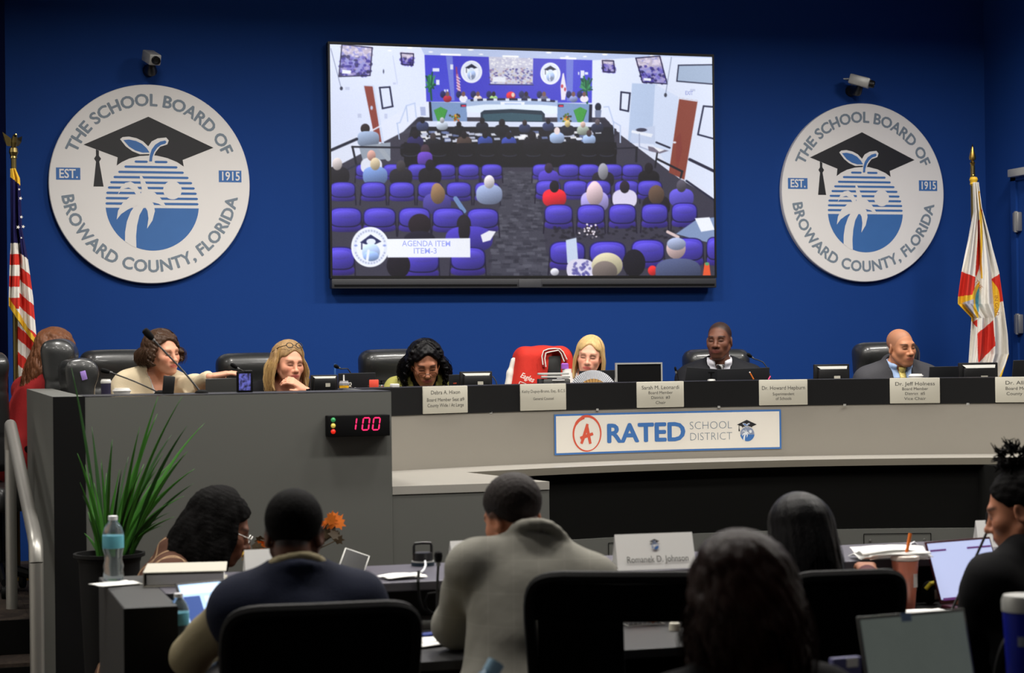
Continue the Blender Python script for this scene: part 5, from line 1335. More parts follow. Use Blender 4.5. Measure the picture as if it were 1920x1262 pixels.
# ------------------------------------------------------------------ front table, seen from behind
R1 = (0.011, 0.0055)
def c_braid(rt, J):
    garment(rt, J, 'plaid_shirt', 'brown_plaid', 0.014, 0.96, None, 0.060, None, 0.003, wide=1.2, seed=20)
rt, J, Mh = person('braid', 'person with long dark braids, glasses and a brown plaid top leaning over the table end', at(415, 990, -4.50), 0.98, 0.92, yaw=84, lean=19, hyaw=4, hpitch=22, floor=0.0,
    arms={1: dict(w=(0.10, -0.34, -0.10)), -1: dict(w=(-0.12, -0.40, -0.12), curl=.5)}, face=dict(skin=(112, 72, 54), brow=(24, 16, 14), lip=(112, 60, 56), nose=1.15, beard=0.4), clothes=c_braid, nk=0.10, neckfwd=0.14, res=R1)
f = hair_field(J, Mh, 0.005, 0.30, 0.2)
cap_hair(f, Mh, 0.018, noise=0.003, nf=90)
locks(f, Mh, 64, 0.26, 0.0105, 30, (62, 180), wave=0.004, wl=0.12, flare=0.03, tip=0.7, bead=0.2, base=(0.09, 0.112, 0.1))
sdf_obj('hair', f, HBK, rt); glasses(rt, Mh, 'silver', y=-0.112)

def c_navy(rt, J):
    garment(rt, J, 'shirt', 'beige_cloth', 0.008, 0.95, None, 0.062, (0.068, 0.013, 0.03), 0.003, wide=1.3, seed=21)
    garment(rt, J, 'vest', 'navy_vest', 0.030, None, None, 0.072, (0.076, 0.012, 0.004), 0.003, seed=22, extra=lambda f: [f.ell(J['S'][s]-J['U']*0.02, (0.076, 0.082, 0.088), None, 0.03) for s in (-1, 1)])
rt, J, Mh = person('navy', 'person with cropped black hair in a navy vest over beige sleeves, seen from behind', at(552, 1000, -6.14), 0.96, 0.87, yaw=176, lean=16, hyaw=-14, hpitch=14, floor=0.0,
    arms={1: dict(wp=at(418, 1215, -5.84), pole=(1.1, 0.5, -0.5)), -1: dict(w=(-0.2, -0.32, -0.32))}, face=dict(skin=(92, 58, 44), buzz=0.9, brow=(20, 14, 12)), clothes=c_navy, nk=0.125, neckfwd=0.04, res=R1)
f = hair_field(J, Mh, 0.005, 0.09, 0.14); cap_hair(f, Mh, 0.007, (.09, .086, .076, .056, .02, .015, -.075, -.09), 0.001, 240, soft=.008)
sdf_obj('hair', f, HBK, rt)

def c_grey(rt, J):
    garment(rt, J, 'shirt', 'shirt_white', 0.008, None, None, 0.058, (0.064, 0.012, 0.035), 0.001)
    garment(rt, J, 'suit_jacket', 'grey_check', 0.022, 0.94, None, 0.066, (0.076, 0.014, 0.026, 0.03), 0.0022, wide=1.2, seed=24)
rt, J, Mh = person('grey', 'person with short brown hair in a grey checked suit jacket, seen from behind', at(962, 966, -6.02), 0.97, 0.90, yaw=163, lean=20, side=-8, hyaw=32, hpitch=20, hroll=8, floor=0.0,
    arms={1: dict(wp=at(905, 1190, -5.72), pole=(0.9, 0.7, -0.6)), -1: dict(w=(-0.06, -0.36, -0.36))}, face=dict(skin=(188, 124, 92), buzz=0.85, hair=(30, 22, 20), nose=1.1), clothes=c_grey, nk=0.10, neckfwd=0.05, off=(0.072, 0, 0), res=R1)
f = hair_field(J, Mh, 0.004, 0.09, 0.14); cap_hair(f, Mh, 0.006, (.088, .086, .078, .056, .022, .018, -.058, -.072), 0.0012, 260, back=1.3, soft=.008)
sdf_obj('hair', f, hair_mat('hair_short_brown', (30, 22, 20), 0.6, stretch=(60, 60, 60)), rt)

def c_maroon(rt, J):
    garment(rt, J, 'top', 'maroon_cloth', 0.014, 0.95, None, 0.06, (0.066, 0.012, 0.008), 0.003, seed=26)
rt, J, Mh = person('black_hair', 'person with long straight black hair at the front table, seen from behind', at(1502, 1012, -6.05), 0.98, 0.94, yaw=178, lean=12, hyaw=-4, hpitch=14, floor=0.0,
    arms={-1: dict(wp=at(1632, 1050, -5.50), pole=(-1, 0.2, -0.3))}, face=dict(skin=(150, 100, 76)), clothes=c_maroon, fem=True, nk=0.13, res=R1)
f = hair_field(J, Mh, 0.005, 0.42, 0.16)
cap_hair(f, Mh, 0.014); locks(f, Mh, 60, 0.30, 0.0135, 40, (50, 180), wave=0.002, wl=.3, flare=0.018, tip=0.6)
sdf_obj('hair', f, HK, rt); wisps(rt, Mh, HK, 200, 0.3, 41, wave=0.001, flare=0.02).build('stray_hair', HK, rt)

def c_blk(rt, J):
    garment(rt, J, 'jacket', 'black_cloth', 0.020, 0.97, None, 0.062, (0.072, 0.014, 0.01), 0.003, wide=1.25, seed=28)
rt, J, Mh = person('bun', 'person in black with hair tied up in a top bun at the right edge', at(1914, 955, -6.05), 1.02, 1.0, yaw=196, lean=10, hyaw=32, hpitch=16, floor=0.0,
    arms={1: dict(wp=at(1856, 1150, -5.80), hd=(-0.3, -0.9, 0.3), curl=.5, pole=(0.9, 0.5, -0.5))}, face=dict(skin=(170, 112, 84), nose=1.1, brow=(24, 18, 16)), clothes=c_blk, nk=0.13, res=R1)
f = hair_field(J, Mh, 0.005, 0.1, 0.17); cap_hair(f, Mh, 0.009, (.092, .086, .072, .045, .015, .015, -.065, -.08), 0.003, 110, soft=.008)
f.ell((0, 0.02, 0.145), (0.048, 0.046, 0.036), Mh, 0.02)
for k in range(9):
    a = 2*PI*k/9; f.hcap((0.04*math.cos(a), 0.02+0.04*math.sin(a), 0.14), (0.02*math.cos(a+1), 0.02+0.02*math.sin(a+1), 0.172), 0.012, 0.01, Mh, 0.004)
sdf_obj('hair', f, HBK, rt)
mb = MB(); r_ = random.Random(9)
for k in range(160):
    d = Vector((r_.gauss(0, 1), r_.gauss(0, 1), r_.gauss(0.4, 1))).normalized(); c = Vector((0, 0.02, 0.148)); p0 = c+d*0.034; p1 = c+d*0.052+Vector((r_.gauss(0, .006), r_.gauss(0, .006), r_.gauss(0, .006))); p2 = p1+d*0.008+Vector((r_.gauss(0, .008), r_.gauss(0, .008), r_.gauss(0, .008)))
    mb.tube([Mh @ p0, Mh @ p1, Mh @ p2], (.004, .0028, .001), 4)
mb.build('bun_curls', HBK, rt)

# ------------------------------------------------------------------ second table, nearest to us
rt, J, Mh = person('near', 'person with full reddish brown hair in black, nearest in the picture, seen from behind', at(1392, 1128, -7.80), 0.95, 0.95, yaw=178, lean=6, hpitch=6, floor=0.0,
    face=dict(skin=(150, 100, 76)), clothes=c_blk, fem=True, nk=0.14, res=(0.012, 0.008))
f = hair_field(J, Mh, 0.005, 0.30, 0.17)
cap_hair(f, Mh, 0.024, noise=0.003, nf=50); locks(f, Mh, 70, 0.20, 0.014, 50, (50, 180), wave=0.010, wl=0.10, flare=0.022, tip=0.5, base=(0.088, 0.112, 0.1))
sdf_obj('hair', f, HR, rt); wisps(rt, Mh, HR, 260, 0.2, 51, wave=0.008, flare=0.04).build('stray_hair', HR, rt)
# ------------------------------------------------------------------ leather armchairs behind the dais
def exec_chair(label):
    t = thing('leather_armchair', label, 'chair', (0, 0, 0), 0, 'black leather armchairs behind the dais')
    f = Field((-0.34, -0.22, 0.40), (0.34, 0.26, 1.24), 0.011)
    def back(x, y, z):
        zz = z-0.86; w = 0.235+0.02*np.clip(zz, -.3, .3); yy = y-0.02-0.12*zz+0.55*x*x*-1
        qx = np.abs(x)-w+0.06; qz = np.abs(zz)-0.29+0.06; qy = np.abs(yy)-0.055+0.045
        d = np.sqrt(np.maximum(qx, 0)**2+np.maximum(qz, 0)**2+np.maximum(qy, 0)**2)+np.minimum(np.maximum(np.maximum(qx, qy), qz), 0)-0.058
        return d+0.006*np.exp(-((zz-0.10)/0.012)**2)+0.006*np.exp(-((zz+0.12)/0.012)**2)
    f.op(back, (-0.3, -0.2, 0.5), (0.3, 0.25, 1.2), 0.02)
    f.cap((-0.155, 0.01, 1.085), (0.155, 0.01, 1.085), 0.050, None, 0.06)
    sdf_obj('backrest', f, 'leather', t)
    f = Field((-0.36, -0.5, 0.36), (0.36, 0.16, 0.58), 0.014)
    f.op(lambda x, y, z: np.sqrt(np.maximum(np.abs(x)-0.2, 0)**2+np.maximum(np.abs(y+0.16)-0.19, 0)**2+np.maximum(np.abs(z-0.46)-0.01, 0)**2)-0.05, (-0.3, -0.45, 0.38), (0.3, 0.1, 0.55), 0.02)
    sdf_obj('seat', f, 'leather', t)
    for s in (-1, 1):
        MB().tube([(s*0.25, 0.0, 0.42), (s*0.31, 0.0, 0.5), (s*0.315, -0.03, 0.64), (s*0.31, -0.08, 0.665)], 0.02, 10).tube([(s*0.31, 0.02, 0.67), (s*0.31, -0.1, 0.675), (s*0.305, -0.27, 0.665)], (0.028, 0.034, 0.026), 12, flat=0.6).build('armrest', 'chair_plastic', t)
    MB().tube([(0, -0.12, 0.12), (0, -0.12, 0.40)], 0.028, 14).build('gas_column', 'chair_plastic', t)
    b = MB()
    for k in range(5):
        a = 2*PI*k/5+0.3; b.tube([(0, -0.12, 0.13), (0.31*math.cos(a), -0.12+0.31*math.sin(a), 0.075)], (0.03, 0.018), 8)
    bs = b.build('star_base', 'chair_plastic', t)
    for k in range(5):
        a = 2*PI*k/5+0.3; MB().lathe([(0, -0.016), (0.028, -0.016), (0.028, 0.016), (0, 0.016)], T(0.31*math.cos(a), -0.12+0.31*math.sin(a), 0.03) @ rotm(PI/2, 0, a), 12).build('caster', 'chair_plastic', bs)
    return t
ec0 = exec_chair('black leather armchair')
def chair_at(px, ytop, Y, wpx, rz, label, first=[True]):
    c = ec0 if first[0] else copy_tree(ec0); first[0] = False
    p = at(px, ytop, Y); wd = wpx*mpp(px, Y)
    c.location = (p.x, Y-0.03, 0.45); c.rotation_euler = (0, 0, math.radians(rz)); c.scale = (wd/0.50, 0.92, (p.z-0.45)/1.152)
    c['label'] = label
    return c
chair_at(228, 656, -0.92, 158, 6, 'black leather armchair behind the person in the cream blazer')
chair_at(484, 662, -0.92, 162, 2, 'black leather armchair behind the blonde person resting her chin')
chair_at(748, 655, -0.85, 160, -4, 'black leather armchair behind the person with black curls')
jc = chair_at(1024, 654, -0.86, 112, -8, 'black leather armchair with the red and white jacket hung over it')
chair_at(1343, 655, -0.80, 134, -10, 'black leather armchair behind the person in the black suit')
chair_at(1664, 642, -1.02, 136, -6, 'black leather armchair behind the bald person in the charcoal suit')
g_ = chair_at(128, 636, -1.45, 150, 82, 'black leather armchair seen edge-on in front of the person in red')
h_ = chair_at(163, 672, -1.84, 80, 98, 'low black armchair with a small violet sticker beside the white coffee cup')
chair_at(-30, 660, -1.35, 120, 30, 'black leather armchair cut off by the left edge of the picture')
p = at(156, 704, -1.99)
tag(MB().box((0, 0, 0), (0.026, 0.002, 0.042), Matrix.Translation(at(157, 704, -1.98)) @ rotm(0, -0.25, -0.3), 0.0008).build('sticker', MM('violet_paper', (172, 140, 224), 0.6)), 'small violet sticker on the side of the low black armchair', 'sticker')

# ------------------------------------------------------------------ varsity jacket on the chair back
jp = at(1024, 690, -0.98); L = Vector((jp.x, -0.86, 0.9))
jk = thing('varsity_jacket', 'red jacket with white sleeves and striped collar hung over a chair back', 'jacket', L)
k_ = mpp(1024, -0.95)
def jpt(px, py, y=-0.98): return at(px, py, y)-L
f = Field((-0.24, -0.16, 0.30), (0.24, 0.18, 0.80), 0.008)
c0 = jpt(1026, 689)
zt_ = jpt(1026, 649).z
def shell(x, y, z):
    w = 0.150+0.10*np.clip((zt_-z)/0.5, 0, .5)
    qx = np.abs(x-c0.x-0.004)-w+0.06; qz = np.abs(z-(zt_-0.26))-0.26+0.06; qy = np.abs(y+0.02)-0.085+0.06
    return np.sqrt(np.maximum(qx, 0)**2+np.maximum(qz, 0)**2+np.maximum(qy, 0)**2)+np.minimum(np.maximum(np.maximum(qx, qy), qz), 0)-0.062+0.003*np.sin(46*x+6*z)
f.op(shell, (-0.23, -0.15, 0.2), (0.23, 0.17, 0.79), 0.02)
a, b, c = jpt(1046, 668), jpt(1041, 700), jpt(1040, 730)
for q0, q1, r0, r1 in ((a, b, 0.030, 0.036), (b, c, 0.036, 0.04)): f.cap((q0.x, -0.11, q0.z), (q1.x, -0.11, q1.z), r0, r1, 0.01, 's')
sdf_obj('body', f, 'red_cloth', jk)
f = Field((-0.3, -0.16, 0.28), (0.0, 0.16, 0.75), 0.008)
s0, s1, s2 = jpt(972, 676), jpt(966, 700), jpt(960, 740)
f.cap((s0.x, -0.03, s0.z), (s1.x, -0.03, s1.z), 0.016, 0.021, 0.02); f.cap((s1.x, -0.03, s1.z), (s2.x, -0.03, s2.z), 0.021, 0.026, 0.02); folds(f, (-0.3, -0.2, 0), (0, 0.2, 1), 0.002, 3)
sdf_obj('sleeve', f, 'white_cloth', jk)
mb = MB()
for pts in (((1018, 684), (1016, 668), (1019, 658), (1028, 654.5), (1040, 653.5), (1050, 654.5), (1056, 660), (1060, 668), (1063, 674)), ((1023.5, 688), (1021.5, 672), (1023.5, 662), (1031, 660), (1047, 657), (1052, 663), (1055, 671), (1058, 678))):
    mb.tube([jpt(x, y, -0.99) for x, y in pts], 0.0042, 8, flat=0.8)
mb.build('collar_stripe', 'white_cloth', jk)
MB().tube([jpt(x, y, -0.972) for x, y in ((1020, 688), (1018, 670), (1021, 660), (1029, 657), (1045, 655), (1054, 660), (1058, 670), (1061, 678))], 0.017, 10, flat=0.55).build('collar', MM('dark_red', (160, 30, 30), 0.8), jk)
pn = MB().box((0, 0, 0), (26*k_, 0.02, 46*k_), Matrix.Translation(jpt(1039, 690, -0.962)), 0.009).build('lining', MM('lining_black', (38, 39, 39), 0.5), jk)
mb = MB(); m_ = Matrix.Translation(jpt(988.5, 708, -1.005)) @ rotm(PI/2) @ rotm(0, 0, -0.40)
mb.text('Eagles', 0.042, m_, shear=0.28, bold=0.0006, width=28*k_)
for p0, p1 in (((975, 715.5), (992, 722)), ((975, 715.5), (972, 722))): mb.tube([jpt(*p0, -1.004), jpt(*p1, -1.004)], 0.0022, 6)
mb.build('lettering', 'white_cloth', jk, smooth=False)

# ------------------------------------------------------------------ name plates on the black band
def band_frame(px, lift=0.006):
    x = at(px, 740, -2.3).x
    for _ in range(6): x = at(px, 740, arc(RC, min(max(x, -1.7), 2.3))).x
    th = math.asin(x/RC); o = Vector((RC*math.sin(th), RY+RC*math.cos(th), 0)); n = Vector((-math.sin(th), -math.cos(th), 0))
    return o+n*lift, Vector((math.cos(th), -math.sin(th), 0)), n
PLATES = [(833, ('Debra A. Hixon', 'Board Member Seat #9', 'County Wide / At Large'), 1, 'cream name plate below the person with black curls'),
          (1017, ('Kathy Dupuy-Bruno, Esq., B.C.S', 'General Counsel'), 2, 'cream name plate with two small lines below the red jacket'),
          (1237, ('Sarah M. Leonardi', 'Board Member', 'District  #3', 'Chair'), 0, 'cream name plate ending in the line Chair above the white banner'),
          (1468, ('Dr. Howard Hepburn', 'Superintendent', 'of Schools'), 3, 'cream name plate reading Superintendent of Schools'),
          (1715, ('Dr. Jeff Holness', 'Board Member', 'District  #5', 'Vice Chair'), 0, 'cream name plate ending in the line Vice Chair'),
          (1914, ('Dr. Allen Z', 'Board Member', 'County Wide'), 4, 'cream name plate cut off by the right edge of the picture')]
for px, lines, kind, lab in PLATES:
    o, x, n = band_frame(px); m = frame((o.x, o.y, 1.369), x, n); L = Vector((o.x, o.y, 1.3055))
    t = thing('name_plate', lab, 'name plate', L, group='name plates along the black band')
    MB().box((0, 0, 0.001), (0.248, 0.127, 0.008), m, 0.003).build('panel', 'plate_cream', t, L)
    mb = MB()
    lay = {0: ((0.034, 0.026, .196), (0.009, 0.0205, .128), (-0.015, 0.0205, .098), (-0.04, 0.0205, None)), 1: ((0.034, 0.026, .16), (0.0, 0.023, .206), (-0.026, 0.023, .2)), 2: ((0.028, 0.02, .232), (-0.008, 0.018, .11)), 3: ((0.022, 0.027, .22), (-0.008, 0.021, .11), (-0.031, 0.021, .08)), 4: ((0.034, 0.026, .15), (0.006, 0.022, .15), (-0.02, 0.022, .14))}[kind]
    for body, (y, s, wd) in zip(lines, lay): mb.text(body, s, m @ T(0, y, 0.0056), width=wd or 0.0108*len(body))
    mb.build('lettering', 'plate_ink', t, L, smooth=False)

# ------------------------------------------------------------------ banner on the riser
def bent(u, v, lift):
    th = u/RC; return Vector(((RC-lift)*math.sin(th), RY+(RC-lift)*math.cos(th), v))
L = Vector((0.006, -2.28, 1.086))
bn = thing('banner_sign', 'long white banner reading A RATED SCHOOL DISTRICT on the front of the curved desk', 'banner', L)
def bgrid(u0, u1, v0, v1, lift, n=30):
    mb = MB(); mb.grid([[bent(u0+(u1-u0)*i/n, v0, lift) for i in range(n+1)], [bent(u0+(u1-u0)*i/n, v1, lift) for i in range(n+1)]]); return mb
U0, U1, V0, V1 = -0.590, 0.603, 1.088, 1.284
mb = MB(); A = [(U0, V0), (U1, V0)]
G = []
for v, l in ((V0, 0.001), (V0, 0.005), (V1, 0.005), (V1, 0.001)): G.append([bent(U0+(U1-U0)*i/30, v, l) for i in range(31)])
mb.grid(G); mb.build('backing', 'sign_blue', bn, L)
bgrid(U0+0.009, U1-0.009, V0+0.009, V1-0.009, 0.0056).build('sheet', 'sign_paper', bn, L)
cu, cv = (U0+U1)/2, (V0+V1)/2
def w_at(u, v, l=0.0064): return lambda p: bent(u+p.x, v+p.y, l)
def px2u(x): return (x-1288)*0.001141+0.006
mb = MB().text('RATED', 0.136, Matrix(), bold=0.0052, warp=None) ; mb.bm.free()
def btext(body, size, x0, x1, v, ma, name, bold=0.0):
    pr = MB().text(body, size, Matrix(), bold=bold); xs = [q.co.x for q in pr.bm.verts]; ys = [q.co.y for q in pr.bm.verts]; pr.bm.free()
    k = (px2u(x1)-px2u(x0))/(max(xs)-min(xs)); cx, cy = (max(xs)+min(xs))/2, (max(ys)+min(ys))/2; um = (px2u(x0)+px2u(x1))/2
    mb = MB()
    for j, (ox, oy) in enumerate(((0, 0), (0.0036, 0), (-0.0036, 0), (0, 0.0028), (0, -0.0028))): mb.text(body, size, Matrix(), bold=bold, warp=lambda p: bent(um+(p.x-cx)*k*0.985+ox, v+(p.y-cy)*.96+oy, 0.0064+0.00012*j+p.z))
    mb.build(name, ma, bn, L, smooth=False)
btext('RATED', 0.132, 1013, 1375, cv-0.001, 'sign_blue', 'large_lettering', 0.0012)
mb = MB()
for body, v, x0, x1 in (('SCHOOL', cv+0.027, 1395, 1590), ('DISTRICT', cv-0.028, 1397, 1590)):
    pr = MB().text(body, 0.055, Matrix()); xs = [q.co.x for q in pr.bm.verts]; ys = [q.co.y for q in pr.bm.verts]; pr.bm.free()
    k = (px2u(x1)-px2u(x0))/(max(xs)-min(xs)); cx, cy, um = (max(xs)+min(xs))/2, (max(ys)+min(ys))/2, (px2u(x0)+px2u(x1))/2
    mb.text(body, 0.055, Matrix(), bold=-0.0012, warp=lambda p: bent(um+(p.x-cx)*k, v+(p.y-cy), 0.0064+p.z))
mb.build('small_lettering', 'sign_slate', bn, L, smooth=False)
ua = px2u(918); mb = MB(); ring_ = []
n = 64
for i in range(n+1):
    a = math.radians(100+372*i/n); r = 0.0715+0.004*i/n; wd = 0.0022+0.0030*abs(math.sin(a*0.5+0.6))+0.0018*(i < 8)
    ring_.append((bent(ua+(r-wd)*math.cos(a)*1.0, cv+(r-wd)*math.sin(a)*1.14, 0.0062+0.0004*i/n), bent(ua+(r+wd)*math.cos(a), cv+(r+wd)*math.sin(a)*1.14, 0.0062+0.0004*i/n)))
mb.grid([[p[0] for p in ring_], [p[1] for p in ring_]]); mb.build('red_ring', 'sign_red', bn, L, smooth=False)
mb = MB()
for st in (((-0.030, -0.045), (-0.020, -0.02), (0.004, 0.050)), ((0.000, 0.046), (0.008, 0.0), (0.018, -0.047)), ((-0.036, -0.018), (0.0, -0.008), (0.033, 0.002))):
    q = [Vector((x, y)) for x, y in st]; left, right = [], []
    for i, p in enumerate(q):
        d = (q[min(i+1, len(q)-1)]-q[max(i-1, 0)]).normalized(); nn = Vector((-d.y, d.x))*(0.0068 if i != 1 else 0.008); left.append(p+nn); right.append(p-nn)
    mb.grid([[bent(ua+p.x, cv+p.y-0.002, 0.0066) for p in left], [bent(ua+p.x, cv+p.y-0.002, 0.0066) for p in right]])
mb.build('red_letter', 'sign_red', bn, L, smooth=False)
ue = px2u(1657); th = ue/RC; o = bent(ue, cv-0.004, 0.0064)
MM('sign_palewhite', (222, 226, 232), 0.6)
emblem(bn, L, frame(o, (math.cos(th), -math.sin(th), 0), (-math.sin(th), -math.cos(th), 0)), 0.079, {'K': 'sign_black', 'B': 'sign_blue', 'W': 'sign_palewhite'}, 0.0003)

# ------------------------------------------------------------------ countdown timer on the corner of the side desk
tY = WY-0.06
a_, b_ = at(615, 779, tY), at(731.5, 818, tY); x0_, x1_, z1_, z0_ = a_.x, b_.x, a_.z-0.002, b_.z+0.002
L = Vector(((x0_+x1_)/2, tY+0.03, z0_))
tm = thing('countdown_timer', 'black box timer showing 100 in red digits with three lamps at its left', 'timer', L)
MB().bx(x0_, x1_, tY, WY, z0_, z1_, 0.003).build('housing', 'matte_black', tm, L)
for (py, key, c, e) in ((787.5, 'green', (60, 160, 96), .25), (798.3, 'yellow', (220, 200, 90), .35), (809.3, 'red', (226, 40, 24), .7)):
    p = at(624.8, py, tY)
    tag(MB().lathe([(0, 0.006), (0.004, 0.0055), (0.0085, 0.002), (0.0095, 0)], Matrix.Translation((p.x, tY-0.0002, p.z)) @ rotm(PI/2), 20).build('signal_lamp', mat('lamp_'+key, c, 0.3, emit=e), tm, L), key+' round signal lamp')
def seg7(mb, px, py, wpx, hpx, segs, sl):
    k = mpp(px, tY); t = 0.0046
    def P(u, v): p = at(px, py, tY); return Vector((p.x+(u*wpx/2+v*sl)*k, tY-0.0012, p.z+v*hpx/2*k))
    S_ = {'a': ((-.9, 1), (.9, 1)), 'd': ((-.9, -1), (.9, -1)), 'g': ((-.9, 0), (.9, 0)), 'f': ((-1, .94), (-1, .06)), 'b': ((1, .94), (1, .06)), 'e': ((-1, -.06), (-1, -.94)), 'c': ((1, -.06), (1, -.94))}
    for s in segs:
        p, q = S_[s]; p, q = P(*p), P(*q); d = (q-p).normalized(); n_ = Vector((-d.z, 0, d.x))*t/2; e = d*t/2
        mb.raw([p, p+e+n_, q-e+n_, q, q-e-n_, p+e-n_], [(0, 1, 2, 3, 4, 5)])
for px, segs, w_ in ((667.5, 'bc', 0.1), (686, 'abcdef', 12), (705.5, 'abcdef', 12)):
    mb = MB(); seg7(mb, px, 794.8 - (px-686)*0.012, w_, 22.5, segs, 1.6); mb.build('digit', 'red_led', tm, L, smooth=False)

# ------------------------------------------------------------------ screens, laptops and small things on the dais
WZ = 1.19
def zfix(o): return o
def monitor(x0, x1, yt, Y, label, style='desk', zb=WZ, rz=0.0):
    a, b = at(x0, yt, Y), at(x1, yt, Y); w_ = b.x-a.x; c = (a.x+b.x)/2; zt_ = (a.z+b.z)/2; L = Vector((c, Y, zb))
    t = thing('desk_monitor' if style == 'desk' else 'touch_screen', label, 'monitor', L, rz, group='monitors on the dais, seen from behind')
    h = min(zt_-zb-0.03, w_*0.72); z0 = zt_-h-zb; z1 = zt_-zb
    if style == 'desk':
        MB().bx(-w_/2, w_/2, 0.0, 0.02, z0, z1, 0.004).bx(-w_*.42, w_*.42, -0.022, -0.001, z0+h*.12, z1-h*.16, 0.008).build('housing', 'black_plastic', t)
        MB().raw([(-w_*.43, -0.001, z1-h*.07), (w_*.43, -0.001, z1-h*.07), (w_*.37, -0.020, z1-h*.17), (-w_*.37, -0.020, z1-h*.17)], [(0, 3, 2, 1)]).build('vent_strip', MM('vent_silver', (160, 160, 154), 0.4), t, smooth=False)
        MB().bx(-w_*.0, w_*.17, -0.025, -0.0225, z1-h*.60, z1-h*.42).build('badge', 'plate_cream', t, smooth=False)
        MB().bx(-w_/2+.006, w_/2-.006, 0.0201, 0.0212, z0+.008, z1-.008).build('screen', 'screen_off', t, smooth=False)
    else:
        fr = MB(); e = 0.008
        fr.bx(-w_/2, w_/2, -0.002, 0.014, z1-e, z1).bx(-w_/2, -w_/2+e, -0.002, 0.014, z0, z1-e-.0005).bx(w_/2-e, w_/2, -0.002, 0.014, z0, z1-e-.0005); fr.build('frame', 'silver', t, smooth=False)
        MB().bx(-w_/2+e, w_/2-e, 0.0, 0.012, z0, z1-e).build('back_panel', 'matte_black', t, smooth=False)
        MB().raw([(-w_*.12, -0.004, z0), (w_*.12, -0.004, z0), (0, -0.004, z1-h*.62), (-w_*.12, -0.03, z0), (w_*.12, -0.03, z0), (0, -0.008, z1-h*.62)], [(0, 2, 1), (3, 4, 5), (0, 3, 5, 2), (1, 2, 5, 4), (0, 1, 4, 3)]).build('prop', 'laptop_dark', t, smooth=False)
    MB().bx(-0.03, 0.03, 0.0, 0.018, 0.012, z0, 0.003).build('stand', 'black_plastic', t)
    MB().bx(-0.09, 0.09, -0.06, 0.07, 0.0, 0.012, 0.004).build('foot', 'black_plastic', t)
    return t
monitor(583, 633.5, 703, -2.62, 'black monitor beside the yellow cup on the side desk')
monitor(863, 923, 696.5, -1.92, 'black monitor between the person with black curls and the red jacket')
monitor(1527, 1593, 683, -1.78, 'black monitor between the two men in suits')
monitor(1799, 1871, 680, -2.12, 'black monitor in front of the white flag')
monitor(1155, 1241, 680, -1.80, 'silver-framed screen right of the folding fan', 'touch', rz=-0.05)
def laptop(x0, x1, y0, y1, Y, label, ma='laptop_dark', zb=WZ, tilt=0.2, rz=0.0, deep=0.2, logo=None):
    """open laptop seen from behind its lid; y0, y1 are the heights of its two top corners"""
    a, b = at(x0, y0, Y), at(x1, y1, Y); w_ = (b.x-a.x)/max(0.3, math.cos(rz)); L = Vector(((a.x+b.x)/2, Y+0.05, zb)); h = (a.z+b.z)/2-zb-0.012
    t = thing('laptop', label, 'laptop', L, rz, group='laptops on the dais, seen from behind')
    MB().bx(-w_/2, w_/2, 0.0, deep, 0.0, 0.012, 0.003).build('keyboard_base', ma, t)
    m = T(0, 0, 0.013) @ rotm(-(-tilt)) if False else T(0, 0, 0.013) @ rotm(tilt)
    roll = math.atan2((b.z-a.z), (b.x-a.x))
    m = m @ rotm(0, -roll, 0)
    MB().box((0, 0, h/2/math.cos(tilt)), (w_, 0.007, h/math.cos(tilt)), m, 0.003).build('lid', ma, t)
    if logo:
        MB().box((logo[0]*w_, -0.0042, h*logo[1]), (logo[2], 0.001, logo[3]), m @ T(0, 0, 0), 0).build('logo', logo[4], t, smooth=False)
    MB().box((0, 0.0042, h/2/math.cos(tilt)), (w_-0.012, 0.001, h/math.cos(tilt)-0.016), m).build('screen', 'screen_off', t, smooth=False)
    return t
laptop(386, 449, 710.5, 709, -2.75, 'grey laptop lid between the cream sleeve and the violet display', 'laptop_grey')
laptop(634, 704, 700.5, 699, -2.02, 'wide black laptop behind the yellow cup', logo=(.38, .80, .03, .008, 'plate_ink'))
laptop(846, 873, 703, 702, -1.84, 'black laptop edge showing left of the monitor by the curly-haired person', logo=(-.1, .86, .016, .006, 'sign_red'), rz=-0.12)
laptop(1086, 1154, 696, 694, -1.60, 'black laptop behind the folding fan', deep=0.18)
laptop(1275, 1358, 688, 694, -1.72, 'left black laptop of the pair in front of the black suit', rz=0.1)
laptop(1350, 1444, 693, 689, -1.80, 'right black laptop of the pair in front of the black suit', rz=-0.1)
laptop(1742, 1803, 688, 687, -2.0, 'black laptop with a small red mark beside the charcoal suit', logo=(-.32, .80, .03, .008, 'sign_red'))
laptop(1898, 1950, 676, 675, -2.15, 'black laptop cut off by the right edge below the white flag')
# grey tilted display unit
L = Vector((at(1040, 700, -1.86).x, -1.86, WZ)); k = mpp(1040, -1.86)
t = thing('display_stand', 'grey ribbed tilting display unit in front of the red jacket', 'display', L, -0.05)
zt_ = at(1040, 699, -1.86).z-WZ; w_ = 60*k
for i, (dz, dy, ww, ma) in enumerate(((0, 0.02, w_, 'silver'), (-0.016, 0.0, w_*.92, 'silver'))):
    MB().bx(-ww/2+(w_-ww)*.5, ww/2+(w_-ww)*.5, dy, dy+0.02, zt_+dz-0.011, zt_+dz, 0.002).build('rib', ma, t)
MB().bx(-w_/2, w_/2, 0.012, 0.05, 0.02, zt_-0.03, 0.004).build('housing', 'laptop_dark', t)
MB().box((w_*.06, -0.004, zt_-0.055), (w_*.86, 0.012, 0.045), rotm(0.0), 0.004).build('front_panel', 'laptop_grey', t)
MB().bx(-w_*.1, w_*.30, -0.014, -0.010, zt_-0.040, zt_-0.034).build('handle', 'carton_white', t, smooth=False)
MB().lathe([(0, 0.003), (0.006, 0.002), (0.007, 0)], T(w_*.06, -0.0105, zt_-0.056) @ rotm(PI/2), 14).build('knob', 'matte_black', t)
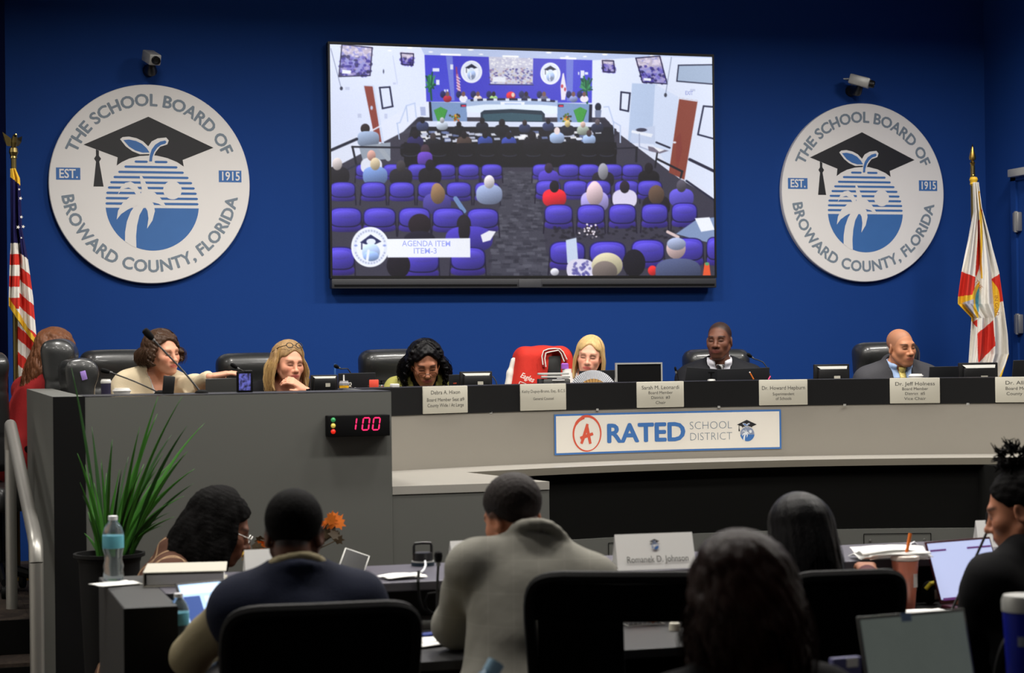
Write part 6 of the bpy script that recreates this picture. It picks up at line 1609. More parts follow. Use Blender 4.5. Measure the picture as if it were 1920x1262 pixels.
MB().bx(-w_*.35, w_*.35, -0.03, 0.08, 0, 0.019, 0.004).build('foot', 'black_plastic', t)
# violet display and black device on the side desk ledge
LZ = WT+0.001
def ledge_y(d=0.16): return WY+d
p0, p1 = at(445, 697, -3.40), at(476, 738, -3.40); h = p0.z-LZ; L = Vector(((p0.x+p1.x)/2, -3.40, LZ))
t = thing('small_display', 'small upright display with a violet screen on the side desk ledge', 'display', L, 0.25)
w_ = p1.x-p0.x
MB().bx(-w_/2, w_/2, 0.0, 0.02, 0.0, h, 0.003).build('housing', 'matte_black', t)
m, tt, b = nt_new('violet_screen'); N_, K_ = tt.nodes, tt.links
tc = N_.new('ShaderNodeTexCoord'); no = N_.new('ShaderNodeTexNoise'); no.inputs['Scale'].default_value = 60; K_.new(tc.outputs['Object'], no.inputs['Vector'])
rp = N_.new('ShaderNodeValToRGB'); rp.color_ramp.elements[0].position = .4; rp.color_ramp.elements[0].color = (*srgb((24, 22, 60)), 1); rp.color_ramp.elements[1].position = .62; rp.color_ramp.elements[1].color = (*srgb((110, 112, 210)), 1)
K_.new(no.outputs[0], rp.inputs[0]); K_.new(rp.outputs[0], b.inputs['Emission Color']); b.inputs['Emission Strength'].default_value = 0.8; b.inputs['Base Color'].default_value = (0.01, 0.01, 0.02, 1); M['violet_screen'] = m
MB().bx(-w_/2+0.004, w_/2-0.012, -0.0016, -0.0004, 0.008, h-0.008).build('screen', 'violet_screen', t, smooth=False)
MB().bx(-0.004, w_/2-0.004, -0.002, 0.016, h, h+0.005, 0.001).build('clip', 'grey_rubber', t)
p0, p1 = at(304, 705, -3.38), at(329, 738, -3.38); L = Vector(((p0.x+p1.x)/2-0.004, -3.38, LZ)); h = p0.z-LZ
t = thing('upright_phone', 'slim black phone standing upright on the ledge before the cream blazer', 'phone', L, 0.1)
MB().box((0, 0, h/2), (22*mpp(315, -3.38), 0.009, h), rotm(-0.08, 0.12, 0), 0.003).build('body', 'black_plastic', t)
MB().bx(-0.02, 0.02, -0.012, 0.03, 0, 0.005, 0.002).build('stand', 'matte_black', t)
# gooseneck microphones
def gooseneck(pts, label, rh=0.011, r=0.0035, zb=None, hl=0.035, base=True):
    """pts: (px, py, Y) from the tip to the foot"""
    P = [at(*q) for q in pts]
    if zb is not None: P[-1] = Vector((P[-1].x, P[-1].y, zb))
    L = Vector((P[-1].x, P[-1].y, P[-1].z)); t = thing('gooseneck_microphone', label, 'microphone', L, group='gooseneck microphones')
    d = (P[1]-P[0]).normalized(); tip = P[0]
    MB().tube([tip-d*0.004, tip, tip+d*hl*0.3, tip+d*hl*.85, tip+d*hl], (rh*.4, rh*.85, rh, rh*.8, rh*.45), 12).build('windscreen', 'matte_black', t, L)
    Q = [tip+d*hl*.9]+P[1:]
    sm = [Q[0]]
    for i in range(len(Q)-1):
        for s in (1/3, 2/3, 1): 
            q0, q1, q2, q3 = Q[max(i-1, 0)], Q[i], Q[i+1], Q[min(i+2, len(Q)-1)]
            sm.append(0.5*((2*q1)+(q2-q0)*s+(2*q0-5*q1+4*q2-q3)*s*s+(3*q1-q0-3*q2+q3)*s**3))
    MB().tube(sm, r, 8).build('stem', MM('stem_grey', (34, 33, 32), 0.5, spec=0.3), t, L)
    MB().tube([tip+d*hl*.95, tip+d*(hl*.95+0.012)], r*1.6, 10).build('collar', MM('collar_grey', (96, 96, 96), 0.5), t, L)
    if base: MB().lathe([(0, 0.014), (0.012, 0.014), (0.024, 0.008), (0.028, 0), (0, 0)], T(P[-1]), 18).build('foot', 'matte_black', t, L)
    return t
gooseneck([(190, 694, -3.2), (206, 698, -3.2), (254, 716, -3.28), (302, 737, -3.36)], 'thin gooseneck microphone leaning left in front of the cream blazer', 0.010, 0.0030, LZ)
gooseneck([(271, 619, -3.25), (292, 642, -3.25), (340, 692, -3.32), (378, 737, -3.40)], 'long gooseneck microphone crossing the face of the curly brown-haired person', 0.0155, 0.0038, LZ, 0.05)
gooseneck([(434, 683, -2.75), (448, 692, -2.75), (470, 716, -2.8), (486, 733, -2.9)], 'gooseneck microphone beside the violet display', 0.010, 0.003, WZ, 0.03)
gooseneck([(628, 686, -1.95), (640, 692, -1.92), (660, 703, -1.90), (690, 722, -1.88)], 'gooseneck microphone above the wide black laptop', 0.010, 0.003, WZ, 0.028)
gooseneck([(1402, 664, -1.70), (1414, 673, -1.70), (1440, 692, -1.74), (1466, 716, -1.80)], 'gooseneck microphone right of the person in the black suit', 0.010, 0.003, WZ, 0.028)
gooseneck([(1266, 689, -1.95), (1267, 695, -1.95), (1271, 703, -1.95), (1281, 716, -1.92)], 'short dark gooseneck microphone left of the pair of laptops', 0.006, 0.003, WZ, 0.02)
gooseneck([(905, 704, -1.72), (915, 708, -1.72), (930, 715, -1.74), (948, 724, -1.80)], 'low gooseneck microphone half behind the monitor before the red jacket', 0.008, 0.003, WZ, 0.024)

# ------------------------------------------------------------------ cups and small things
def cup(px, ytop, Y, wpx, label, zb, body='navy_cloth', lid='carton_white', name='coffee_cup', lidh=0.012, taper=.82, straw=None, band=None):
    p = at(px, ytop, Y); r = wpx*mpp(px, Y)/2; h = p.z-zb; L = Vector((p.x, Y, zb)); t = thing(name, label, 'cup', L)
    MB().lathe([(0, 0.0), (r*taper, 0.0), (r*.97, h-lidh), (r*.9, h-lidh), (0, h-lidh)], None, 28).build('body', body, t)
    MB().lathe([(r*1.0, h-lidh+0.0002), (r*1.05, h-lidh+0.002), (r*1.03, h-lidh*.4), (r*.9, h-lidh*.3), (r*.88, h), (0, h)], None, 28).build('lid', lid, t)
    if band: MB().lathe([(r*.91, h*band[0]), (r*.985, h*band[1]), (r*.985, h*band[1]+.0005), (r*.91, h*band[0]+.0005)], None, 28).build('band', band[2], t)
    if straw:
        a, b = at(straw[0], straw[1], Y)-L, Vector((0, 0, h*.3)); MB().tube([b, a], straw[2], 10).build('straw', straw[3], t)
    return t
cup(198.5, 711, -2.85, 19, 'dark coffee cup with white lid behind the side desk', WZ, MM('cup_navy', (36, 30, 58), 0.6), lidh=0.018)
L = Vector((at(228.5, 735, -3.36).x, -3.36, LZ)); k = mpp(228, -3.36); t = thing('takeout_tub', 'low white lidded tub on the side desk ledge', 'tub', L)
hh = at(228, 728, -3.36).z-LZ
MB().lathe([(0, 0), (14.5*k, 0), (16.6*k, hh*.5), (0, hh*.5)], None, 28).build('tub', 'carton_white', t)
MB().lathe([(0, hh*.5+.0005), (17.6*k, hh*.5+.0005), (17.6*k, hh*.68), (14.8*k, hh*.72), (14.2*k, hh), (0, hh)], None, 28).build('lid', 'carton_white', t)
cup(645, 714, -2.16, 18, 'yellow cup with clear top and white straw on the side desk', WZ, MM('cup_yellow', (236, 176, 20), 0.5), MM('clear_plastic', (220, 220, 224), 0.15, trans=.6, ior=1.2), 'drink_cup', 0.022, .9, (644.5, 703, 0.0035, 'carton_white'))
L = Vector((at(628, 692, -1.9).x, -1.9, WZ)); tag(MB().tube([(0, 0, 0), (0, 0, at(626, 682, -1.9).z-WZ)], 0.004, 8).build('blue_rod', 'sign_blue'), 'thin upright blue rod behind the monitor on the side desk', 'rod').location = L
mb = MB(); r_ = random.Random(4); c = at(660, 727, -2.14); c.z = WZ+0.02
for i in range(9): mb.box((0, 0, 0), (0.022, 0.003, 0.03), Matrix.Translation((c.x+(r_.random()-.5)*.035, -2.14+(r_.random()-.5)*.02, c.z+r_.random()*.05+(i*0.027))) @ rotm(r_.random()*2, r_.random()*3, r_.random()*3))
cr = mb.build('snack_wrapper', plaid('wrapper_print', (30, 30, 32), (220, 220, 216), 0.012, 0.012, 0.4, True, 1.0)); tag(cr, 'crumpled black and white wrapper right of the yellow cup', 'wrapper')
p = at(701, 712, -2.10); L = Vector((p.x, -2.10, WZ)); k = mpp(701, -2.10); t = thing('coral_paddle', 'coral red rounded paddle standing on the side desk', 'paddle', L)
MB().box((0, 0, p.z-WZ-0.028), (18*k, 0.008, 0.056), None, 0.003).box((0, 0, p.z-WZ-0.014), (12*k, 0.0078, 0.028), None, 0.003).build('blade', MM('coral', (232, 78, 56), 0.55), t)
MB().tube([(0, 0, 0), (0, 0, p.z-WZ-0.056)], 0.007, 10).build('handle', 'coral', t)
def dledge(px, py): 
    o, x, n = band_frame(px, 0); q = o-n*0.09; return Vector((q.x, q.y, 1.4305))
o = dledge(736.5, 722); t = thing('sanitizer_bottle', 'small pump bottle with a black pump on the curved desk', 'bottle', o); k = mpp(736, o.y); hh = at(736, 713, o.y).z-1.4305
MB().lathe([(0, 0), (5.5*k, 0), (5.5*k, hh*.3), (4*k, hh*.4), (0, hh*.4)], None, 18).build('bottle', 'water_clear', t)
MB().lathe([(4*k, hh*.4+.0003), (4*k, hh*.62), (1.6*k, hh*.64), (1.6*k, hh*.85), (2.4*k, hh*.86), (2.4*k, hh), (0, hh)], None, 14).tube([(0, 0, hh*.95), (7*k, 0, hh*.97)], 0.002, 8).build('pump', 'matte_black', t)
o = dledge(761, 722); tag(MB().box((0, 0, 0.008), (0.034, 0.05, 0.016), None, 0.003).build('tissue_pack', 'carton_white'), 'small white pack on the ledge before the curly-haired person', 'pack').location = o
o = dledge(1723, 704); t = thing('paper_cup', 'white paper cup lid on the ledge before the bald person', 'cup', o); k = mpp(1723, o.y); hh = at(1723, 701, o.y).z-1.4305
MB().lathe([(0, 0), (12.5*k, 0), (13.5*k, hh*.5), (0, hh*.5)], None, 24).build('body', 'carton_white', t)
MB().lathe([(0, hh*.5+.0003), (14*k, hh*.5+.0003), (13.6*k, hh*.66), (11.6*k, hh*.7), (11.2*k, hh), (0, hh)], None, 24).build('lid', 'carton_white', t)
p = at(1060, 681, -1.62); L = Vector((p.x, -1.62, WZ)); t = thing('tumbler_bottle', 'pale tumbler with a violet cap beside the red jacket', 'bottle', L); hh = p.z-WZ; k = mpp(1060, -1.62)
MB().lathe([(0, 0), (9*k, 0), (9.5*k, hh-.06), (8.5*k, hh-.045), (8.5*k, hh-.03), (0, hh-.03)], T(3*k, 0, 0), 24).build('body', 'carton_white', t)
MB().lathe([(0, hh-.0298), (7*k, hh-.0298), (7*k, hh-.004), (5*k, hh), (0, hh)], T(-1*k, 0, 0), 20).build('cap', MM('violet_cap', (156, 92, 190), 0.4), t)
# pens in front of the laptops
def pen(p0, p1, Y, ma, label, zb):
    a, b = at(*p0, Y), at(*p1, Y); d = (b-a); b2 = a+d*((zb-a.z)/d.z)
    t = thing('pencil', label, 'pencil', b2, group='pencils by the laptops'); MB().tube([a-b2, (a-b2)*.12], 0.0032, 6).build('shaft', ma, t); MB().tube([(a-b2)*1.0+(a-b2).normalized()*.004, (a-b2)], 0.0034, 6).build('end_cap', 'carton_white' if ma == 'orange_plastic' else ma, t)
cy = arc(RC+.15, .8); 
pen((1406, 699), (1414, 713), cy, 'orange_plastic', 'orange pencil leaning in front of the right laptop', 1.4305); pen((1444, 706.5), (1440, 713), cy, 'pink_plastic', 'pink pencil leaning at the end of the right laptop', 1.4305)
o = dledge(1345, 710); t = thing('desk_stand', 'small black stand on a round grey foot before the two laptops', 'stand', o); hh = at(1345, 697, o.y).z-1.4305
MB().lathe([(0, .009), (.018, .008), (.021, 0), (0, 0)], None, 18).build('foot', 'silver', t); MB().tube([(0, 0, .009), (0, 0, hh)], (.006, .004), 10).box((0, 0, hh-.004), (.03, .01, .008)).build('post', 'matte_black', t)
# folding fan held before the blonde person
fY = -1.98; c = at(1112, 743.5, fY); L = Vector((c.x, fY, c.z)); k = mpp(1112, fY); t = thing('folding_fan', 'open pleated white folding fan with wooden inner sticks', 'fan', L)
def pleats(r0, r1, n, a0, a1, amp, d=0.0):
    mb = MB(); G = []
    for r in (r0, r1): G.append([(r*math.cos(a0+(a1-a0)*i/n), d+(amp if i % 2 else -amp)*(r/r1), r*math.sin(a0+(a1-a0)*i/n)) for i in range(n+1)])
    mb.grid(G); return mb
lf = pleats(33*k, 49.5*k, 76, math.radians(8), math.radians(172), 0.0017).build('leaf', MM('fan_cloth', (206, 208, 214), 0.7), t, smooth=False)
md = lf.modifiers.new('thickness', 'SOLIDIFY'); md.thickness = 0.0008
mb = MB()
for i in range(30):
    a = math.radians(9+162*i/29); mb.box((0, 0, 17*k), (0.0085, 0.0012, 33*k), T(0, 0.0015*(1 if i % 2 else -1), 0) @ rotm(0, PI/2-a, 0))
mb.build('sticks', MM('fan_wood', (206, 160, 96), 0.6), t, smooth=False)
# ------------------------------------------------------------------ front table with its raised ledge
LX0, LX1 = -2.97, 0.95
L = Vector((-1.0, -5.4, 0))
ft = thing('front_table', 'long dark front table with a raised grey ledge and black end panel', 'table', L)
MB().bx(LX0+0.152, LX1, -5.46, -4.97, 0.862, 0.89, 0.003).build('ledge', MM('ledge_grey', (86, 84, 94), 0.35, spec=0.5), ft, L, smooth=False)
MB().bx(LX0, LX0+0.15, -5.77, -4.97, 0.0, 0.892, 0.004).build('end_panel', MM('end_grey', (52, 52, 52), 0.5), ft, L, smooth=False)
tag(MB().bx(LX0, LX0+0.15, -5.776, -5.7702, 0.0, 0.89).build('edge_panel', 'black_laminate', ft, L, smooth=False), 'black near edge of the end panel')
MB().bx(LX0+0.151, LX1, -6.06, -5.28, 0.712, 0.74, 0.003).build('worktop', 'dark_laminate', ft, L, smooth=False)
MB().bx(LX0+0.151, LX1, -5.27, -5.25, 0.0, 0.861).build('front_panel', 'black_laminate', ft, L, smooth=False)
for x in (-1.9, -0.9, 0.1): MB().bx(x-0.02, x+0.02, -6.0, -5.28, 0.0, 0.711).build('leg_panel', 'black_laminate', ft, L, smooth=False)
FZ, TZ = 0.8905, 0.7405
L = Vector((-1.6, -7.3, 0))
nt_ = thing('rear_table', 'dark table nearest to us, holding the grey laptop and blue tumbler', 'table', L)
MB().bx(-2.9, 0.2, -7.55, -6.95, 0.71, 0.74, 0.003).build('worktop', 'dark_laminate', nt_, L, smooth=False)
for x in (-2.85, -1.4, 0.15): MB().bx(x-0.02, x+0.02, -7.5, -7.0, 0, 0.709).build('leg_panel', 'black_laminate', nt_, L, smooth=False)

# ------------------------------------------------------------------ task chairs
def task_chair(label, w=0.46, h=0.56, top=1.0, hole=False):
    t = thing('task_chair', label, 'chair', (0, 0, 0), 0, 'black task chairs at the tables')
    # back faces +y side is the sitter; built facing +y
    def prof(k, n=40, ww=w, hh=h):
        out = []
        for i in range(n):
            a = 2*PI*i/n; c, s = math.cos(a), math.sin(a); e = 0.26
            x = math.copysign(abs(c)**e, c)*ww/2; z = math.copysign(abs(s)**e, s)*hh/2
            x *= 1+0.10*(z/hh)
            out.append((x*k, z*k))
        return out
    zc = top-h/2
    def P(x, z, d=0.0): return Vector((x, -0.02-0.9*x*x*-0.6+0.10*(z/h)**2*-1-0.12*(z/h)+d, zc+z))
    o = prof(1.0); o.append(o[0])
    MB().tube([P(x, z) for x, z in o], 0.017, 8, cap=False).build('back_frame', 'chair_plastic', t)
    mb = MB(); rows = []
    for k in ((0.97, 0.8, 0.6, 0.4, 0.2, 0.02) if not hole else (0.97, 0.9, 0.8)):
        pr = prof(k); rows.append([P(x, z) for x, z in pr])
    if hole:
        zs = np.linspace(h*0.47, h*0.31, 5); mb.grid([[P(x, z) for x in np.linspace(-w*.47*(1+.1*z/h), w*.47*(1+.1*z/h), 12)] for z in zs])
        zs = np.linspace(-h*0.24, -h*0.47, 5); mb.grid([[P(x, z) for x in np.linspace(-w*.47*(1+.1*z/h), w*.47*(1+.1*z/h), 12)] for z in zs])
        mb.grid([[P(x, z) for x in np.linspace(-w*.47, -w*.02, 8)] for z in np.linspace(h*0.315, -h*.25, 8)])
    else: mb.grid(rows, closed=True)
    o_ = mb.build('back_panel', 'mesh_fabric', t); md = o_.modifiers.new('thickness', 'SOLIDIFY'); md.thickness = 0.012; md.offset = 0
    MB().tube([P(0, -h*.1, -0.03), P(0, -h*.5, -0.04), (0, -0.04, 0.45), (0, 0.1, 0.42)], (0.028, 0.034, 0.034, 0.03), 10).build('spine', 'chair_plastic', t)
    f = Field((-0.3, -0.06, 0.38), (0.3, 0.5, 0.52), 0.014)
    f.op(lambda x, y, z: np.sqrt(np.maximum(np.abs(x)-0.19, 0)**2+np.maximum(np.abs(y-0.23)-0.18, 0)**2+np.maximum(np.abs(z-0.44)-0.008, 0)**2)-0.04, (-0.25, 0, 0.4), (0.25, 0.48, 0.5), 0.02)
    sdf_obj('seat', f, 'mesh_fabric', t)
    for s in (-1, 1):
        MB().tube([(s*0.2, 0.15, 0.42), (s*0.29, 0.14, 0.44), (s*0.30, 0.12, 0.62)], 0.018, 8).tube([(s*0.30, 0.0, 0.635), (s*0.30, 0.26, 0.635)], 0.03, 10, flat=0.5).build('armrest', 'chair_plastic', t)
    MB().tube([(0, 0.2, 0.11), (0, 0.2, 0.41)], 0.026, 12).build('gas_column', 'chair_plastic', t)
    b = MB()
    for k in range(5): a = 2*PI*k/5; b.tube([(0, 0.2, 0.11), (0.3*math.cos(a), 0.2+0.3*math.sin(a), 0.07)], (0.028, 0.018), 8)
    bs = b.build('star_base', 'chair_plastic', t)
    for k in range(5):
        a = 2*PI*k/5; MB().lathe([(0, -0.015), (0.028, -0.015), (0.028, 0.015), (0, 0.015)], T(0.3*math.cos(a), 0.2+0.3*math.sin(a), 0.03) @ rotm(PI/2, 0, a), 12).build('caster', 'chair_plastic', bs)
    return t
def place_task(px, ytop, Y, rz, label, w, h, hole=False):
    p = at(px, ytop, Y); c = task_chair(label, w, h, p.z-0.014, hole); c.location = (p.x, Y, 0); c.rotation_euler = (0, 0, math.radians(rz))
place_task(598, 1122, -6.56, -4, 'black task chair behind the person in the navy vest', 0.455, 0.52)
place_task(1178, 1064, -6.50, -24, 'black task chair with an open lower back beside the grey suit jacket', 0.50, 0.62, True)
place_task(1566, 1062, -6.50, -6, 'black task chair behind the person with long straight black hair', 0.315, 0.58)
place_task(1395, 1330, -8.22, 2, 'black task chair behind the nearest person with reddish brown hair', 0.46, 0.5)
place_task(1985, 1150, -6.62, 10, 'black task chair behind the person with the top bun at the right edge', 0.46, 0.55)

# ------------------------------------------------------------------ water bottles, papers, binder
def bottle(px, ybase, ytop, Y, zb, label):
    p = at(px, ybase, Y); q = at(px, ytop, Y); h = q.z-zb; r = h*0.163; L = Vector((p.x, Y, zb)); t = thing('water_bottle', label, 'bottle', L, group='clear water bottles on the front table')
    pr = [(0, 0), (r*.8, 0), (r*.95, h*.02), (r*.98, h*.1), (r*.88, h*.16), (r*.98, h*.22), (r*.82, h*.33), (r*.86, h*.42), (r*.99, h*.50), (r, h*.52), (r, h*.70), (r*.97, h*.74), (r*.8, h*.83), (r*.45, h*.905), (r*.40, h*.92), (r*.40, h*.93)]
    MB().lathe(pr+[(0, h*.93)], None, 32).build('bottle', 'water_clear', t)
    MB().lathe([(r*1.005, h*.505), (r*1.012, h*.51), (r*1.012, h*.69), (r*1.005, h*.695)], None, 32).build('label_band', 'label_teal', t)
    MB().lathe([(r*.41, h*.931), (r*.44, h*.932), (r*.44, h*.995), (r*.36, h), (0, h)], None, 20).build('cap', 'cap_white', t)
bottle(213, 1092, 967, -5.14, 0.8925+0.006, 'clear water bottle on white napkins at the table end')
bottle(336, 1235, 1112, -5.72, TZ, 'clear water bottle in front of the lit laptop')
def sheet(px, py, z, sx, sy, rz, label, ma='white_paper', n=1, cat='paper', h=0.0012, name='paper_sheet', wave=0.004, Y=None, group=None, seed=0):
    p = at(px, py, Y) if Y is not None else atz(px, py, z); L = Vector((p.x, p.y, z)); r_ = random.Random(seed+int(px)); mb = MB()
    for i in range(n):
        a = r_.uniform(-.25, .25) if i else 0; ox, oy = (r_.uniform(-.03, .03), r_.uniform(-.03, .03)) if i else (0, 0)
        m = T(ox, oy, i*(h+0.0008)) @ rotm(0, 0, a); G = []
        for j in range(9):
            G.append([m @ Vector((sx*(u/8-.5), sy*(j/8-.5), h+wave*(1+math.sin(3.1*u/8+j*.5+i)*math.cos(j*.6+i)))) for u in range(9)])
        mb.grid(G)
    o = mb.build(name, ma); o.location = L; o.rotation_euler = (0, 0, rz); md = o.modifiers.new('thickness', 'SOLIDIFY'); md.thickness = h; md.offset = -1
    return tag(o, label, cat, group)
sheet(222, 1096, 0.8925, 0.125, 0.10, 0.2, 'two white napkins under the water bottle at the table end', n=2, cat='napkin', name='napkin', wave=0.001, h=0.002)
L = Vector((at(352, 1090, -5.2).x, -5.20, FZ)); t = thing('ring_binder', 'thick pale ring binder lying on the ledge behind the lit laptop', 'binder', L, -0.16)
MB().bx(-0.13, 0.12, -0.12, 0.14, 0.0, 0.004, .001).bx(-0.13, 0.12, -0.12, 0.14, 0.042, 0.046, .001).bx(-0.13, -0.127, -0.12, 0.14, 0.0041, 0.0419).build('cover', 'plate_cream', t, smooth=False)
MB().bx(-0.120, 0.112, -0.112, 0.13, 0.006, 0.036).build('pages', 'white_paper', t, smooth=False)
MB().lathe([(0, 0.003), (0.009, 0.002), (0.010, 0)], T(-0.1305, 0.0, 0.022) @ rotm(0, -PI/2, 0), 16).build('finger_ring', 'grey_rubber', t)
# lit laptops: the screen looks to the sitter and to us
def open_laptop(corner, Y, w_, h_, yaw, tilt, label, zb, scr, ma='laptop_dark', bars=(), key='lap'):
    """corner: pixel of the lower left corner of the lid"""
    p = at(*corner, Y); L = Vector((p.x, Y, zb)); t = thing('laptop', label, 'laptop', L, math.radians(yaw), group='open laptops facing us')
    MB().bx(0, w_, -h_*.95, 0.0, 0.0, 0.014, 0.004).build('keyboard_base', ma, t)
    kb = MB()
    for i in range(11):
        for j in range(4): kb.bx(w_*(.06+.081*i), w_*(.06+.081*i)+w_*.066, -h_*(.18+.12*j)-h_*.09, -h_*(.18+.12*j), 0.0142, 0.0158)
    kb.build('keyboard', 'matte_black', t, smooth=False)
    m = T(0, 0.002, 0.0145) @ rotm(-math.radians(tilt))
    MB().box((w_/2, 0, h_/2), (w_, 0.006, h_), m, 0.003).build('lid', ma, t)
    s = MB().box((w_/2, -0.0036, h_*.515), (w_-0.014, 0.0008, h_-0.022), m).build('screen', scr, t, smooth=False)
    for i, (u0, u1, v0, v1, mm) in enumerate(bars):
        MB().box((w_*(u0+u1)/2, -0.0044, h_*(v0+v1)/2), (w_*(u1-u0), 0.0006, h_*(v1-v0)), m).build('window_bar', mm, s, smooth=False)
    return t, m
MM('screen_blue', (176, 208, 244), 0.4, emit=0.85, var=0.03, scale=8); MM('screen_pale', (214, 232, 252), 0.4, emit=0.9); MM('screen_navy', (40, 72, 140), 0.4, emit=0.7)
MM('screen_lilac', (176, 186, 222), 0.4, emit=0.85, var=0.04, scale=6); MM('screen_plum', (96, 52, 110), 0.4, emit=0.6); MM('screen_pink', (176, 84, 88), 0.5, emit=0.5, var=0.2, scale=5)
MM('screen_glare', (112, 120, 114), 0.35, emit=0.3, var=0.45, scale=9); MM('maroon_case', (60, 16, 30), 0.4); MM('note_blue', (122, 146, 182), 0.7)  # the cloudy grey emission imitates glare on the nearest laptop screen
open_laptop((362, 1180), -5.60, 0.30, 0.20, 20, 34, 'open laptop with a bright pale blue screen before the navy vest', TZ, 'screen_blue', bars=((.04, .97, .80, .93, 'screen_pale'), (.04, .22, .06, .76, 'screen_navy'), (.27, .95, .06, .74, 'screen_pale')))
open_laptop((1764, 1146), -5.62, 0.29, 0.21, 14, 20, 'open laptop with a lilac screen before the person with the top bun', TZ, 'screen_lilac', 'maroon_case', bars=((.04, .28, .83, .86, 'screen_plum'), (.60, .97, .83, .86, 'screen_plum'), (.05, .95, .05, .09, 'screen_plum')))
t, m = open_laptop((1634, 1300), -7.28, 0.305, 0.225, 8, 14, 'grey laptop with cloudy glare drawn on its screen and a blue note, nearest to us', TZ, 'screen_glare', 'laptop_grey')
MB().box((0.305*.44, -0.0050, 0.215), (0.028, 0.0006, 0.02), m).build('sticky_note', 'note_blue', t, smooth=False)
open_laptop((1150, 1300), -7.26, 0.16, 0.115, 2, 12, 'small device with a pinkish red screen at the bottom edge', TZ, 'screen_pink', 'laptop_grey')
# tent cards
def tent(px, ybase, ytop, Y, wpx, rz, label, zb, text=None, logo=False, name_w=None, ts=0.03):
    p = at(px, ybase, Y); h = at(px, ytop, Y).z-zb; w_ = wpx*mpp(px, Y); L = Vector((p.x, Y, zb)); t = thing('tent_card', label, 'card', L, math.radians(rz), group='white tent cards on the ledge')
    d = h*0.34; th = 0.0015; mb = MB(); mb.raw([(-w_/2, -d, 0), (w_/2, -d, 0), (w_/2, 0, h), (-w_/2, 0, h), (-w_/2, d, 0), (w_/2, d, 0)], [(0, 1, 2, 3), (3, 2, 5, 4)])
    mb.raw([(-w_/2, -d+.003, 0), (w_/2, -d+.003, 0), (w_/2, d-.003, 0), (-w_/2, d-.003, 0)], [(0, 1, 2, 3)])
    c = mb.build('card', 'white_paper', t, smooth=False); md = c.modifiers.new('thickness', 'SOLIDIFY'); md.thickness = th; md.offset = -1
    a = math.atan2(h, d); m = frame((0, -d/2, h/2), (1, 0, 0), (0, -h, d))
    if text: MB().text(text, ts, m @ T(0.004, -h*.24, 0.003), width=name_w).build('lettering', 'plate_ink', t, smooth=False)
    if logo: emblem(t, (0, 0, 0), m @ T(0.0, h*.20, 0.0028), 0.026, {'K': 'sign_black', 'B': 'sign_blue', 'W': 'white_paper'}, 0.0003)
    return t
tent(875, 1075, 1013, -5.26, 66, 8, 'white tent card half hidden by the grey suit jacket', FZ)
tent(1226, 1070, 1000, -5.40, 152, -3, 'white tent card with a name and small emblem right of the grey suit', FZ, 'Romanek D. Johnson', True, 0.205, 0.03)
tent(1868, 1036, 975, -5.22, 80, -8, 'white tent card at the right edge behind the lilac laptop', FZ, 'r Van', False, 0.05, 0.026)
tent(486, 1078, 1030, -5.20, 56, 2, 'blank white tent card left of the navy vest', FZ)
# papers
sheet(748, 1084, FZ, 0.10, 0.09, 0.25, 'white papers on the ledge right of the navy vest', n=3, group=None)
sheet(785, 1208, TZ, 0.14, 0.11, 0.1, 'white papers with a blue corner on the worktop left of the grey suit', n=4, wave=0.003)
tag(MB().box((0, 0, 0.012), (0.06, 0.03, 0.006), rotm(0, 0, 0.3), 0.002).build('blue_folder', MM('folder_blue', (24, 50, 130), 0.6)), 'small blue folder corner on the papers left of the grey suit', 'folder').location = atz(806, 1196, TZ+0.006)
o = tag(MB().box((0, 0, 0.014), (0.2, 0.12, 0.028), None, 0.003).build('grey_book', MM('book_grey', (106, 108, 106), 0.6)), 'grey book lying under the ledge left of the grey suit', 'book'); o.location = (at(790, 1170, -5.38).x, -5.40, TZ)
sheet(1672, 1050, FZ, 0.20, 0.20, -0.2, 'pile of white papers on the ledge behind the iced drink', n=7, wave=0.012, h=0.0022)
sheet(1735, 1158, TZ, 0.21, 0.13, 0.1, 'white papers on the worktop in front of the iced drink', n=4, wave=0.006)
# insulated flask, desk microphone and its cable
p = at(793, 1070, -5.03); L = Vector((p.x, -5.03, FZ)); k = mpp(793, -5.03); t = thing('insulated_flask', 'dark insulated flask with a square black carry handle on the ledge', 'flask', L); h0 = at(793, 1053, -5.03).z-FZ
MB().lathe([(0, 0), (21.5*k, 0), (22*k, h0*.9), (0, h0*.9)], None, 28).build('body', MM('flask_teal', (24, 44, 58), 0.45), t)
MB().lathe([(0, h0*.9), (21*k, h0*.9+.0003), (21*k, h0*1.25), (0, h0*1.25)], None, 28).build('steel_ring', 'silver', t)
MB().lathe([(0, h0*1.25), (19*k, h0*1.25+.0003), (19*k, h0*1.25+15*k), (14*k, h0*1.25+16*k), (0, h0*1.25+16*k)], None, 28).build('cap', 'black_plastic', t)
hz = h0*1.25+12*k
MB().tube([(-17*k, 0, hz), (-17*k, 0, hz+15*k), (-15*k, 0, hz+20*k), (0, 0, hz+21*k), (15*k, 0, hz+20*k), (17*k, 0, hz+15*k), (17*k, 0, hz)], 2.7*k, 8).build('handle', 'black_plastic', t)
gooseneck([(822, 1036, -5.62), (822, 1056, -5.62), (820, 1100, -5.62), (819, 1158, -5.60)], 'upright black microphone before the half hidden tent card', 0.0135, 0.0042, TZ, 0.03)
mb = MB(); mb.tube([at(785, 1072, -5.44), at(784, 1092, -5.49), at(786, 1120, -5.49), at(792, 1140, -5.5), at(806, 1150, -5.5), at(822, 1150, -5.5)], 0.005, 8); mb.tube([at(818, 1112, -5.5), at(803, 1114, -5.5), at(797, 1128, -5.5), at(800, 1142, -5.5), at(812, 1152, -5.5), at(824, 1153, -5.5)], 0.0045, 8)
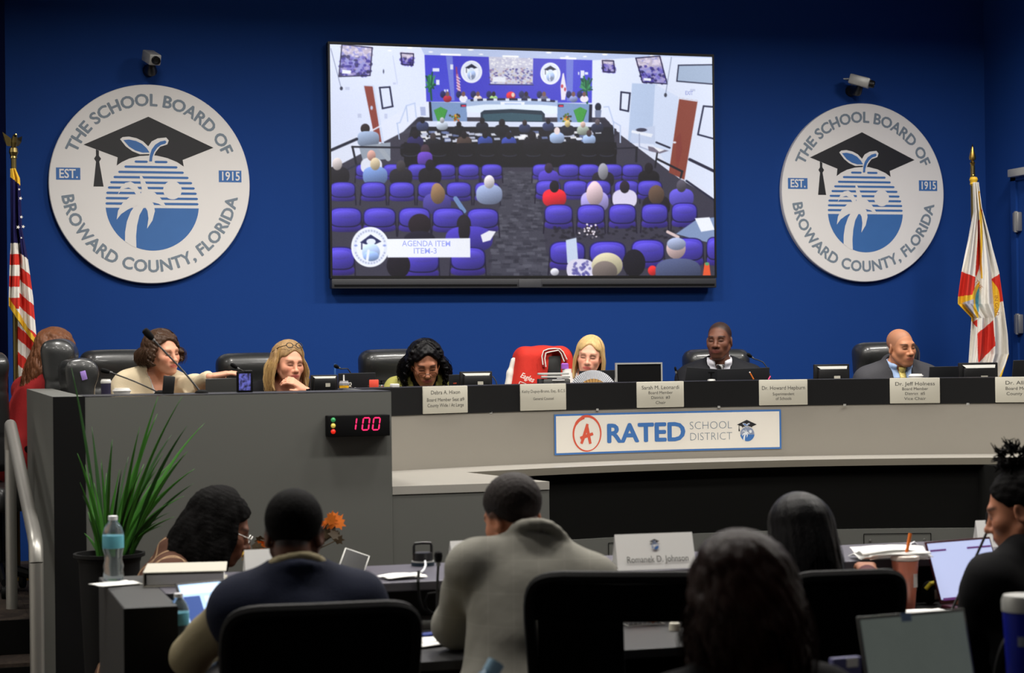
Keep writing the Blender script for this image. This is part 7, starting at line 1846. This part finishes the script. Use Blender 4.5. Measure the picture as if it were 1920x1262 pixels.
tag(mb.build('black_cable', 'matte_black'), 'looped black cable hanging below the ledge beside the microphone', 'cable')
tag(MB().tube([at(797, 1052, -5.2), at(798, 1060, -5.22), at(795, 1068, -5.25), at(789, 1074, -5.3)], 0.0035, 8).build('white_cable', 'cap_white'), 'short white cable in front of the insulated flask', 'cable')
gooseneck([(1862, 955, -5.96), (1856, 985, -5.96), (1816, 1075, -5.96), (1771, 1172, -5.97)], 'long gooseneck microphone crossing the lilac laptop screen', 0.0185, 0.0042, TZ, 0.055)
# tablet left of the flask and phone beside the grey suit
o = thing('tablet', 'silver-edged tablet propped on the ledge behind the navy vest', 'tablet', (at(657, 1040, -5.12).x, -5.12, FZ), -0.25); hh = at(657, 1024, -5.12).z-FZ
MB().box((0, 0, hh*.5), (0.085, 0.007, hh), rotm(-0.75, 0.35, 0), 0.002).build('body', 'silver', o); MB().box((0, -0.0040, hh*.5), (0.078, 0.001, hh-.008), rotm(-0.75, 0.35, 0)).build('screen', 'screen_off', o, smooth=False)
t = thing('phone', 'phone with a lit violet white screen under the arm of the grey suit', 'phone', atz(916, 1196, TZ), 0.2)
MB().box((0, 0, 0.034), (0.06, 0.008, 0.075), rotm(-0.5), 0.002).build('body', 'black_plastic', t); MB().box((0, -0.0048, 0.034), (0.052, 0.001, 0.066), rotm(-0.5)).build('screen', 'screen_lilac', t, smooth=False)
MB().box((0, 0.0, 0.006), (0.07, 0.05, 0.012), None, 0.003).build('stand', 'matte_black', t)
# iced drink
p = at(1698, 1140, -5.58); L = Vector((p.x, -5.58, TZ)); k = mpp(1698, -5.58); t = thing('iced_drink', 'clear cup of orange iced tea with a lid and orange straw', 'cup', L); hh = at(1698, 1041, -5.58).z-TZ
MB().lathe([(0, 0.0), (17*k, 0), (25*k, hh-.018), (0, hh-.018)], None, 32).build('tea', mat('orange_tea', (224, 98, 34), 0.25, var=0.35, scale=14, emit=0.0), t)
MB().lathe([(17.6*k, 0.0005), (25.8*k, hh-.016), (25.6*k, hh-.016), (17.4*k, 0.0007)], None, 32).build('cup', MM('cup_clear', (236, 226, 220), 0.1, alpha=.12), t)
MB().lathe([(0, hh-.015), (26*k, hh-.015), (27.5*k, hh-.012), (27*k, hh-.003), (23*k, hh), (0, hh)], None, 32).build('lid', MM('lid_clear', (220, 206, 196), 0.3), t)
MB().tube([Vector((at(1699, 1046, -5.58).x-L.x, 0, hh)), at(1707, 1000, -5.58)-L], (3.0*k, 3.4*k), 10).build('straw', 'orange_plastic', t)
pp = T(0, 0, 0) @ rotm(0, 0, 0.12)
mb = MB(); mb.grid([[Vector((22.9*k*math.sin(a), -22.9*k*math.cos(a), z)) for a in np.linspace(0.25, .85, 7)] for z in (hh*.42, hh*.68)]); mb.build('paper_label', 'carton_white', t)
t = thing('tape_reel', 'black pouch with a yellow strap and white tag beside the iced drink', 'pouch', (at(1744, 1138, -5.50).x, -5.50, TZ)); k = mpp(1744, -5.5)
f = Field((-.06, -.05, 0), (.06, .05, .1), .005); f.ell((0, 0, 22*k), (17*k, 0.03, 22*k), None, .01); f.op(lambda x, y, z: (0.001-z)+0*x+0*y, J_lo(f), J_hi(f), .001, 'i', pad=0); sdf_obj('pouch', f, 'matte_black', t)
MB().tube([(-14*k, -.018, 30*k), (-5*k, -.022, 40*k), (8*k, -.018, 42*k), (15*k, -.005, 34*k)], 0.007, 8).build('strap', MM('strap_yellow', (206, 186, 40), 0.6), t); MB().box((6*k, -0.0335, 20*k), (13*k, 0.002, 18*k), rotm(0, 0, 0), .0006).build('tag', 'plate_cream', t)
tag(MB().tube([at(1706, 1030, -5.06), at(1708, 1020, -5.05), at(1714, 1017, -5.05), at(1720, 1022, -5.05), at(1721, 1030, -5.07), at(1716, 1038, -5.1)], 0.0045, 8).build('earbud_cable', 'cap_white'), 'loop of white cable behind the iced drink', 'cable')
# blue tumbler, violet folder and blue flask on the nearest table
p = at(1922, 1262, -7.26); L = Vector((at(1920, 1118, -7.26).x, -7.26, TZ)); t = thing('blue_tumbler', 'deep blue tumbler with a silver lid at the right edge', 'tumbler', L); hh = at(1915, 1116, -7.26).z-TZ; k = mpp(1915, -7.26)
MB().lathe([(0, 0), (30*k, 0), (40*k, hh*.86), (0, hh*.86)], None, 32).build('body', MM('tumbler_blue', (16, 30, 150), 0.35), t)
MB().lathe([(0, hh*.86+.0004), (41.5*k, hh*.86+.0004), (42*k, hh*.95), (38*k, hh), (0, hh)], None, 32).build('lid', 'silver', t)
mb = MB(); zc_ = at(1897, 1192, -7.26).z-TZ
for a0, w__ in ((-0.72, .16), (-0.42, .16)):
    mb.grid([[Vector((37.5*k*math.sin(a), -37.5*k*math.cos(a), zc_+s*17*k)) for a in np.linspace(a0-w__, a0+w__, 6)] for s in (-1, 1)])
mb.build('emblem', MM('emblem_grey', (130, 136, 150), 0.5), t)
t = thing('folder_stand', 'violet folder with a white tab beside the nearest laptop', 'folder', (at(1585, 1262, -7.3).x, -7.30, TZ), 0.1); hh = at(1585, 1232, -7.3).z-TZ
MB().box((0, 0, hh/2), (0.075, 0.02, hh), None, .003).build('cover', MM('folder_violet', (84, 84, 130), 0.6), t); MB().box((0.012, -0.011, hh-.012), (0.03, 0.001, .02)).build('tab', 'carton_white', t, smooth=False)
t = thing('blue_flask', 'blue bottle tipped on its side at the bottom edge below the grey suit', 'bottle', (at(905, 1262, -7.2).x, -7.2, TZ+0.0), 0.3)
hz = at(915, 1245, -7.2).z-TZ
MB().tube([(-0.05, 0, 0.028), (0.0, 0, hz*.75), (0.018, 0, hz*.86)], (0.03, 0.026, 0.018), 18).build('body', MM('flask_blue', (70, 118, 150), 0.3), t); MB().tube([(0.0185, 0, hz*.865), (0.036, 0, hz)], (0.019, 0.02), 16).build('cap', MM('cap_blue', (140, 176, 200), 0.3), t)
# small bottle and wire basket seen through the chair back
t = thing('spray_bottle', 'small pale bottle with a gold cap near the open-backed chair', 'bottle', (at(1265, 1200, -5.75).x, -5.75, TZ)); k = mpp(1265, -5.75); hh = at(1265, 1160, -5.75).z-TZ
MB().lathe([(0, 0), (11*k, 0), (10*k, hh*.6), (5*k, hh*.75), (0, hh*.75)], None, 20).build('body', 'plate_cream', t); MB().lathe([(0, hh*.75+.0003), (5*k, hh*.75+.0003), (5*k, hh), (0, hh)], None, 16).build('cap', 'brass', t)
t = thing('wire_basket', 'small wire basket holding orange wrapped sweets under the ledge', 'basket', (at(1205, 1190, -5.6).x, -5.6, TZ))
mb = MB(); 
for z in (0.004, 0.025, 0.05, 0.07): mb.tube([(-.06, -.04, z), (.06, -.04, z), (.06, .04, z), (-.06, .04, z), (-.06, -.04, z)], 0.0015, 5)
for i in range(9): x = -.06+.015*i; mb.tube([(x, -.04, .004), (x, -.04, .07)], .0012, 5); mb.tube([(x, .04, .004), (x, .04, .07)], .0012, 5)
mb.build('wire_frame', 'silver', t)
r_ = random.Random(8)
for i in range(10): 
    o = tag(MB().box((0, 0, 0), (.022, .014, .010), rotm(r_.random()*.4, r_.random()*.4, r_.random()*3), .003).build('wrapped_sweet', 'orange_plastic'), 'small orange wrapped sweets in the wire basket under the ledge', 'sweet', 'wrapped sweets in the wire basket')
    q = at(1205, 1190, -5.6); o.location = (q.x+r_.uniform(-.045, .045), -5.6+r_.uniform(-.028, .028), TZ+.014+.011*(i//4))
# ------------------------------------------------------------------ grass plant and autumn arrangement in front of the side desk
pb = at(205, 1040, -4.12); L = Vector((pb.x, -4.12, 0)); t = thing('grass_plant', 'tall green grass plant in a dark tapered pot before the side desk', 'plant', L)
zr = at(170, 1038, -4.12).z; k = mpp(200, -4.12); 
MB().lathe([(0, 0), (0.07, 0), (0.11, zr-.02), (0.128, zr-.012), (0.128, zr), (0.118, zr), (0.112, zr-.03), (0, zr-.03)], None, 32).build('pot', 'black_laminate', t)
r_ = random.Random(5)
tips = [(134, 690), (297, 742), (342, 743), (351, 798), (384, 793), (295, 776), (211, 824), (352, 846), (365, 879), (364, 906), (294, 840), (209, 828), (241, 856), (160, 871), (150, 905), (155, 930), (333, 866), (318, 885), (172, 800), (262, 800), (280, 815), (322, 815), (145, 850), (190, 860), (228, 880), (270, 870), (306, 850), (338, 900), (165, 960), (300, 930), (320, 960), (158, 1000), (285, 900), (250, 905), (345, 930), (176, 905), (305, 985), (312, 945)]
for i in range(30): tips.append((r_.uniform(165, 330), r_.uniform(860, 985)))
mbs = {'leaf_green': MB(), 'leaf_dark': MB()}
for i, (tx_, ty_) in enumerate(tips):
    bx_ = 207+(tx_-230)*0.22+r_.uniform(-8, 8); dy = r_.uniform(-.10, .10); b0 = Vector((at(bx_, 1045, -4.12).x-L.x, dy*.3, zr-.03)); tp = at(tx_, ty_, -4.12+dy*2.0)-L
    if (b0.xy).length > 0.1: b0.xy = b0.xy.normalized()*0.1
    ln = (tp-b0).length; mid = b0.lerp(tp, 0.5)+Vector((-(tp.x-b0.x)*0.22, 0, abs(tp.x-b0.x)*0.18)); G = []; w0 = r_.uniform(.0055, .0085)*(1 if ln > .4 else .8)
    for s in np.linspace(0, 1, 15):
        p = b0*(1-s)**2+mid*2*s*(1-s)+tp*s*s; d = ((mid-b0)*(1-s)+(tp-mid)*s).normalized(); sd = d.cross(Vector((0.25*math.sin(i*2.1), 1, 0.1))).normalized(); w_ = w0*(0.55+0.9*s if s < .35 else 1.0-(max(0, s-.45)/.55)**1.6*.94)
        G.append([p-sd*w_, p+Vector((0, w_*.35, 0)), p+sd*w_])
    mbs['leaf_green' if i % 3 else 'leaf_dark'].grid(G)  # every third blade takes the darker green
for nm, ma in (('blades', 'leaf_green'), ('darker_blades', 'leaf_dark')):
    o = mbs[ma].build('blades', ma, t); md = o.modifiers.new('thickness', 'SOLIDIFY'); md.thickness = 0.0012
cx = at(572, 1010, -4.25); L = Vector((cx.x, -4.25, 0)); t = thing('autumn_arrangement', 'orange and brown autumn leaf arrangement behind the person in the navy vest', 'plant', L)
zv = cx.z-0.06
MB().lathe([(0, 0), (.07, 0), (.08, zv*.7), (.05, zv-.02), (.06, zv), (.045, zv), (0, zv-.03)], None, 24).build('vase', 'black_laminate', t)
MM('leaf_orange', (214, 110, 24), 0.6, var=0.4, scale=50); MM('leaf_brown', (60, 46, 24), 0.6, var=0.4, scale=40); MM('leaf_gold', (190, 150, 40), 0.6, var=.3, scale=40)
mbs = {'leaf_orange': MB(), 'leaf_brown': MB(), 'leaf_gold': MB()}; ks = list(mbs)
spots = [(620, 975, 0), (628, 970, 0), (618, 990, 0), (635, 981, 0), (608, 985, 0), (626, 1003, 1), (634, 1012, 1), (612, 1002, 1), (492, 1022, 0), (488, 1012, 1), (500, 1028, 0), (480, 1025, 1), (462, 1040, 2), (458, 1034, 2), (600, 1015, 1)]
for i in range(40): a = r_.random()*2*PI; spots.append((565+62*math.cos(a)*r_.random(), 1004+30*math.sin(a), r_.randrange(3)))
for px, py, c in spots:
    p = at(px, py, -4.25+r_.uniform(-.06, .06))-L; an = r_.uniform(-.6, 1.0) if px > 590 else r_.uniform(0, 6.28); s = r_.uniform(.028, .04)
    pts = [(0, -.55), (.35, -.35), (.75, -.42), (.55, -.08), (1.0, .15), (.5, .22), (.45, .62), (.1, .5), (-.1, 1.0), (-.3, .5), (-.7, .5), (-.5, .15), (-.9, -.1), (-.4, -.25)]
    mbs[ks[c]].poly([(x*s*.8, y*s) for x, y in pts], Matrix.Translation(p) @ rotm(PI/2+r_.uniform(-.5, .5), r_.uniform(-.4, .4), 0) @ rotm(0, 0, an), 0.0012)
    mbs['leaf_brown'].tube([p, p*0.5+Vector((0, 0, zv*.5)), Vector((0, 0, zv-.02))], .0022, 5)
for ma, mb in mbs.items(): mb.build('leaves', ma, t, smooth=False)
